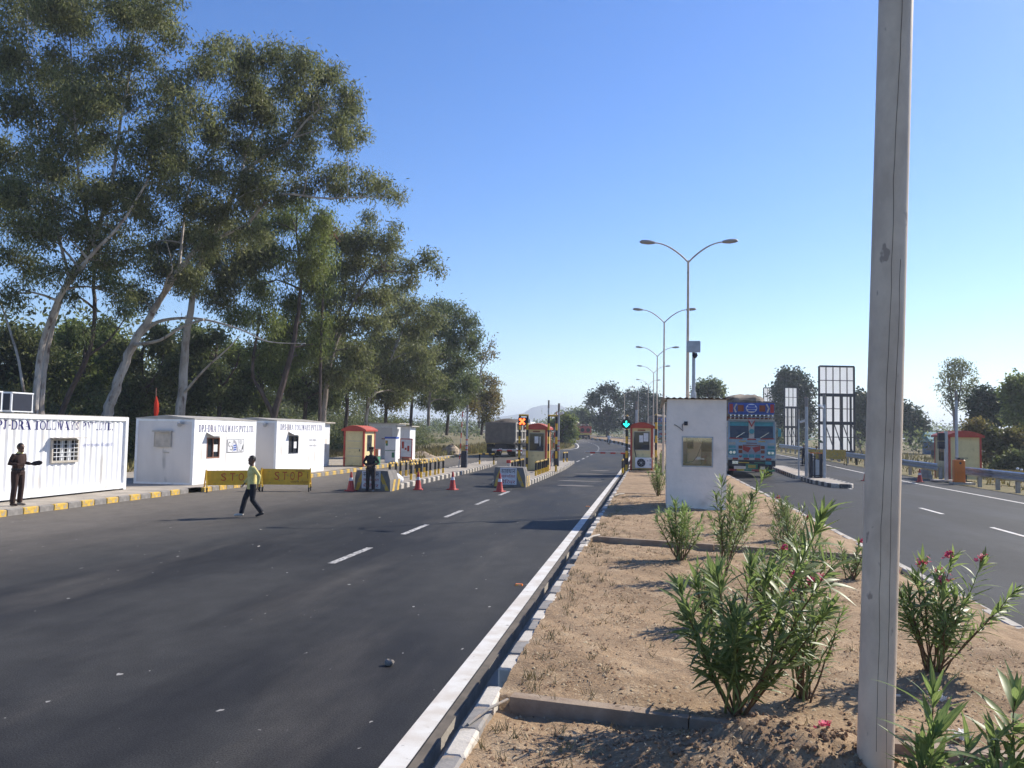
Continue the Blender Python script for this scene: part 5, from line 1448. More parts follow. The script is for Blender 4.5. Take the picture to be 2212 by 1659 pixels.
# ------------------------------------------------------------------ guard cabin on the median
def cabin():
    w, d, h = 1.64, 1.70, 3.10
    r = thing('guard_cabin', 'white guard cabin with a sliding window and corrugated roof on the median', 'cabin', (.48, 24.0, MZ - .02))
    wx0, wx1, wz0, wz1 = .41, 1.28, 1.19, 2.05
    p = MB()
    for a, b, z0, z1 in ((0, wx0, 0, h), (wx1, w, 0, h), (wx0, wx1, 0, wz0), (wx0, wx1, wz1, h)): p.box(a, b, 0, .06, z0, z1)
    p.box(0, .06, .06, d, 0, h)
    # right wall has its own opening so daylight falls inside
    p.box(w - .06, w, .06, .5, 0, h); p.box(w - .06, w, 1.2, d, 0, h); p.box(w - .06, w, .5, 1.2, 0, 1.1); p.box(w - .06, w, .5, 1.2, 2.1, h)
    p.box(.06, w - .06, d - .06, d, 0, h)
    p.build('wall', 'cabin_wall' if 'cabin_wall' in M else M.setdefault('cabin_wall', mat('cabin_wall', (0.88, 0.79, 0.69), (0.81, 0.73, 0.64), scale=2.5, rough=.6, bump=.5, bscale=9, third=(0.55, 0.48, 0.40), third_scale=1.6, third_lo=.58, third_hi=.85)), r)
    p = MB(); t = .035
    p.box(wx0, wx0 + t, -.012, .05, wz0, wz1); p.box(wx1 - t, wx1, -.012, .05, wz0, wz1); p.box(wx0 + t, wx1 - t, -.012, .05, wz0, wz0 + t); p.box(wx0 + t, wx1 - t, -.012, .05, wz1 - t, wz1)
    wo_ = p.build('window', 'grey_steel', r)
    gm = M.get('clear_glass')
    if gm is None:
        gm = bpy.data.materials.new('clear_glass'); gm.use_nodes = True; nt = gm.node_tree
        tr = nt.nodes.new('ShaderNodeBsdfTransparent'); gl = nt.nodes.new('ShaderNodeBsdfGlossy'); gl.inputs['Roughness'].default_value = .03
        mx = nt.nodes.new('ShaderNodeMixShader'); mx.inputs[0].default_value = .14
        nt.links.new(tr.outputs[0], mx.inputs[1]); nt.links.new(gl.outputs[0], mx.inputs[2]); nt.links.new(mx.outputs[0], nt.nodes['Material Output'].inputs[0]); M['clear_glass'] = gm
    p = MB(); p.box(wx0 + t, wx1 - t, .018, .024, wz0 + t, wz1 - t); p.build('pane', 'clear_glass', wo_)
    p = MB(); n = 44
    xs = [-.16 + (w + .26) * i / n for i in range(n + 1)]
    zf = lambda i, y: h + .03 + .018 * math.cos(i * math.pi / 2 * 1.0) - .02 * y
    for i in range(n):
        for dz in (0, .006):
            p.poly([(xs[i], -.12, zf(i, 0) + dz), (xs[i + 1], -.12, zf(i + 1, 0) + dz), (xs[i + 1], d + .2, zf(i + 1, 1) + dz), (xs[i], d + .2, zf(i, 1) + dz)])
    p.build('roof', 'wood_brown' if False else 'roof_rust' if 'roof_rust' in M else M.setdefault('roof_rust', mat('roof_rust', (0.20, 0.15, 0.12), (0.33, 0.27, 0.21), scale=4, rough=.7)), r)
    p = MB(); p.add([(-.16, -.1, h + .02), (-.02, -.1, h - .02), (-.02, d, h - .02), (-.2, d, h - .3), (-.16, -.1, h + .03), (-.02, -.1, h), (-.02, d, h), (-.2, d, h - .28)], [(0, 1, 2, 3), (7, 6, 5, 4), (0, 4, 5, 1), (1, 5, 6, 2), (2, 6, 7, 3), (3, 7, 4, 0)]); p.build('eave', 'pale_rib', r)
    p = MB(); p.box(.47, .57, -.03, -.001, 2.36, 2.47); p.build('socket_box', 'black_steel', r)
    p = MB(); p.tube([(.47, -.015, 2.41), (.42, -.02, 2.38), (.42, -.02, 2.30), (.445, -.02, 2.2), (.33, -.02, 2.30), (.22, -.015, 2.37)], .009, 5); p.tube([(.215, -.018, 2.37), (.2, -.018, 2.375)], .016, 6); p.build('cable', 'black_paint', r, smooth=True)
    # what shows through the window: a hung dark coat, paper, a cable, a small shelf
    p = MB(); p.box(.54, .76, .3, .38, 1.70, 2.3, ch=.02); p.box(.99, 1.30, .5, .6, 1.62, 1.98, ch=.02); p.build('hung_coat', 'uniform', r)
    p = MB(); p.box(.44, .58, .30, .31, 1.32, 1.9); p.build('notice', 'kerb_grey', r)
    p = MB(); p.tube([(.82, .35, 2.1), (.9, .33, 1.92), (.98, .3, 1.82), (.92, .3, 1.66), (.86, .3, 1.5), (.74, .28, 1.34), (.5, .3, 1.29)], .010, 5); p.build('cord', 'black_paint', r, smooth=True)
    p = MB(); p.box(.80, 1.05, .25, .5, 1.40, 1.42); p.box(.84, .95, .3, .38, 1.42, 1.47); p.build('shelf', 'white_paint', r)
    p = MB(); p.box(.98, 1.26, .62, .64, .9, 1.75); p.box(.40, 1.3, 1.0, 1.02, .8, 1.25); p.build('panel', 'kerb_slate', r)
    fl = MB(); fl.box(.06, w - .06, .06, d - .06, .02, .05); fl.build('floor', 'concrete', r)
cabin()

# ------------------------------------------------------------------ sheds and goods by the left kerb
def shed(label, loc, w, d, h, roof='concrete_pale'):
    r = thing('storage_shed', label, 'shed', loc)
    p = MB(); p.box(0, w, 0, .08, 0, h); p.box(0, .08, .08, d, 0, h); p.box(w - .08, w, .08, d, 0, h); p.box(.08, w - .08, d - .08, d, 0, h); p.build('wall', 'white_paint', r)
    p = MB(); p.box(-.3, w + .25, -.3, d + .2, h + .003, h + .07); p.build('roof', roof, r)
    return r
s = shed('white shed with an open grey front under a flat slab roof', (-21.6, 62.0, .1), 2.3, 2.2, 2.75)
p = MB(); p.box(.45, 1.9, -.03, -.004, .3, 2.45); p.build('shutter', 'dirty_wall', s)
p = MB(); p.box(1.05, 1.75, -.036, -.031, 1.55, 1.62); p.build('lettering', 'brown_print', s)
s = shed('narrow white shed with a tall door panel at the right end of the sheds', (-18.75, 61.0, .1), .75, 1.5, 2.55)
p = MB(); p.box(.1, .65, -.03, -.004, .15, 2.3); p.build('door', 'white_wall', s)
s = shed('small white flat roofed hut peeping out behind the farthest office', (-21.1, 46.0, .1), 1.9, 2.0, 2.62, 'concrete_pale')
p = MB(); p.box(1.915, 1.93, .4, 1.5, .9, 1.7); p.build('panel', 'dirty_wall', s)
c = thing('vending_cabinet', 'white cabinet with a blue top rail beside the cream kiosk', 'cabinet', (-17.75, 54.3, .17))
p = MB(); p.box(0, .75, 0, .6, 0, 1.62); p.build('case', 'white_paint', c)
p = MB(); p.box(-.03, .78, -.03, .63, 1.63, 1.75); p.build('top_rail', 'blue_paint', c)
p = MB(); p.box(.02, .72, -.015, -.003, .80, .84); p.box(.06, .2, -.02, -.004, 1.15, 1.5); p.box(.5, .68, -.02, -.004, .35, .7); p.build('panel_trim', 'green_paint', c)
p = MB(); p.box(.03, .17, -.03, -.021, 1.3, 1.5); p.build('sticker', 'kerb_yellow', c)
c = thing('notice_board', 'white notice board in a red frame behind the capped guard', 'notice board', (-17.8, 57.9, .17))
p = MB(); p.box(.06, .86, 0, .04, .30, 1.55); p.build('board', 'reflect_white', c)
p = MB(); p.box(0, .06, -.01, .05, 0, 1.62); p.box(.86, .92, -.01, .05, 0, 1.62); p.box(.06, .86, -.01, .05, 1.55, 1.62); p.box(.06, .86, -.01, .05, .24, .30); p.build('frame', 'red_print', c)
p = MB(); p.box(.14, .3, -.012, -.002, .9, 1.4); p.box(.55, .7, -.012, -.002, .7, 1.1); p.box(.36, .5, -.012, -.002, .8, .95); p.build('print', 'red_print', c)
c = thing('storage_crate', 'two tone crate, brown above and green below, in front of the white cabinet', 'crate', (-17.62, 50.6, .17))
p = MB(); p.box(0, .62, 0, .55, 0, .52, ch=.01); p.build('green_half', 'green_paint', c)
p = MB(); p.box(0, .62, 0, .55, .525, 1.0, ch=.01); p.build('brown_half', 'wood_brown', c)
p = MB(); p.box(.624, .63, .08, .45, .56, .95); p.build('print', 'reflect_white', c)
c = thing('water_drum', 'small white drum between the cream kiosk and the two tone crate', 'drum', (-17.55, 49.9, .17))
p = MB(); p.tube([(0, 0, 0), (0, 0, .06), (0, 0, .36), (0, 0, .42), (0, 0, .46)], [.17, .2, .2, .15, .07], 14); p.build('body', 'white_paint', c, smooth=True)
p = MB(); p.tube([(0, 0, .46), (0, 0, .51)], .08, 12); p.build('lid', 'blue_paint', c)
c = thing('carton', 'brown carton on the pavement below the narrow white shed', 'carton', (-17.75, 58.2, .17))
p = MB(); p.box(0, .58, 0, .5, 0, .62); p.build('box', 'wood_brown', c)
p = MB(); p.box(.0, .58, -.02, .1, .622, .635); p.box(.0, .58, .4, .52, .622, .635); p.build('flap', 'roof_red', c)
def heap(label, loc, r, h, seed):
    rr = random.Random(seed); mb = MB(); n = 18; rows = 7
    for j in range(rows + 1):
        t = j / rows
        for k in range(n):
            a = 2 * math.pi * k / n; q = r * (1 - t) ** .8 * (1 + .18 * math.sin(3 * a + seed) + rr.uniform(-.08, .08))
            mb.v.append((q * math.cos(a), q * .8 * math.sin(a), h * t * (1 + rr.uniform(-.1, .1)) - .05))
    for j in range(rows):
        for k in range(n): mb.f.append((j * n + k, j * n + (k + 1) % n, (j + 1) * n + (k + 1) % n, (j + 1) * n + k))
    mb.f.append(tuple(rows * n + k for k in range(n))); mb.mi = [0] * len(mb.f)
    o = mb.build('earth_heap', 'rock_pale', None, loc=loc)
    return tag(o, label, 'earth heap', 'earth heaps on the left verge')
heap('broad low heap of pale earth on the left verge', (-18.6, 66.5, .2), 1.5, .55, 3)
heap('taller pale earth heap by the first grey lane pole', (-18.2, 75.5, .3), 1.15, .95, 5)
# houses and a wall far off on the right
simple('house_dark', (0.035, 0.05, 0.10), 0.8)
def house(label, loc, w, d, h, wall, roof, rz=0):
    r = thing('farm_house', label, 'house', loc, R(rz), 'small houses beyond the right verge')
    p = MB(); p.box(0, w, 0, d, 0, h); p.build('wall', wall, r)
    p = MB(); p.prism([(-.5, h - .1), (d + .5, h - .1), (d / 2, h + d * .28)], 'x', -.5, w + .5); p.build('roof', roof, r)
    p = MB(); p.box(w * .4, w * .52, -.05, -.01, 0, h * .75); p.build('door', 'black_steel', r)
    for x in (.15, .75):
        p = MB(); p.box(w * x, w * x + .9, -.05, -.01, h * .4, h * .8); p.build('window', 'glass_dark', r)
    return r
house('house with a teal gabled roof half hidden by the dark roadside tree', (41.5, 132, -.1), 5, 5, 2.2, 'house_blue', 'roof_teal')
house('low dark blue walled house beside the teal roofed house', (37.0, 112, -.6), 4.5, 4, 1.7, 'house_dark', 'dump_grey', 12)
house('house with a faded red roof behind the bushes at the right edge', (48, 112, .5), 10, 6, 4.2, 'dump_grey', 'roof_red')
# ------------------------------------------------------------------ street lamps on the median
def lamp_proto():
    r = thing('street_lamp', '', 'street lamp', (0, 0, 0), 0, 'double arm street lamps along the median')
    H = 7.75
    p = MB(); p.tube([(0, 0, 0), (0, 0, 2.5), (0, 0, H)], [.066, .056, .036], 8); p.build('pole', 'pole_steel', r)
    p = MB(); p.box(-.2, .2, -.2, .2, -.03, .012); p.build('base_plate', 'grey_steel', r)
    for s in (-1, 1):
        pts = [(0, 0, H - .06)]
        for k in range(1, 9):
            t = k / 8
            pts.append((s * (1.14 * t), 0, H - .06 + .66 * math.sin(t * math.pi / 2) ** .9))
        p = MB(); p.tube(pts, [.028] * 5 + [.022] * 4, 7); a = p.build('arm', 'pole_steel', r, smooth=True)
        q = Vector(pts[-1]); p = MB()
        p.tube([q - Vector((s * .06, 0, 0)), q + Vector((s * .05, 0, .01)), q + Vector((s * .16, 0, .02)), q + Vector((s * .36, 0, .035)), q + Vector((s * .43, 0, .03))], [(.05, .04), (.10, .06), (.12, .075), (.10, .06), (.03, .02)], 10, ref=(0, 1, 0))
        hd = p.build('lamp_head', 'lamp_grey' if 'lamp_grey' in M else M.setdefault('lamp_grey', mat('lamp_grey', (0.40, 0.38, 0.36), (0.32, 0.30, 0.29), rough=.5)), a, smooth=True)
    return r
M['pole_steel'] = mat('pole_steel', (0.72, 0.58, 0.44), (0.56, 0.44, 0.33), scale=4.0, rough=.55, metal=.0, stretch=(1, 1, .55), third=(0.36, 0.28, 0.22), third_scale=9, third_lo=.67, third_hi=.7, bump=.12, bscale=12)
lp = lamp_proto(); lu = []
LL = [((1.18, 27.2), 'tallest looking double arm lamp, rising behind the guard cabin'), ((.66, 42), 'double arm lamp second behind the cabin lamp'),
      ((.48, 61), 'third double arm lamp beyond the guard cabin'), ((.30, 80), 'fourth double arm lamp beyond the guard cabin'), ((-.25, 104), 'fifth double arm lamp, just above the right booth roof'),
      ((-1.75, 125), 'lamp at the start of the bend, in front of the dark tree'), ((-4.25, 140), 'lamp farthest along the bend, left of the green arrow signal')]
for (x, y), lab in LL:
    o = place(lp, lu, (x, y, zt(y) + MZ - .03), R(2) if y < 100 else R(12 + (y - 100) * .9), lab)
# lean of the nearest pole and the thin cracks and paint drips along it
near = thing('roadside_pole', 'thick weathered octagonal pole with crack lines close to the viewer', 'pole', (1.325, 5.32, MZ - .05))
near.rotation_euler = (0, R(2.0), R(10))
p = MB(); p.tube([(0, 0, -.3), (0, 0, 2.5), (0, 0, 5.2), (0, 0, 9.5)], [.103, .102, .100, .085], 24); p.build('shaft', 'pole_steel', near, smooth=True)
p = MB(); p.tube([(0, 0, .0), (0, 0, .08)], [.14, .13], 8); p.build('base_collar', 'concrete', near)
p = MB()
pts = []; z = .3
rr = random.Random(3); a = -1.95
while z < 5.0:
    pts.append((.1015 * math.cos(a), .1015 * math.sin(a), z)); a += rr.uniform(-.05, .06); z += .13
p.tube(pts, .0015, 4)
pts = []; z = .2; a = -1.35
while z < 3.3:
    pts.append((.1015 * math.cos(a), .1015 * math.sin(a), z)); a += rr.uniform(-.06, .05); z += .15
p.tube(pts, .0016, 4)
p.build('crack', 'bark_dark', near)

# camera mast behind the cabin
m_ = thing('camera_mast', 'stepped mast with a square sign box and dome camera behind the guard cabin', 'mast', (1.36, 27.0, MZ - .02))
p = MB(); p.tube([(0, 0, 0), (0, 0, 3.45), (0, 0, 3.46), (0, 0, 5.05)], [.085, .085, .055, .05], 10); p.build('pole', 'grey_steel', m_)
p = MB(); p.box(-.22, .2, -.17, -.06, 4.72, 5.08, ch=.015); p.build('sign_box', 'grey_steel', m_)
p = MB(); p.tube([(.03, -.1, 4.70), (.03, -.1, 4.62), (.03, -.1, 4.53)], [.07, .09, .03], 10); p.build('dome_camera', 'black_steel', m_, smooth=True)

# ------------------------------------------------------------------ lane poles, barrier arms, signals
def lane_pole(label, loc, h, camera=0, bands=True, r=.07, grp='grey lane poles', rz=0):
    o = thing('lane_pole', label, 'pole', loc, rz, grp)
    p = MB(); p.tube([(0, 0, 0), (0, 0, h)], [r, r * .92], 10); p.build('pole', 'grey_steel', o)
    p = MB(); p.tube([(0, 0, h - .55), (0, 0, h + .01)], [r + .004, r + .002], 10); p.build('top_sleeve', 'kerb_slate', o)
    if bands:
        for z in (1.05, 1.3, 1.65):
            p = MB(); p.tube([(0, 0, z), (0, 0, z + .07)], r + .006, 10); p.build('band', 'cone_red', o)
    if camera:
        p = MB(); p.tube([(0, 0, h - .75), (camera * .1, -.08, h - .72)], .02, 6); c = p.build('bracket', 'grey_steel', o)
        p = MB(); p.bar((camera * .08, -.1, h - .72), (camera * .34, -.42, h - .62), .12, .11); q = p.build('camera', 'white_paint', c)
    return o
def raised_arm(label, loc, h, leanx=.12):
    o = thing('boom_barrier', label, 'barrier', loc, 0, 'boom barriers on the lanes')
    p = MB(); p.box(-.02, .30, -.18, .18, 0, 1.02, ch=.02); p.build('housing', 'black_steel', o)
    n = 10
    for i in range(n):
        a, b = i / n, (i + 1) / n
        p = MB(); p.bar((-.10 + leanx * a, -.24, .2 + h * a), (-.10 + leanx * b, -.24, .2 + h * b), .055, .03); p.build('arm_band', 'kerb_white' if i % 2 == 0 else 'cone_red', o)
    p = MB(); p.tube([(-.13, -.22, 0), (-.12, -.22, .34)], .035, 6); p.tube([(-.1, -.3, .8), (-.1, .1, .8)], .05, 8); p.build('pivot', 'grey_steel', o)
    return o
lane_pole('lane pole with white camera on the left toll island', (-10.96, 49.3, .19), 3.8, -1)
raised_arm('boom barrier with its thin arm raised on the left toll island', (-11.15, 48.9, .19), 3.2, .15)
lane_pole('lane pole with white camera on the middle toll island', (-5.95, 54.6, .19), 4.15, 1)
raised_arm('boom barrier with its thin arm raised right of the red cross booth', (-6.2, 54.4, .19), 3.4, .25)
lane_pole('tall thin lane pole rising behind the red cross booth', (-6.95, 57.2, .24), 4.4, 0, False, .06)
lane_pole('grey lane pole behind the green arrow signal', (-.85, 52.5, .38), 4.1, 0, False, .085)
lane_pole('lane pole with camera at the near end of the right island', (9.50, 48.1, .19), 4.6, -1, False, .085)
lane_pole('plain lane pole behind the right island barrier', (8.72, 49.0, .19), 4.5, 0, False, .095)
lane_pole('thin pole with a small lamp at the gap in the right island', (8.42, 49.7, .1), 3.9, 1, False, .04)
lane_pole('tall grey pole behind the orange barrier box', (17.15, 50.6, .0), 5.2, 0, False, .085)
b = thing('barrier_machine', 'barrier cabinet between the two poles on the right island', 'barrier', (8.92, 48.25, .19))
p = MB(); p.box(0, .36, 0, .4, .05, .98, ch=.02); p.build('cabinet', 'grey_steel', b)
p = MB(); p.box(-.16, -.02, -.05, .4, 0, 1.32); p.box(.38, .50, -.05, .4, 0, 1.32); p.box(.05, .12, -.1, -.02, 0, 1.2); p.build('side_frame', 'black_steel', b)
p = MB(); p.bar((-.2, -.12, .12), (.55, -.12, .12), .05, .05); p.tube([(0, -.2, .02), (.3, -.2, .02)], .04, 8); p.build('foot_rail', 'black_steel', b)
p = MB(); p.bar((-.16, -.1, 1.36), (.5, -.1, 1.36), .05, .05); p.build('top_rail', 'orange_paint', b)
def boom_closed(label, loc, L, sgn, n=8):
    o = thing('boom_barrier', label, 'barrier', loc, 0, 'boom barriers on the lanes')
    for i in range(n):
        p = MB(); p.bar((sgn * L * i / n, 0, 1.02), (sgn * L * (i + 1) / n, 0, 1.02), .04, .09); p.build('arm_band', 'kerb_white' if i % 2 else 'cone_red', o)
    p = MB(); p.bar((sgn * -.25, .02, 1.08), (sgn * L, .02, 1.08), .03, .035); p.build('top_tube', 'white_paint', o)
    p = MB(); p.box(-.16, .16, .05, .4, 0, 1.12, ch=.02); p.build('housing', 'black_steel', o)
    return o
boom_closed('closed boom barrier across the lane left of the green arrow booth', (-1.45, 51.5, .2), 2.5, -1)
boom_closed('closed boom barrier between the red cross booth and the dumper truck', (-7.35, 52.2, .2), 2.6, -1)
p_ = thing('guide_post', 'short red and white banded post left of the red cross booth', 'post', (-6.55, 38.6, .19))
for i in range(6):
    p = MB(); p.tube([(0, 0, .15 * i + .002), (0, 0, .15 * i + .148)], .10, 12); p.build('band', 'kerb_white' if i % 2 == 0 else 'cone_red', p_)
def signal(label, loc, kind):
    o = thing('lane_signal', label, 'traffic signal', loc, 0, 'lane signals over the booths')
    p = MB(); p.box(-.23, .23, 0, .16, -.23, .23, ch=.02)
    if kind == 'arrow':
        p = MB(); p.tube([(0, 0, 0), (0, .16, 0)], .30, 8)
    p.build('housing', 'black_paint', o)
    p = MB()
    if kind == 'cross':
        for s in (-1, 1): p.bar((-.15, -.012 - .002 * s, -.16 * s), (.15, -.012 - .002 * s, .16 * s), .02, .085, up=(0, 0, 1))
        for x in (-.1, .1):
            p.disc((x, -.016, .11), (0, 1, 0), .07, .014, 12); p.disc((x, -.016, -.13), (0, 1, 0), .06, .014, 12)
        p.build('cross', 'red_lamp', o)
    else:
        p.box(-.035, .035, -.02, -.004, -.06, .18); p.bar((-.16, -.015, .02), (.012, -.015, -.16), .018, .075); p.bar((.16, -.018, .02), (-.012, -.018, -.16), .018, .075)
        p.build('arrow', 'green_lamp', o)
    return o
signal('red cross lane signal on the black and yellow hoop left of the booth', (-7.26, 47.2, 3.02), 'cross')
signal('green arrow lane signal above the right toll booth', (-1.34, 48.0, 2.98), 'arrow')

# ------------------------------------------------------------------ black and yellow guard hoops
def hoop(name, label, h, L, r, loc, rz, grp, seq=('yellow_paint', 'black_paint'), lens=(.42, 1.0), tops='bar'):
    """two banded posts joined by a top pipe; legs along local x"""
    o = thing(name, label, 'guard rail', loc, rz, grp)
    z0 = 0.0
    cuts = [h * t for t in lens]
    for x in (0, L):
        z0 = 0
        for i, z1 in enumerate(cuts):
            p = MB(); p.tube([(x, 0, z0), (x, 0, z1)], r, 10); p.build('band', seq[i % 2], o); z0 = z1
    n = 5 if L > .5 else 3
    for i in range(n):
        p = MB(); a, b = -r + (L + 2 * r) * i / n, -r + (L + 2 * r) * (i + 1) / n
        p.tube([(a, 0, h + r * .6), (b, 0, h + r * .6)], r * .95, 8); p.build('top_band', 'kerb_yellow' if i % 2 == 0 else 'black_paint' if L > .5 else 'yellow_paint', o)
    return o
GH = 'short black and yellow hoops on the toll islands'
proto = hoop('guard_hoop', '', .66, .95, .055, (0, 0, 0), 0, GH); hu = []
lab_r = ['short hoop nearest the viewer on the right edge of the left island', 'short hoop second on the right edge of the left island', 'short hoop third on the right edge of the left island', 'short hoop farthest on the right edge of the left island']
lab_l = [s.replace('right edge', 'left edge') for s in lab_r]
for i in range(4):
    place(proto, hu, (-10.52 - i * .03, 36.0 + i * 1.75, .19), R(90), lab_r[i])
    place(proto, hu, (-11.62 - i * .03, 36.3 + i * 1.75, .19), R(90), lab_l[i])
place(proto, hu, (-11.15, 54.2, .21), R(20), 'single short hoop beyond the lane pole on the left island')
lab_m = ['short hoop nearest on the right edge of the middle island', 'short hoop halfway along the right edge of the middle island', 'short hoop closest to the booth on the right edge of the middle island']
for i in range(3):
    place(proto, hu, (-5.74, 42.2 + i * 1.7, .19), R(90), lab_m[i])
    place(proto, hu, (-7.02, 41.6 + i * 1.85, .19), R(90), lab_m[i].replace('right edge', 'left edge'))
place(proto, hu, (-6.25, 61.0, .25), R(80), 'short hoop at the far tip of the middle island')
place(proto, hu, (-1.42, 44.6, .32), R(90), 'short hoop on the median kerb below the green arrow')
GT = 'tall black and yellow hoops beside the booths'
seq = ('black_paint', 'yellow_paint')
tall = hoop('height_hoop', '', 3.15, .45, .062, (0, 0, 0), 0, GT, ('yellow_paint', 'black_paint'), (.12, .24, .37, .5, .63, .75, .87, 1.0)); tu = []
place(tall, tu, (-7.42, 47.35, .19), 0, 'tall hoop under the red cross signal, left of its booth')
place(tall, tu, (-5.72, 47.2, .19), R(8), 'tall hoop right of the red cross booth')
place(tall, tu, (-1.32, 48.1, .28), R(88), 'tall hoop left of the green arrow booth')
place(tall, tu, (.34, 48.1, .36), R(88), 'tall hoop right of the green arrow booth')

# ------------------------------------------------------------------ concrete nose blocks with warning boards
def nose_block(label, loc, w, h, d):
    o = thing('barrier_block', label, 'barrier block', loc, 0, 'striped concrete blocks at the island noses')
    p = MB(); p.prism([(0, 0), (w, 0), (w - .02, h * .55), (w - .12, h), (.06, h), (0, h * .6)], 'y', 0, d); p.build('block', 'block_grey' if 'block_grey' in M else M.setdefault('block_grey', mat('block_grey', (0.15, 0.14, 0.13), (0.22, 0.20, 0.18), scale=3, rough=.85, bump=.3)), o)
    p = MB(); p.box(w * .20, w * .72, -.03, -.003, h * .12, h * .97); sg = p.build('warning_board', 'reflect_white', o)
    t = [('सावधान', 'black_print'), ('स्वचिलत', 'brown_print'), ('बैिरयर', 'red_print')]
    for i, (s, m) in enumerate(t):
        text_on('lettering', s, (w * .24, -.031, h * (.70 - i * .26)), (1, 0, 0), (0, 0, 1), w * .44, h * .21, 'black_print' if i == 0 else 'red_print', sg)
    p = MB(); zz = .003
    p.poly([(.02, -zz, .02), (.16, -zz, .02), (w * .20, -zz, h * .5), (w * .19, -zz, h * .9), (.12, -zz, h * .5)])
    p.poly([(w * .73, -zz, h * .88), (w * .77, -zz, h * .80), (w * .97, -zz, h * .04), (w * .86, -zz, h * .04), (w * .73, -zz, h * .55)])
    p.build('stripe', 'kerb_yellow', o)
    p = MB()
    for k in range(2): p.poly([(w + .003, .25 + k * .6, 0), (w + .003, .5 + k * .6, 0), (w - .017, .75 + k * .6, h * .55), (w - .017, .5 + k * .6, h * .55)])
    p.build('stripe', 'kerb_yellow', o)
    return o
nose_block('striped block with a warning board at the nose of the middle island', (-6.75, 35.95, 0), 1.42, .86, 1.0)
nose_block('striped block with a warning board behind the capped guard', (-11.42, 31.3, 0), 1.45, .80, 1.1)
sk = thing('sack', 'white cement sack slumped on the left island behind its nose block', 'sack', (-10.35, 33.0, .19))
p = MB(); p.ell((0, 0, .22), (.30, .34, .24), 12, 8); p.ell((.12, .25, .16), (.2, .25, .18), 10, 6); p.build('bag', 'white_paint', sk, smooth=True)
sk = thing('sack', 'dusty white sack on the middle island behind its nose block', 'sack', (-5.72, 37.6, .19))
p = MB(); p.ell((0, 0, .16), (.22, .36, .18), 12, 8); p.build('bag', 'kerb_white', sk, smooth=True)

# ------------------------------------------------------------------ traffic cones
def cone_proto():
    r = thing('traffic_cone', '', 'traffic cone', (0, 0, 0), 0, 'traffic cones')
    p = MB(); p.box(-.19, .19, -.19, .19, 0, .035, ch=.01); p.build('base', 'cone_red', r)
    p = MB(); p.tube([(0, 0, .035), (0, 0, .07), (0, 0, .40)], [.16, .14, .085], 14); p.tube([(0, 0, .52), (0, 0, .74)], [.063, .028], 14); p.build('body', 'cone_red', r, smooth=True)
    p = MB(); p.tube([(0, 0, .40), (0, 0, .52)], [.088, .066], 14); p.build('collar', 'reflect_white', r)
    return r
cp = cone_proto(); cu = []
for x, y, lab, g in [(-9.25, 32.7, 'traffic cone in front of the left island kerb', 0), (-7.96, 33.3, 'lone traffic cone between the two striped blocks', 0), (-5.94, 33.0, 'traffic cone in front of the middle striped block', 0), (-11.47, 31.0, 'traffic cone leaning on the block beside the capped guard', 0),
                     (12.1, 49.9, 'traffic cone just left of the near lamp pole on the right road', 0), (15.05, 50.2, 'traffic cone on the right road edge near the kiosk', 0)]:
    place(cp, cu, (x, y, zt(y) + .003), R(rnd.uniform(-30, 30)), lab)

# ------------------------------------------------------------------ yellow STOP barricades on castors
def barricade(name, label, loc, rz, L, h0, h1, word, m='yellow_paint', grp=None, extra=None, wheels=True, open_frame=True):
    o = thing(name, label, 'barricade', loc, R(rz), grp)
    p = MB(); p.box(0, L, -.015, .015, h0, h1); pn = p.build('panel', m, o)
    if word:
        n = len(word)
        for i, ch in enumerate(word):
            x = L * (.26 + .165 * i)
            text_on('lettering', ch, (x, -.015, h0 + (h1 - h0) * .30), (1, 0, 0), (0, 0, 1), L * .10, (h1 - h0) * .52, 'stop_red' if 'stop_red' in M else M.setdefault('stop_red', mat('stop_red', (0.55, 0.09, 0.02), (0.45, 0.07, 0.02), scale=5)), pn)
    if extra:
        text_on('lettering', 'पोरवाल ट्रेडर्स', (L * .60, -.018, h0 + (h1 - h0) * .08), (1, 0, 0), (0, 0, 1), L * .38, (h1 - h0) * .2, 'brown_print', pn)
        p = MB(); p.box(L * .70, L * .90, -.02, -.016, h0 + (h1 - h0) * .86, h0 + (h1 - h0) * .9); p.box(L * .955, L * .965, -.02, -.016, h0 + (h1 - h0) * .4, h0 + (h1 - h0) * .7); p.build('lettering', 'brown_print', pn)
    for x in (-.03, L + .03):
        p = MB(); p.bar((x, -.34, .14), (x, 0, h1 + .03), .045, .045); p.bar((x, .34, .14), (x, 0, h1 + .0), .045, .045); p.bar((x, -.28, .3), (x, .28, .3), .035, .035)
        fr = p.build('trestle', m, o)
        if wheels:
            for s in (-1, 1):
                p = MB(); p.disc((x, s * .34, .075), (1, 0, 0), .075, .035, 12); p.box(x - .03, x + .03, s * .34 - .02, s * .34 + .02, .12, .17); p.build('castor', 'rubber', fr)
    return o
GB = 'yellow stop barricades closing the left lane'
barricade('stop_barricade', 'nearer yellow stop barricade, behind the walking man', (-16.1, 28.45, 0), 38, 1.92, .24, .78, 'STOP', grp=GB)
barricade('stop_barricade', 'farther yellow stop barricade with a painted sponsor line', (-14.55, 29.75, 0), 17, 1.75, .24, .84, 'STOP', grp=GB, extra=1)
barricade('road_barricade', 'orange yellow barricade beside the guard rail under the largest hoarding', (12.4, 70.2, .2), 4, 3.1, .5, 1.25, None, 'kerb_yellow')
barricade('road_barricade', 'yellow barricade lying askew behind the right guard rail', (19.8, 52.5, -.3), -58, 3.6, .45, 1.05, None, 'kerb_yellow')
bg = thing('plastic_bag', 'crumpled white bag hung on the askew barricade', 'bag', (20.55, 51.2, .85))
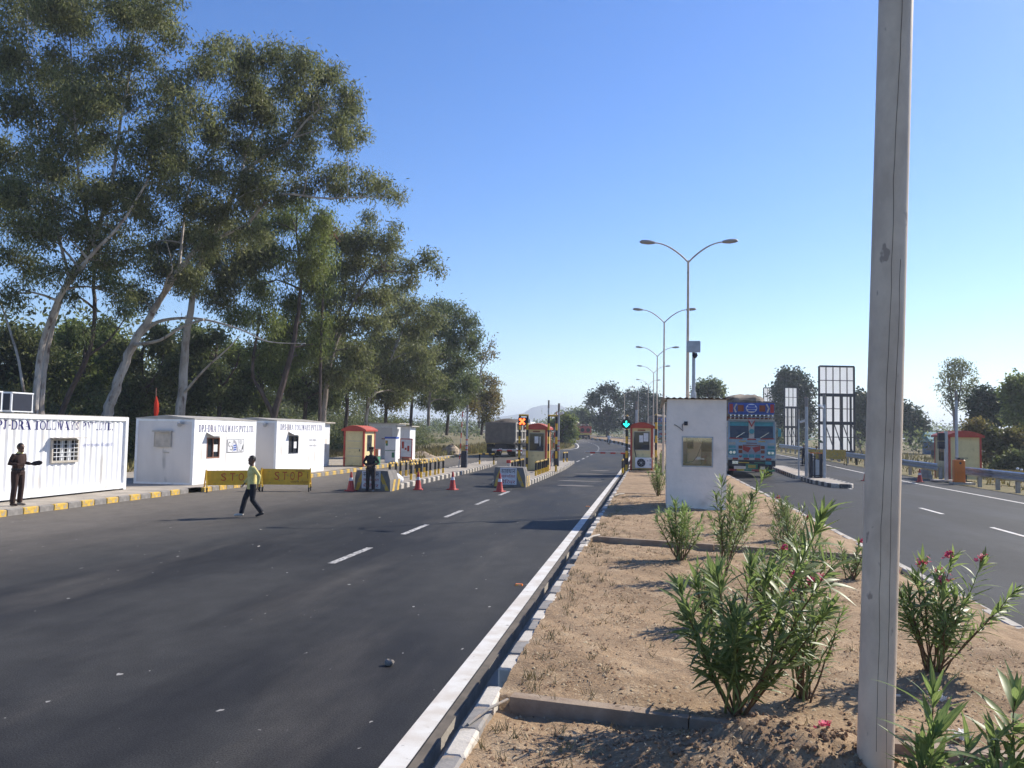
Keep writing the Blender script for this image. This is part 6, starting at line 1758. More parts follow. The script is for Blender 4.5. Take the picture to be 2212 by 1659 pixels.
p = MB(); p.ell((0, 0, 0), (.09, .07, .07), 8, 6); p.ell((.16, -.1, -.05), (.09, .07, .06), 8, 6); p.build('bag', 'white_paint', bg)

# ------------------------------------------------------------------ crash barrier on the right
def crash_barrier(label, pts, spacing=2.2):
    o = thing('crash_barrier', label, 'guard rail', (pts[0][0], pts[0][1], 0), 0, 'steel crash barriers along the right verge')
    b0 = Vector((pts[0][0], pts[0][1], 0))
    prof = [(0.0, .42), (-.07, .47), (-.07, .56), (.0, .61), (.0, .67), (-.07, .72), (-.07, .81), (.0, .86), (.02, .86), (-.045, .80), (-.045, .73), (.02, .68), (.02, .60), (-.045, .55), (-.045, .48), (.02, .42)]
    # one beam per bay
    k = 0
    for (x0, y0), (x1, y1) in zip(pts[:-1], pts[1:]):
        L = math.hypot(x1 - x0, y1 - y0); n = max(1, round(L / (spacing * 2)))
        for i in range(n):
            a, b = i / n, (i + 1) / n + .02
            A = Vector((x0 + (x1 - x0) * a, y0 + (y1 - y0) * a, 0)); B = Vector((x0 + (x1 - x0) * b, y0 + (y1 - y0) * b, 0))
            A.z = zt(A.y) + .004 * (k % 2); B.z = zt(B.y) + .004 * (k % 2); k += 1
            d = (B - A).normalized(); s = Vector((d.y, -d.x, 0))
            if s.x < 0: s = -s
            p = MB(); n_ = len(prof); v = [A - b0 + s * q[0] + Vector((0, 0, q[1] + .08)) for q in prof] + [B - b0 + s * q[0] + Vector((0, 0, q[1] + .08)) for q in prof]
            p.add(v, [(j, (j + 1) % n_, n_ + (j + 1) % n_, n_ + j) for j in range(n_)] + [tuple(range(n_)), tuple(range(2 * n_ - 1, n_ - 1, -1))]); p.build('beam', 'rail_steel', o)
        m = max(1, round(L / spacing))
        for i in range(m + 1):
            t = i / m; q = Vector((x0 + (x1 - x0) * t, y0 + (y1 - y0) * t, 0)); q.z = zt(q.y)
            q -= b0
            p = MB(); p.box(q.x + .05, q.x + .22, q.y - .08, q.y + .08, q.z - .4, q.z + .72); p.build('post', 'concrete', o)
    return o
crash_barrier('crash barrier bay nearest the viewer, right of the orange box', [(17.25, 50.3), (17.25, 34)])
crash_barrier('crash barrier running from the right kiosk toward the far hoardings', [(17.3, 54.2), (17.3, 75), (16.4, 110)], 3.0)
# low block wall by the kiosk under the rail
ws = thing('block_wall', 'low grey block wall at the foot of the right kiosk', 'wall', (16.9, 54.5, 0))
for i in range(4):
    for j in range(2):
        p = MB(); p.box(.0, .18, i * .42 + .01 + (.2 if j else 0), i * .42 + .41 + (.2 if j else 0), j * .26, j * .26 + .25); p.build('block', 'concrete', ws)
# orange barrier housing with its slab
ob = thing('barrier_housing', 'orange boom barrier housing on a slab before the crash barrier', 'barrier', (16.35, 48.6, 0))
p = MB(); p.box(0, .56, 0, .38, .12, 1.34, ch=.04); p.build('cabinet', 'orange_paint', ob)
p = MB(); p.disc((.30, -.008, 1.16), (0, 1, 0), .06, .014, 14); p.build('lock', 'black_steel', ob)
p = MB(); p.box(.2, .52, .1, .3, 1.345, 1.40); p.box(.1, .75, .18, .24, 1.42, 1.45); p.box(.58, .66, .1, .25, .3, .52); p.box(.24, .34, .15, .25, 1.401, 1.42); p.build('arm_bracket', 'black_steel', ob)
p = MB(); p.box(-.1, 1.0, -.15, .55, .0, .115); p.build('slab', 'concrete_pale', ob)
sp_ = thing('speaker_post', 'galvanised angle post with dark boxes beside the right kiosk', 'post', (16.62, 50.9, .05))
p = MB(); p.box(0, .14, 0, .02, .08, 2.85); p.box(0, .02, .02, .14, .08, 2.85); p.box(.145, .165, 0, .12, .08, 2.85); p.build('post', 'galvanised', sp_)
p = MB(); p.box(-.34, -.01, -.08, .2, 2.3, 2.75, ch=.02); p.box(-.34, -.01, -.08, .2, 1.85, 2.27, ch=.02); p.build('speaker', 'black_steel', sp_)
p = MB(); p.box(-.65, .7, -.3, .5, 0, .08); p.build('slab', 'concrete_pale', sp_)

# ------------------------------------------------------------------ hoardings seen from behind
def hoarding(label, Y, uvs, cols, rows, posts, tilt, base_z, W, Hh, x0, grp='steel hoardings beyond the right verge'):
    """sheet stretched on a black lattice, braced on the side away from the road's end"""
    o = thing('hoarding', label, 'hoarding', (x0, Y, zt(Y) + base_z), R(tilt), grp)
    p = MB(); p.box(0, W, .06, .075, 0, Hh); p.build('sheet', 'sheet_white', o)
    t = .11
    for x in [W * i / cols for i in range(cols + 1)]:
        p = MB(); w = .18 if x in (0, W) else .07
        p.box(x - w / 2, x + w / 2, -.05, .055, 0, Hh); p.build('upright', 'black_steel', o)
    for i in range(rows + 1):
        z = Hh * i / rows; p = MB(); w = .18 if i in (0, rows) else .07
        p.box(0, W, -.12, -.055, z - w / 2, z + w / 2); p.build('crossbar', 'black_steel', o)
    for i in range(posts):
        x = W * (i + .5) / posts
        p = MB(); p.box(x - .08, x + .08, -.30, -.13, -1.6, Hh * .68); p.build('post', 'black_steel', o)
        p = MB(); p.bar((x, -.3, Hh * .34), (x + .3, -3.0, -1.0), .07, .07); p.build('brace', 'black_steel', o)
    for z in (Hh * .33, Hh * .66):
        p = MB(); p.box(0, W, -.36, -.305, z - .16, z + .16); p.build('waler', 'black_steel', o)
    return o
hoarding('largest hoarding, nearest to the toll plaza', 87, None, 5, 6, 4, 9, .75, 3.5, 8.5, 16.7)
hoarding('middle hoarding, narrow in view, left of the largest', 132, None, 3, 6, 3, 12, .2, 1.95, 9.0, 20.3)
hoarding('farthest hoarding, partly behind the painted truck', 166, None, 3, 6, 2, 10, .3, 2.4, 10.4, 21.6)

# ------------------------------------------------------------------ small things on the ground
def stone(label, loc, r, seed, m='stone', name='stone'):
    rr = random.Random(seed); mb = MB(); mb.ell((0, 0, r * .5), (r, r * .85, r * .65), 9, 6)
    mb.v = [(x * (1 + rr.uniform(-.15, .15)), y * (1 + rr.uniform(-.15, .15)), max(0, z * (1 + rr.uniform(-.15, .15)))) for x, y, z in mb.v]
    return tag(mb.build(name, m, None, loc=loc), label, 'stone')
stone('lone stone lying on the asphalt near the median line', (-2.62, 8.35, 0), .055, 2)
def stud(label, loc):
    o = thing('road_stud', label, 'road stud', loc, 0, 'orange road studs')
    p = MB(); p.box(-.06, .06, -.05, .05, 0, .025, top=(-.05, .05, -.025, .025)); p.build('body', 'orange_paint', o)
    p = MB(); p.add([(-.04, -.0515, .005), (.04, -.0515, .005), (.036, -.032, .021), (-.036, -.032, .021)], [(0, 1, 2, 3)]); p.build('reflector', 'kerb_yellow', o)
stud('orange road stud beside the white edge line', (-2.02, 13.1, 0))
stud('orange road stud near the cross barrier shadow', (-2.0, 27.5, 0))
stud('orange road stud on the right road near the median kerb', (5.4, 21.5, 0))
stud('orange road stud between the dashes of the right road', (9.0, 18.2, 0))
def stick(name, label, cat, a, b, r, m, grp=None, sag=.02):
    a = Vector(a); b = Vector(b); o = thing(name, label, cat, a, 0, grp)
    p = MB(); p.tube([(0, 0, 0), (b - a) * .5 + Vector((0, 0, sag)), b - a], r, 8); p.build('tube', m, o, smooth=True)
GP = 'pale pipes lying over the median kerb'
stick('drain_pipe', 'grey plastic pipe curving over the kerb by the nearest cross beam', 'pipe', (-1.25, 5.85, .352), (-1.06, 6.4, .37), .011, 'kerb_slate', GP)
stick('drain_pipe', 'pale pipe over the kerb at the second cross beam', 'pipe', (-1.2, 16.1, .375), (-.98, 16.8, .39), .02, 'concrete_pale', GP)
stick('drain_pipe', 'pale pipe over the kerb near the cabin shadow', 'pipe', (-1.15, 27.8, .37), (-.85, 28.6, .385), .02, 'concrete_pale', GP)
stick('stick', 'bleached stick lying behind the near lamp pole', 'stick', (1.72, 6.9, .40), (1.95, 7.05, .41), .010, 'kerb_white', None)
def scrap(i):
    rr = random.Random(i)
    while True:
        x, y = rr.uniform(-13.5, -3.5), rr.uniform(7.5, 27)
        if abs(x + 5.62) > .3: break
    mb = MB(); s = rr.uniform(.018, .05)
    mb.poly([(-s, -s * .6, .006), (s * .9, -s * .5, .010), (s * 1.1, s * .5, .02), (0, s * .7, .009), (-s * .8, s * .4, .015)])
    o = mb.build('paper_scrap', 'concrete_pale', None, loc=(x, y, .004)); o.rotation_euler = (0, 0, rr.uniform(0, 6))
    return tag(o, 'small white scrap of litter on the dark asphalt', 'litter', 'litter scraps on the asphalt')
for i in range(9): scrap(i + 3)
# ------------------------------------------------------------------ vehicles
def wheel(parent, loc, r, w, dual=False):
    x, y, z = loc
    p = MB(); p.tube([(x - w / 2, y, z), (x - w / 2 + .03, y, z), (x + w / 2 - .03, y, z), (x + w / 2, y, z)], [r * .9, r, r, r * .9], 18)
    wh = p.build('wheel', 'rubber', parent, smooth=True)
    p = MB(); p.disc((x, y, z), (1, 0, 0), r * .52, w + .02, 14); p.disc((x, y, z), (1, 0, 0), r * .2, w + .07, 10)
    p.build('rim', 'grey_steel', wh)
    return wh
def painted_truck(label, loc, rz=0, load=True):
    o = thing('painted_truck', label, 'truck', loc, R(rz), None)
    p = MB(); p.prism([(0.0, .95), (-.02, 2.2), (.14, 3.3), (2.1, 3.3), (2.1, .75), (.2, .75)], 'x', -1.36, 1.36); p.build('cab', 'pale_blue', o)
    # windscreens left and right of the painted centre pillar
    for s in (-1, 1):
        a, b = (.16, 1.24) if s > 0 else (-1.24, -.16)
        p = MB(); p.add([(a, -.035, 2.28), (b, -.035, 2.28), (b, .085, 3.02), (a, .085, 3.02), (a, .06, 2.28), (b, .06, 2.28), (b, .17, 3.02), (a, .17, 3.02)], [(0, 1, 2, 3), (0, 4, 5, 1), (3, 2, 6, 7)]); ws_ = p.build('windscreen', 'glass_dark', o)
        p = MB(); p.add([(a, .050, 3.0), (b, .050, 3.0), (b, .085, 3.2), (a, .085, 3.2)], [(0, 1, 2, 3)]); p.bar((a, .06, 3.2), (b, .06, 3.2), .05, .05); p.build('sun_strip', 'teal_paint', o)
        p = MB(); p.bar(((a + b) / 2 - .2, -.07, 2.3), ((a + b) / 2 + .3, -.01, 2.62), .025, .02); p.build('wiper', 'chrome', ws_)
        p = MB(); p.bar((s * .52, -.05, 2.24), (s * 1.3, -.05, 2.26), .06, .06); p.build('ledge', 'red_print', o)
        # corner door post, mirror
        p = MB(); p.box(s * 1.38 - .03, s * 1.38 + .03, .0, .12, 1.0, 3.25); p.build('corner_trim', 'kerb_white', o)
        p = MB(); p.tube([(s * 1.36, .05, 2.9), (s * 1.58, -.12, 2.85), (s * 1.58, -.12, 2.5)], .02, 6); p.box(s * 1.58 - .09, s * 1.58 + .09, -.16, -.11, 2.4, 2.85, ch=.015); p.build('mirror', 'teal_paint', o)
        p = MB(); p.box(s * 1.10 - .22, s * 1.10 + .22, -.06, -.021, 1.28, 1.62); h = p.build('headlight_panel', 'teal_paint', o)
        p = MB(); p.disc((s * 1.0, -.075, 1.42), (0, 1, 0), .085, .03, 14); p.disc((s * 1.20, -.075, 1.42), (0, 1, 0), .085, .03, 14); p.build('headlight', 'chrome', h)
        for k, (z, m) in enumerate(((1.95, 'kerb_white'), (1.75, 'orange_paint'))):
            p = MB(); p.box(s * 1.12 - .2, s * 1.12 + .2, -.045, -.021, z - .07, z + .07); p.build('side_panel', 'teal_paint' if k else 'pale_rib', o)
            p = MB(); p.box(s * .64 - .11, s * .64 + .11, -.05, -.021, 1.48 + .26 * k - .1, 1.48 + .26 * k + .09); p.build('vent', 'brown_print', o)
        p = MB(); p.poly([(s * .64, -.05, 1.1), (s * .64 + .1, -.05, 1.2), (s * .64 + .05, -.05, 1.26), (s * .64, -.05, 1.22), (s * .64 - .05, -.05, 1.26), (s * .64 - .1, -.05, 1.2)]); p.build('heart_emblem', 'red_print', o)
        p = MB()
        for q in range(4): p.bar((s * .55 - .16 + .1 * q, -.03, 2.06 + .05 * (q % 2)), (s * .55 - .06 + .1 * q, -.03, 2.11 - .05 * (q % 2)), .02, .05)
        p.build('scroll_paint', 'yellow_paint', o)
    p = MB(); p.box(-.15, .15, -.06, .02, 2.25, 3.2, top=(-.17, .17, .04, .12)); p.build('centre_pillar', 'kerb_white', o)
    p = MB(); p.disc((0, -.07, 2.68), (0, 1, 0), .15, .03, 16); p.build('medallion', 'teal_paint', o)
    p = MB(); p.add([(-.28, -.05, 3.45), (.28, -.05, 3.45), (0, -.09, 2.92), (-.28, .02, 3.45), (.28, .02, 3.45), (0, .02, 2.92)], [(0, 2, 1), (0, 3, 5, 2), (1, 2, 5, 4), (0, 1, 4, 3)]); p.build('triangle', 'red_print', o)
    p = MB(); p.add([(-.15, -.09, 3.36), (.15, -.09, 3.36), (0, -.105, 3.06)], [(0, 2, 1)]); p.build('triangle', 'kerb_white', o)
    p = MB(); p.add([(-.07, -.102, 3.31), (.07, -.102, 3.31), (0, -.11, 3.16)], [(0, 2, 1)]); p.build('triangle', 'grey_print', o)
    p = MB(); p.box(-.25, .25, -.08, -.021, 2.17, 2.25); p.build('nose_trim', 'red_print', o)
    # red winged grille emblem and slots
    p = MB()
    for s in (-1, 1): p.poly([(s * .03, -.06, 1.72), (s * .5, -.06, 1.82), (s * .5, -.06, 1.58), (s * .2, -.06, 1.42), (s * .1, -.06, 1.6)][::s])
    p.build('wing_emblem', 'red_print', o)
    p = MB(); p.box(-.52, .52, -.05, -.021, 1.36, 1.92); p.build('grille', 'grey_print', o)
    for z in (1.98, 1.84): p = MB(); p.box(-.3 if z > 1.9 else -.5, .3 if z > 1.9 else .5, -.075, -.051, z - .02, z + .02); p.build('slot', 'brown_print', o)
    for x in (-.36, 0, .36): p = MB(); p.box(x - .14, x + .14, -.05, -.021, 1.12, 1.32); p.build('louvre', 'teal_paint', o)
    # bumper, plate, lower bar, tassels
    for i in range(9):
        p = MB(); a, b = -1.42 + 2.84 * i / 9, -1.42 + 2.84 * (i + 1) / 9; p.box(a, b, -.2, -.05, 1.0, 1.11); p.build('bumper_band', 'kerb_white' if i % 2 == 0 else 'red_print', o)
    p = MB(); p.box(-1.35, 1.35, -.12, .4, .62, .96); p.build('lower_front', 'black_steel', o)
    for s in (-1, 1):
        p = MB(); p.box(s * .95 - .17, s * .95 + .17, -.15, -.121, .74, .92); p.build('fog_light', 'chrome' if s < 0 else 'teal_paint', o)
        p = MB(); p.box(s * .45 - .3, s * .45 + .3, -.15, -.121, .80, .86); p.build('stripe', 'yellow_paint' if s < 0 else 'green_paint', o)
    p = MB(); p.box(-.34, .34, -.16, -.121, .46, .76, ch=.01); p.build('plate_board', 'green_paint', o)
    p = MB(); p.box(-.22, .22, -.165, -.161, .52, .7); p.build('number_plate', 'kerb_yellow', o)
    for i in range(6):
        p = MB(); a = -1.3 + 2.6 * i / 6; p.box(a, a + .43, -.16, -.06, .33, .44); p.build('lower_band', ('red_print', 'yellow_paint', 'green_paint')[i % 3], o)
    p = MB()
    for k in range(5): p.ell((.72 + .05 * k, -.2, .34 - .03 * (k % 3)), (.05, .05, .07), 7, 5)
    p.build('tassel', 'flower_yellow', o)
    # roof sign board with its round blue badge
    p = MB(); p.prism([(.1, 3.72), (.02, 4.38), (.25, 4.38), (.3, 3.72)], 'x', -1.32, 1.32); p.build('roof_board', 'blue_paint', o)
    p = MB(); p.ell((0, .03, 4.05), (.33, .06, .27), 18, 8); bd = p.build('badge', 'reflect_white', o)
    p = MB()
    for (za, zb, w) in ((.08, .20, .2), (-.05, .06, .28), (-.18, -.08, .2)): p.box(-w, w, -.045, -.035, 4.05 + za, 4.05 + zb)
    p.build('badge_band', 'blue_paint', bd)
    for s in (-1, 1):
        p = MB(); p.box(s * .62 - .17, s * .62 + .17, .0, .06, 3.86, 4.24); p.build('board_panel', 'brown_print', o)
        p = MB(); p.poly([(s * .85, .01, 3.8), (s * .95, .01, 4.05), (s * .82, -.02, 4.3), (s * .9, -.02, 4.32), (s * 1.04, .01, 4.05), (s * .95, .01, 3.8)]); p.build('board_scroll', 'kerb_white', o)
        p = MB(); p.box(s * 1.18 - .1, s * 1.18 + .1, .0, .05, 3.8, 4.3); p.build('board_panel', 'red_print', o)
    p = MB(); p.box(-1.3, 1.3, -.06, .5, 3.31, 3.40); p.build('roof_ledge', 'pale_rib', o)
    p = MB()
    for k in range(11): x = -1.2 + .24 * k; p.tube([(x, -.02, 3.4), (x, -.05, 3.6)], .03, 6); p.ell((x, -.06, 3.62), (.06, .05, .06), 8, 5)
    p.tube([(-1.28, -.03, 3.52), (1.28, -.03, 3.52)], .025, 6); p.tube([(-1.28, -.03, 3.68), (1.28, -.03, 3.68)], .025, 6); p.build('roof_rail', 'chrome', o)
    # body behind
    p = MB(); p.box(-1.4, 1.4, 2.2, 8.2, 1.1, 3.7); p.build('cargo_body', 'brown_print', o)
    p = MB(); p.box(-.55, .55, 1.0, 8.0, .62, .95); p.build('chassis', 'black_steel', o)
    for s in (-1, 1):
        for y in (.95, 6.4): wheel(o, (s * 1.12, y, .5), .5, .32)
    if load:
        rr = random.Random(8); mb = MB(); n = 22; rows = 9
        for j in range(rows + 1):
            t = j / rows
            for k in range(n):
                a = 2 * math.pi * k / n
                ex = abs(math.cos(a)) ** .45 * (1 if math.cos(a) > 0 else -1); ey = abs(math.sin(a)) ** .45 * (1 if math.sin(a) > 0 else -1)
                q = (1 - t ** 3.2) ** .5 if t < 1 else 0
                mb.v.append((-.22 + 1.2 * ex * (.3 + .7 * q) * (1 + rr.uniform(-.05, .05)), 4.2 + 4.1 * ey * (.4 + .6 * q) * (1 + rr.uniform(-.02, .02)), 4.30 + .66 * t + rr.uniform(-.07, .07) - (.2 * rr.random() if j == 0 else 0)))
        for j in range(rows):
            for k in range(n): mb.f.append((j * n + k, j * n + (k + 1) % n, (j + 1) * n + (k + 1) % n, (j + 1) * n + k))
        mb.f.append(tuple(rows * n + k for k in range(n))); mb.mi = [0] * len(mb.f)
        mb.box(-1.36, 1.36, .5, 8.0, 3.6, 4.5)
        mb.build('tarpaulin_load', 'tarp', o)
    return o
painted_truck('decorated pale blue truck with a tarpaulin load waiting at the right toll lane', (5.95, 51.0, .02))
t2 = painted_truck('second painted truck showing only a blue sliver left of the guard cabin', (2.2, 143.0, zt(143)), 10, True)
def dumper(label, loc, rz):
    o = thing('dump_truck', label, 'truck', loc, R(rz))
    W, Lb, z0, z1 = 1.38, 4.6, 1.15, 3.0
    p = MB(); p.prism([(-W, z0 + .25), (-W + .12, z0), (W - .12, z0), (W, z0 + .25), (W, z1), (-W, z1)], 'y', 0, Lb); p.build('dump_body', 'dump_grey', o)
    p = MB(); p.box(-W + .05, W - .05, -.05, -.002, z0 + .15, z1 - .06); p.build('tailgate', 'dump_grey', o)
    for k in range(6):
        y = .05 + k * .86
        p = MB(); p.box(W + .002, W + .11, y, y + .16, z0 + .1, z1); p.build('rib', 'pale_rib', o)
    for z in (z0 + .3, z0 + 1.05, z1 - .1):
        p = MB(); p.box(W + .002, W + .09, .21, 4.35, z, z + .13); p.build('side_rail', 'pale_rib', o)
    rr = random.Random(5); mb = MB(); n, mrows = 12, 12
    for j in range(mrows + 1):
        for i in range(n + 1):
            x = -W + .06 + (2 * W - .12) * i / n; y = .08 + (Lb - .16) * j / mrows
            mb.v.append((x, y, z1 - .05 + .42 * math.sin(math.pi * i / n) ** .8 * math.sin(math.pi * j / mrows) ** .5 + rr.uniform(-.04, .04)))
    mb.f = [(j * (n + 1) + i, j * (n + 1) + i + 1, (j + 1) * (n + 1) + i + 1, (j + 1) * (n + 1) + i) for j in range(mrows) for i in range(n)]; mb.mi = [0] * len(mb.f)
    mb.build('soil_load', 'load_soil', o)
    p = MB(); p.box(-1.25, 1.25, Lb + .35, Lb + 2.2, .9, 3.15, ch=.06); p.build('cab', 'white_paint', o)
    p = MB(); p.box(-1.38, 1.38, Lb + .02, Lb + .3, z1 + .05, z1 + .38); p.build('headboard', 'white_paint', o)
    p = MB(); p.box(1.255, 1.27, Lb + 1.1, Lb + 2.0, 2.0, 2.8); p.build('window', 'glass_dark', o)
    p = MB(); p.box(-.5, .5, .2, Lb + 2, .75, 1.12); p.box(-1.2, 1.2, .1, .25, .62, .78); p.build('chassis', 'black_steel', o)
    for s in (-1, 1):
        for y in (1.0, 2.35, Lb + 1.3): wheel(o, (s * 1.0, y, .52), .52, .55 if y < 3 else .32)
        p = MB(); p.box(s * 1.0 - .32, s * 1.0 + .32, .3, .33, .25, 1.1); p.build('mudflap', 'rubber', o)
    p = MB(); p.box(-.06, .06, .08, .095, .64, .72); p.box(.1, .2, .08, .095, .64, .72); p.build('tail_light', 'reflect_white', o)
    return o
dumper('grey dump truck heaped with dark soil leaving by the left lane', (-13.1, 72.3, .22), -9)
def red_truck(label, loc, rz):
    o = thing('red_truck', label, 'truck', loc, R(rz))
    p = MB(); p.box(-1.35, 1.35, 0, 5, 1.0, 2.7); p.build('body', 'red_print', o)
    for s in (-1, 1):
        p = MB(); p.disc((s * .62, -.02, 1.9), (0, 1, 0), .42, .04, 14); p.build('tail_panel', 'uniform_brown', o)
        for y in (.9, 4.6): wheel(o, (s * 1.05, y, .48), .48, .4)
    p = MB(); p.box(-1.36, 1.36, -.06, -.001, .9, 1.3); p.build('tail_board', 'kerb_yellow', o)
    p = MB(); p.box(-.5, .5, .3, 7, .6, .98); p.build('chassis', 'black_steel', o)
    p = MB(); p.box(-1.3, 1.3, 5.2, 7.0, .9, 3.0, ch=.08); p.build('cab', 'red_print', o)
    mb = MB(); rr = random.Random(2)
    for k in range(26): mb.ell((rr.uniform(-1.15, 1.15), rr.uniform(.3, 4.6), rr.uniform(2.7, 3.0)), (rr.uniform(.2, .45), rr.uniform(.25, .5), rr.uniform(.12, .26)), 8, 5)
    mb.build('goods', 'tarp', o)
    p = MB(); p.ell((-1.0, 3.4, 3.35), (.8, 1.1, .45), 10, 6); p.build('sheet', 'kerb_white', o, smooth=True)
    return o
red_truck('red truck seen from behind at the bend, loaded with goods', (-13.2, 172, zt(172)), 24)
yb = thing('verge_marker', 'yellow marker post and plate at the verge behind the red truck', 'marker', (-13.9, 160, zt(160)))
p = MB(); p.box(-.12, .12, -.05, .05, 0, 1.5); p.box(-.12, .5, -.051, .051, 0, .5); p.build('post', 'yellow_paint', yb)
def motorcycle(label, loc, rz, grp='motorcycles'):
    o = thing('motorcycle', label, 'motorcycle', loc, R(rz), grp)
    for y in (-.62, .62):
        p = MB(); n = 20; r = .27
        p.tube([(0, y + r * math.cos(2 * math.pi * k / n), .31 + r * math.sin(2 * math.pi * k / n)) for k in range(n + 1)], .045, 7, caps=False); w = p.build('wheel', 'rubber', o, smooth=True)
        p = MB(); p.tube([(-.05, y, .31), (.05, y, .31)], .05, 8)
        for k in range(6): p.bar((0, y, .31), (0, y + .25 * math.cos(k * 1.047), .31 + .25 * math.sin(k * 1.047)), .015)
        p.build('rim', 'chrome', w)
    p = MB(); p.ell((0, -.18, .80), (.14, .27, .13), 12, 8); p.build('fuel_tank', 'black_paint', o, smooth=True)
    p = MB(); p.box(-.13, .13, .05, .70, .74, .82, ch=.03); p.build('seat', 'rubber', o)
    p = MB(); p.box(-.14, .14, -.25, .2, .3, .62, ch=.04); p.build('engine', 'grey_steel', o)
    p = MB()
    for s in (-1, 1): p.tube([(s * .09, -.62, .31), (s * .09, -.42, .98)], .022, 6); p.tube([(s * .08, .62, .31), (s * .1, .5, .7)], .025, 6)
    p.tube([(-.36, -.34, 1.06), (-.12, -.44, 1.0), (.12, -.44, 1.0), (.36, -.34, 1.06)], .018, 6); p.tube([(0, -.38, .85), (0, .05, .45), (0, .6, .35)], .03, 6); p.build('fork', 'chrome', o)
    p = MB(); p.ell((0, -.56, .88), (.11, .08, .12), 10, 7); p.build('headlight', 'reflect_white', o, smooth=True)
    p = MB(); p.tube([(0, -.90, .42), (0, -.80, .60), (0, -.62, .67), (0, -.45, .62)], [(.06, .012)] * 4, 8, ref=(1, 0, 0)); p.build('mudguard', 'black_paint', o)
    p = MB(); p.tube([(.15, -.1, .32), (.17, .3, .28), (.18, .75, .34)], [.03, .04, .045], 8); p.build('exhaust', 'chrome', o)
    for s in (-1, 1):
        p = MB(); p.tube([(s * .28, -.38, 1.06), (s * .30, -.40, 1.22)], .008, 5); p.ell((s * .31, -.40, 1.26), (.06, .02, .045), 8, 5); p.build('mirror', 'black_paint', o)
    return o
motorcycle('motorcycle being ridden toward the plaza by a man in white', (-6.2, 128, zt(128)), 12)
motorcycle('motorcycle standing by the right guard rail below the hoardings', (12.75, 70.2, zt(70)), 8)
st = thing('green_cart', 'hand cart under a pale green canopy near the standing motorcycle', 'cart', (14.1, 76.0, zt(76)), 0)
p = MB(); p.tube([(-.75, 0, 1.75), (-.5, 0, 1.98), (0, 0, 2.08), (.5, 0, 1.98), (.75, 0, 1.75)], [(.75, .03)] * 5, 8, ref=(0, 1, 0)); p.build('canopy', 'leaf_bright' if False else 'green_paint', st)
p = MB(); p.box(-.65, .65, -.6, .6, .6, 1.0); p.build('tray', 'wood_brown', st)
for x in (-.6, .6):
    for y in (-.55, .55): p = MB(); p.tube([(x, y, .6), (x, y, 1.85)], .025, 6); p.build('pole', 'grey_steel', st)
    p = MB(); p.disc((x * 1.15, 0, .32), (1, 0, 0), .32, .05, 16); p.build('wheel', 'rubber', st)

# ------------------------------------------------------------------ people
def remeshed(name, mb, m, parent, voxel, smooth=3):
    """melts overlapping limbs into one continuous surface"""
    me = mb.mesh(name + '_cage', [])
    o = bpy.data.objects.new(name + '_cage', me); COL.objects.link(o)
    r = o.modifiers.new('r', 'REMESH'); r.mode = 'VOXEL'; r.voxel_size = voxel
    s = o.modifiers.new('s', 'SMOOTH'); s.factor = .5; s.iterations = smooth
    dg = bpy.context.evaluated_depsgraph_get()
    out = bpy.data.meshes.new_from_object(o.evaluated_get(dg)); out.name = name
    bpy.data.objects.remove(o); bpy.data.meshes.remove(me)
    out.materials.clear()
    for q in (m if isinstance(m, (list, tuple)) else [m]): out.materials.append(M[q])
    out.polygons.foreach_set('use_smooth', [True] * len(out.polygons))
    return out
def bmesh_join(a, mb, mats):
    """adds the pieces in mb (fingers, face) to mesh a"""
    t = mb.mesh('t', mats, True); bm = bmesh.new(); bm.from_mesh(a); bm.from_mesh(t); bm.to_mesh(a); bm.free(); bpy.data.meshes.remove(t)
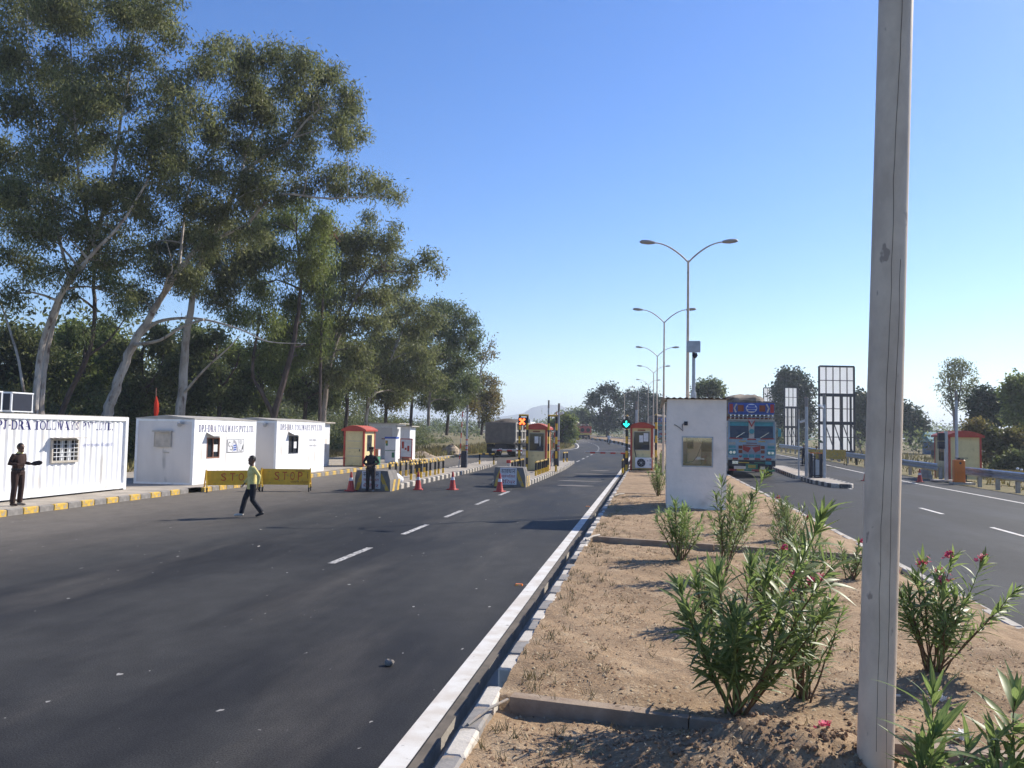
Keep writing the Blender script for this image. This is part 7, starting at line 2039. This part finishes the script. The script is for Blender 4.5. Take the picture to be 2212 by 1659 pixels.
def person(label, loc, rz, J, top, bottom, shoe, hair='hair', cap=None, voxel=.014, sleeve=1.0, grp=None, belt=None, scale=1.0, long_shirt=0.0, head_turn=0.0, collar=None):
    """J: joint positions in a frame where the figure faces -Y; z up from the soles"""
    o = thing('person', label, 'person', loc, R(rz), grp)
    o.scale = (scale,) * 3
    V = {k: Vector(v) for k, v in J.items()}
    pel, che, nek, hd = V['pelvis'], V['chest'], V['neck'], V['head']
    body = MB()
    body.tube([pel - Vector((0, 0, .08)), pel, pel.lerp(che, .5), che, che.lerp(nek, .55), nek], [(.13, .10), (.155, .11), (.135, .095), (.165, .105), (.12, .08), (.055, .055)], 14, ref=(1, 0, 0))
    body.tube([nek - Vector((0, 0, .04)), nek.lerp(hd, .6), hd], [.055, .05, .05], 10)
    body.ell(hd + Vector((0, .005, .02)), (.075, .092, .115), 16, 12)
    f = Matrix.Rotation(head_turn, 3, 'Z') @ Vector((0, -1, 0)); sd_ = Vector((-f.y, f.x, 0))
    body.ell(hd + f * .045 - Vector((0, 0, .06)), (.05, .05, .05), 10, 8)
    hands = MB()
    for s in 'lr':
        sh, el, wr = V['sh_' + s], V['el_' + s], V['wr_' + s]
        body.tube([che.lerp(sh, .6) + Vector((0, 0, .02)), sh, sh.lerp(el, .5), el, el.lerp(wr, .35), wr], [.055, .052, .046, .038, .037, .025], 10)
        hp, kn, an, to = V['hip_' + s], V['kn_' + s], V['an_' + s], V['to_' + s]
        body.tube([hp + Vector((0, 0, .05)), hp.lerp(kn, .3), kn, kn.lerp(an, .35), an], [.085, .080, .052, .055, .036], 10)
        body.tube([an + (an - to).normalized() * .03 - Vector((0, 0, .03)), an.lerp(to, .5) - Vector((0, 0, .02)), to], [.035, .034, .026], 8)
        d = (wr - el).normalized()
        h = V.get('hand_' + s, wr + d * .09); d = (h - wr).normalized()
        side = d.cross(Vector((0, -1, 0))).normalized() if abs(d.y) < .9 else Vector((1, 0, 0))
        nrm = side.cross(d)
        body.tube([wr - d * .02, wr.lerp(h, .5), h], [(.024, .022), (.040, .018), (.042, .015)], 10, ref=side)
        for i, (q, L) in enumerate(((-.030, .060), (-.010, .072), (.010, .068), (.029, .052))):
            b = h - d * .012 + side * q
            hands.tube([b, b + d * L * .5 + nrm * .006, b + d * L * .85 + nrm * .024, b + d * L * .9 + nrm * .036], [.0095, .009, .008, .006], 6)
        b = wr.lerp(h, .35) - side * .032 if s == 'l' else wr.lerp(h, .35) + side * .032
        t = -side if s == 'l' else side
        hands.tube([b, b + t * .022 + d * .022, b + t * .028 + d * .055 + nrm * .01], [.012, .011, .008], 6)
    bm_ = remeshed('body', body, ['skin'], o, voxel)
    face = MB()
    c = hd + Vector((0, .005, .02))
    face.tube([c + f * .085 + Vector((0, 0, .03)), c + f * .103 - Vector((0, 0, .012)), c + f * .088 - Vector((0, 0, .028))], [.010, .017, .012], 6)
    for s in (-1, 1):
        face.ell(c + sd_ * s * .078 - Vector((0, 0, .005)), (.014, .022, .032), 7, 6)
    face.tube([c + f * .082 + sd_ * .026 - Vector((0, 0, .058)), c + f * .092 - Vector((0, 0, .056)), c + f * .082 - sd_ * .026 - Vector((0, 0, .058))], .008, 6)
    bmesh_join(bm_, face, ['skin']); bmesh_join(bm_, hands, ['skin'])
    bo = link('body', bm_, o)
    e = MB()
    for s in (-1, 1): e.ell(c + f * .084 + sd_ * s * .032 + Vector((0, 0, .022)), (.012, .008, .008), 8, 6); e.tube([c + f * .088 + sd_ * s * .018 + Vector((0, 0, .044)), c + f * .082 + sd_ * s * .05 + Vector((0, 0, .042))], .006, 5)
    e.build('eyes', 'black_print', bo)
    hr = MB(); hr.ell(c - f * .012 + Vector((0, 0, .028)), (.085, .098, .105), 14, 10)
    v = []
    hm = hr.mesh('hair', hair, True); b2_ = bmesh.new(); b2_.from_mesh(hm)
    dl = [q for q in b2_.verts if (q.co - c).dot(f) > .045 and q.co.z < c.z + .075 or q.co.z < c.z - .045]
    bmesh.ops.delete(b2_, geom=dl, context='VERTS'); b2_.to_mesh(hm); b2_.free(); link('hair', hm, o)
    sh_ = MB()
    sh_.tube([pel - Vector((0, 0, .04 + long_shirt)), pel + Vector((0, 0, .02)), pel.lerp(che, .5), che, che.lerp(nek, .55), nek - Vector((0, 0, .02))], [(.175, .135), (.17, .13), (.155, .118), (.182, .122), (.14, .098), (.07, .068)], 14, ref=(1, 0, 0))
    for s in 'lr':
        sp_, el, wr = V['sh_' + s], V['el_' + s], V['wr_' + s]
        pts = [che.lerp(sp_, .5) + Vector((0, 0, .02)), sp_, sp_.lerp(el, .5), el] if sleeve < .6 else [che.lerp(sp_, .5) + Vector((0, 0, .02)), sp_, sp_.lerp(el, .5), el, el.lerp(wr, .5), el.lerp(wr, .9)]
        sh_.tube(pts, [.062, .060, .058, .052] if sleeve < .6 else [.062, .060, .055, .050, .046, .041], 10)
    link('shirt', remeshed('shirt', sh_, top, o, voxel, 4), o)
    tr = MB()
    tr.tube([pel - Vector((0, 0, .10)), pel - Vector((0, 0, .02)), pel + Vector((0, 0, .06))], [(.15, .115), (.168, .125), (.158, .115)], 14, ref=(1, 0, 0))
    for s in 'lr':
        hp, kn, an = V['hip_' + s], V['kn_' + s], V['an_' + s]
        tr.tube([hp + Vector((0, 0, .04)), hp.lerp(kn, .35), kn, kn.lerp(an, .5), an + Vector((0, 0, .0))], [.100, .095, .074, .072, .068], 10)
    link('trousers', remeshed('trousers', tr, bottom, o, voxel, 4), o)
    for s in 'lr':
        an, to = V['an_' + s], V['to_' + s]
        b = MB(); d = (to - an); d.z = 0; d.normalize()
        b.tube([an - d * .06 - Vector((0, 0, .045)), an - d * .02 - Vector((0, 0, .03)), an.lerp(to, .55) - Vector((0, 0, .012)), to + d * .02], [(.036, .034), (.044, .046), (.048, .038), (.032, .024)], 10)
        link('shoe', remeshed('shoe', b, shoe[0] if s == 'l' else shoe[1], o, .012, 2), o)
    if belt:
        b = MB(); z = pel.z + .06; b.tube([Vector((pel.x, pel.y, z - .02)), Vector((pel.x, pel.y, z + .02))], [(.178, .138)] * 2, 16, ref=(1, 0, 0)); b.build('belt', belt, o)
    if cap:
        b = MB(); b.tube([c + Vector((0, 0, .055)), c + Vector((0, 0, .10)), c + Vector((0, 0, .13)) , c + Vector((0, 0, .145))], [(.088, .10), (.105, .118), (.098, .112), (.04, .05)], 14, ref=(1, 0, 0))
        b.add([c + f * .09 + sd_ * .06 + Vector((0, 0, .058)), c + f * .09 - sd_ * .06 + Vector((0, 0, .058)), c + f * .15 - sd_ * .035 + Vector((0, 0, .04)), c + f * .15 + sd_ * .035 + Vector((0, 0, .04)), c + f * .09 + sd_ * .06 + Vector((0, 0, .066)), c + f * .09 - sd_ * .06 + Vector((0, 0, .066)), c + f * .15 - sd_ * .035 + Vector((0, 0, .047)), c + f * .15 + sd_ * .035 + Vector((0, 0, .047))], [(0, 1, 2, 3), (7, 6, 5, 4), (0, 4, 5, 1), (1, 5, 6, 2), (2, 6, 7, 3), (3, 7, 4, 0)]); b.build('cap', cap, o)
    if collar:
        b = MB(); b.tube([nek - Vector((0, 0, .035)), nek + Vector((0, 0, .012))], [(.082, .078), (.066, .064)], 12, ref=(1, 0, 0)); b.build('collar', collar, o)
    return o
def stand(**kw):
    J = dict(pelvis=(0, 0, .90), chest=(0, 0, 1.22), neck=(0, 0, 1.42), head=(0, -.02, 1.54),
             sh_l=(.165, 0, 1.325), sh_r=(-.165, 0, 1.325), el_l=(.24, .02, 1.09), el_r=(-.24, .02, 1.09), wr_l=(.23, -.05, .86), wr_r=(-.23, -.05, .86),
             hip_l=(.09, 0, .86), hip_r=(-.09, 0, .86), kn_l=(.105, -.02, .48), kn_r=(-.105, -.02, .48), an_l=(.11, .02, .08), an_r=(-.11, .02, .08), to_l=(.13, -.15, .03), to_r=(-.13, -.15, .03))
    J.update(kw); return J
# man in the yellow shirt, striding to the left across the asphalt
walk = stand(head=(0, -.04, 1.53), chest=(0, -.02, 1.22), neck=(0, -.02, 1.41),
             el_l=(.24, .13, 1.12), wr_l=(.22, .10, .88), el_r=(-.25, -.02, 1.10), wr_r=(-.25, -.16, .90),
             kn_r=(-.10, -.16, .50), an_r=(-.09, -.25, .10), to_r=(-.09, -.42, .06), kn_l=(.09, .0, .47), an_l=(.09, .25, .14), to_l=(.09, .11, .035))
person('man in a loose pale yellow shirt striding across the asphalt', (-10.55, 21.0, 0), -52, walk, 'shirt_yellow', 'trouser_navy', ('black_paint', 'kerb_white'), sleeve=1.0, long_shirt=.10, voxel=.013, head_turn=.35, scale=.985)
# guard with clasped hands
clasp = stand(el_l=(.29, .03, 1.10), el_r=(-.29, .03, 1.10), wr_l=(.10, -.17, 1.0), wr_r=(-.10, -.17, .99), hand_l=(.02, -.20, .98), hand_r=(-.02, -.19, .97))
person('guard in a dark uniform and cap with hands clasped before the left block', (-10.68, 31.0, 0), 6, clasp, 'uniform', 'uniform', ('kerb_grey', 'uniform_brown'), cap='uniform_brown', belt='black_paint', scale=1.02)
# guard at the left edge holding something out
hold = stand(head=(0, -.06, 1.50), neck=(0, -.03, 1.41), el_l=(.22, .03, 1.12), wr_l=(.16, -.25, 1.10), hand_l=(.13, -.34, 1.11), el_r=(-.23, .06, 1.10), wr_r=(-.15, -.20, 1.08), hand_r=(-.10, -.29, 1.09))
person('man in a dark brown uniform holding out a dark bundle by the nearest office', (-16.95, 20.15, PH), 82, hold, 'uniform_brown', 'uniform_brown', ('kerb_slate', 'uniform_brown'), belt='black_paint', collar='shirt_yellow', scale=1.03)
bd_ = thing('cloth_bundle', 'dark rounded bundle in the hand of the man by the nearest office', 'bundle', (-16.47, 20.2, PH + 1.15))
p = MB(); p.tube([(-.16, 0, -.02), (-.02, 0, 0), (.1, 0, .02), (.2, 0, .03)], [(.02, .02), (.05, .06), (.06, .07), (.02, .03)], 10); p.build('bundle', 'uniform', bd_, smooth=True)
# motorcycle rider and two men at the right verge
ride = stand(pelvis=(0, .22, .88), chest=(0, .10, 1.20), neck=(0, .06, 1.38), head=(0, .03, 1.50), sh_l=(.18, .08, 1.32), sh_r=(-.18, .08, 1.32), el_l=(.29, -.08, 1.12), el_r=(-.29, -.08, 1.12), wr_l=(.33, -.30, 1.08), wr_r=(-.33, -.30, 1.08), hip_l=(.1, .2, .85), hip_r=(-.1, .2, .85), kn_l=(.24, -.18, .72), kn_r=(-.24, -.18, .72), an_l=(.2, .05, .36), an_r=(-.2, .05, .36), to_l=(.2, -.1, .31), to_r=(-.2, -.1, .31))
person('man in a white shirt riding the motorcycle toward the plaza', (-6.2, 128, zt(128)), 12, ride, 'shirt_white', 'trouser_navy', ('black_paint', 'black_paint'), voxel=.03)
akimbo = stand(el_r=(-.40, .05, 1.13), wr_r=(-.19, -.03, .98), hand_r=(-.16, -.06, .94))
person('man in dark clothes with a hand on his hip beside the standing motorcycle', (12.25, 70.0, zt(70)), 5, akimbo, 'trouser_navy', 'trouser_navy', ('black_paint', 'black_paint'), voxel=.025)
lean_ = stand(pelvis=(0, 0, .86), chest=(0, -.06, 1.16), neck=(0, -.10, 1.34), head=(0, -.14, 1.46), sh_l=(.18, -.08, 1.29), sh_r=(-.18, -.08, 1.29), el_l=(.26, -.15, 1.05), wr_l=(.22, -.32, .98), el_r=(-.26, -.15, 1.05), wr_r=(-.22, -.32, .98))
person('man in a pale shirt leaning over the standing motorcycle', (13.35, 70.5, zt(70)), -25, lean_, 'kerb_grey', 'trouser_navy', ('black_paint', 'black_paint'), voxel=.025)
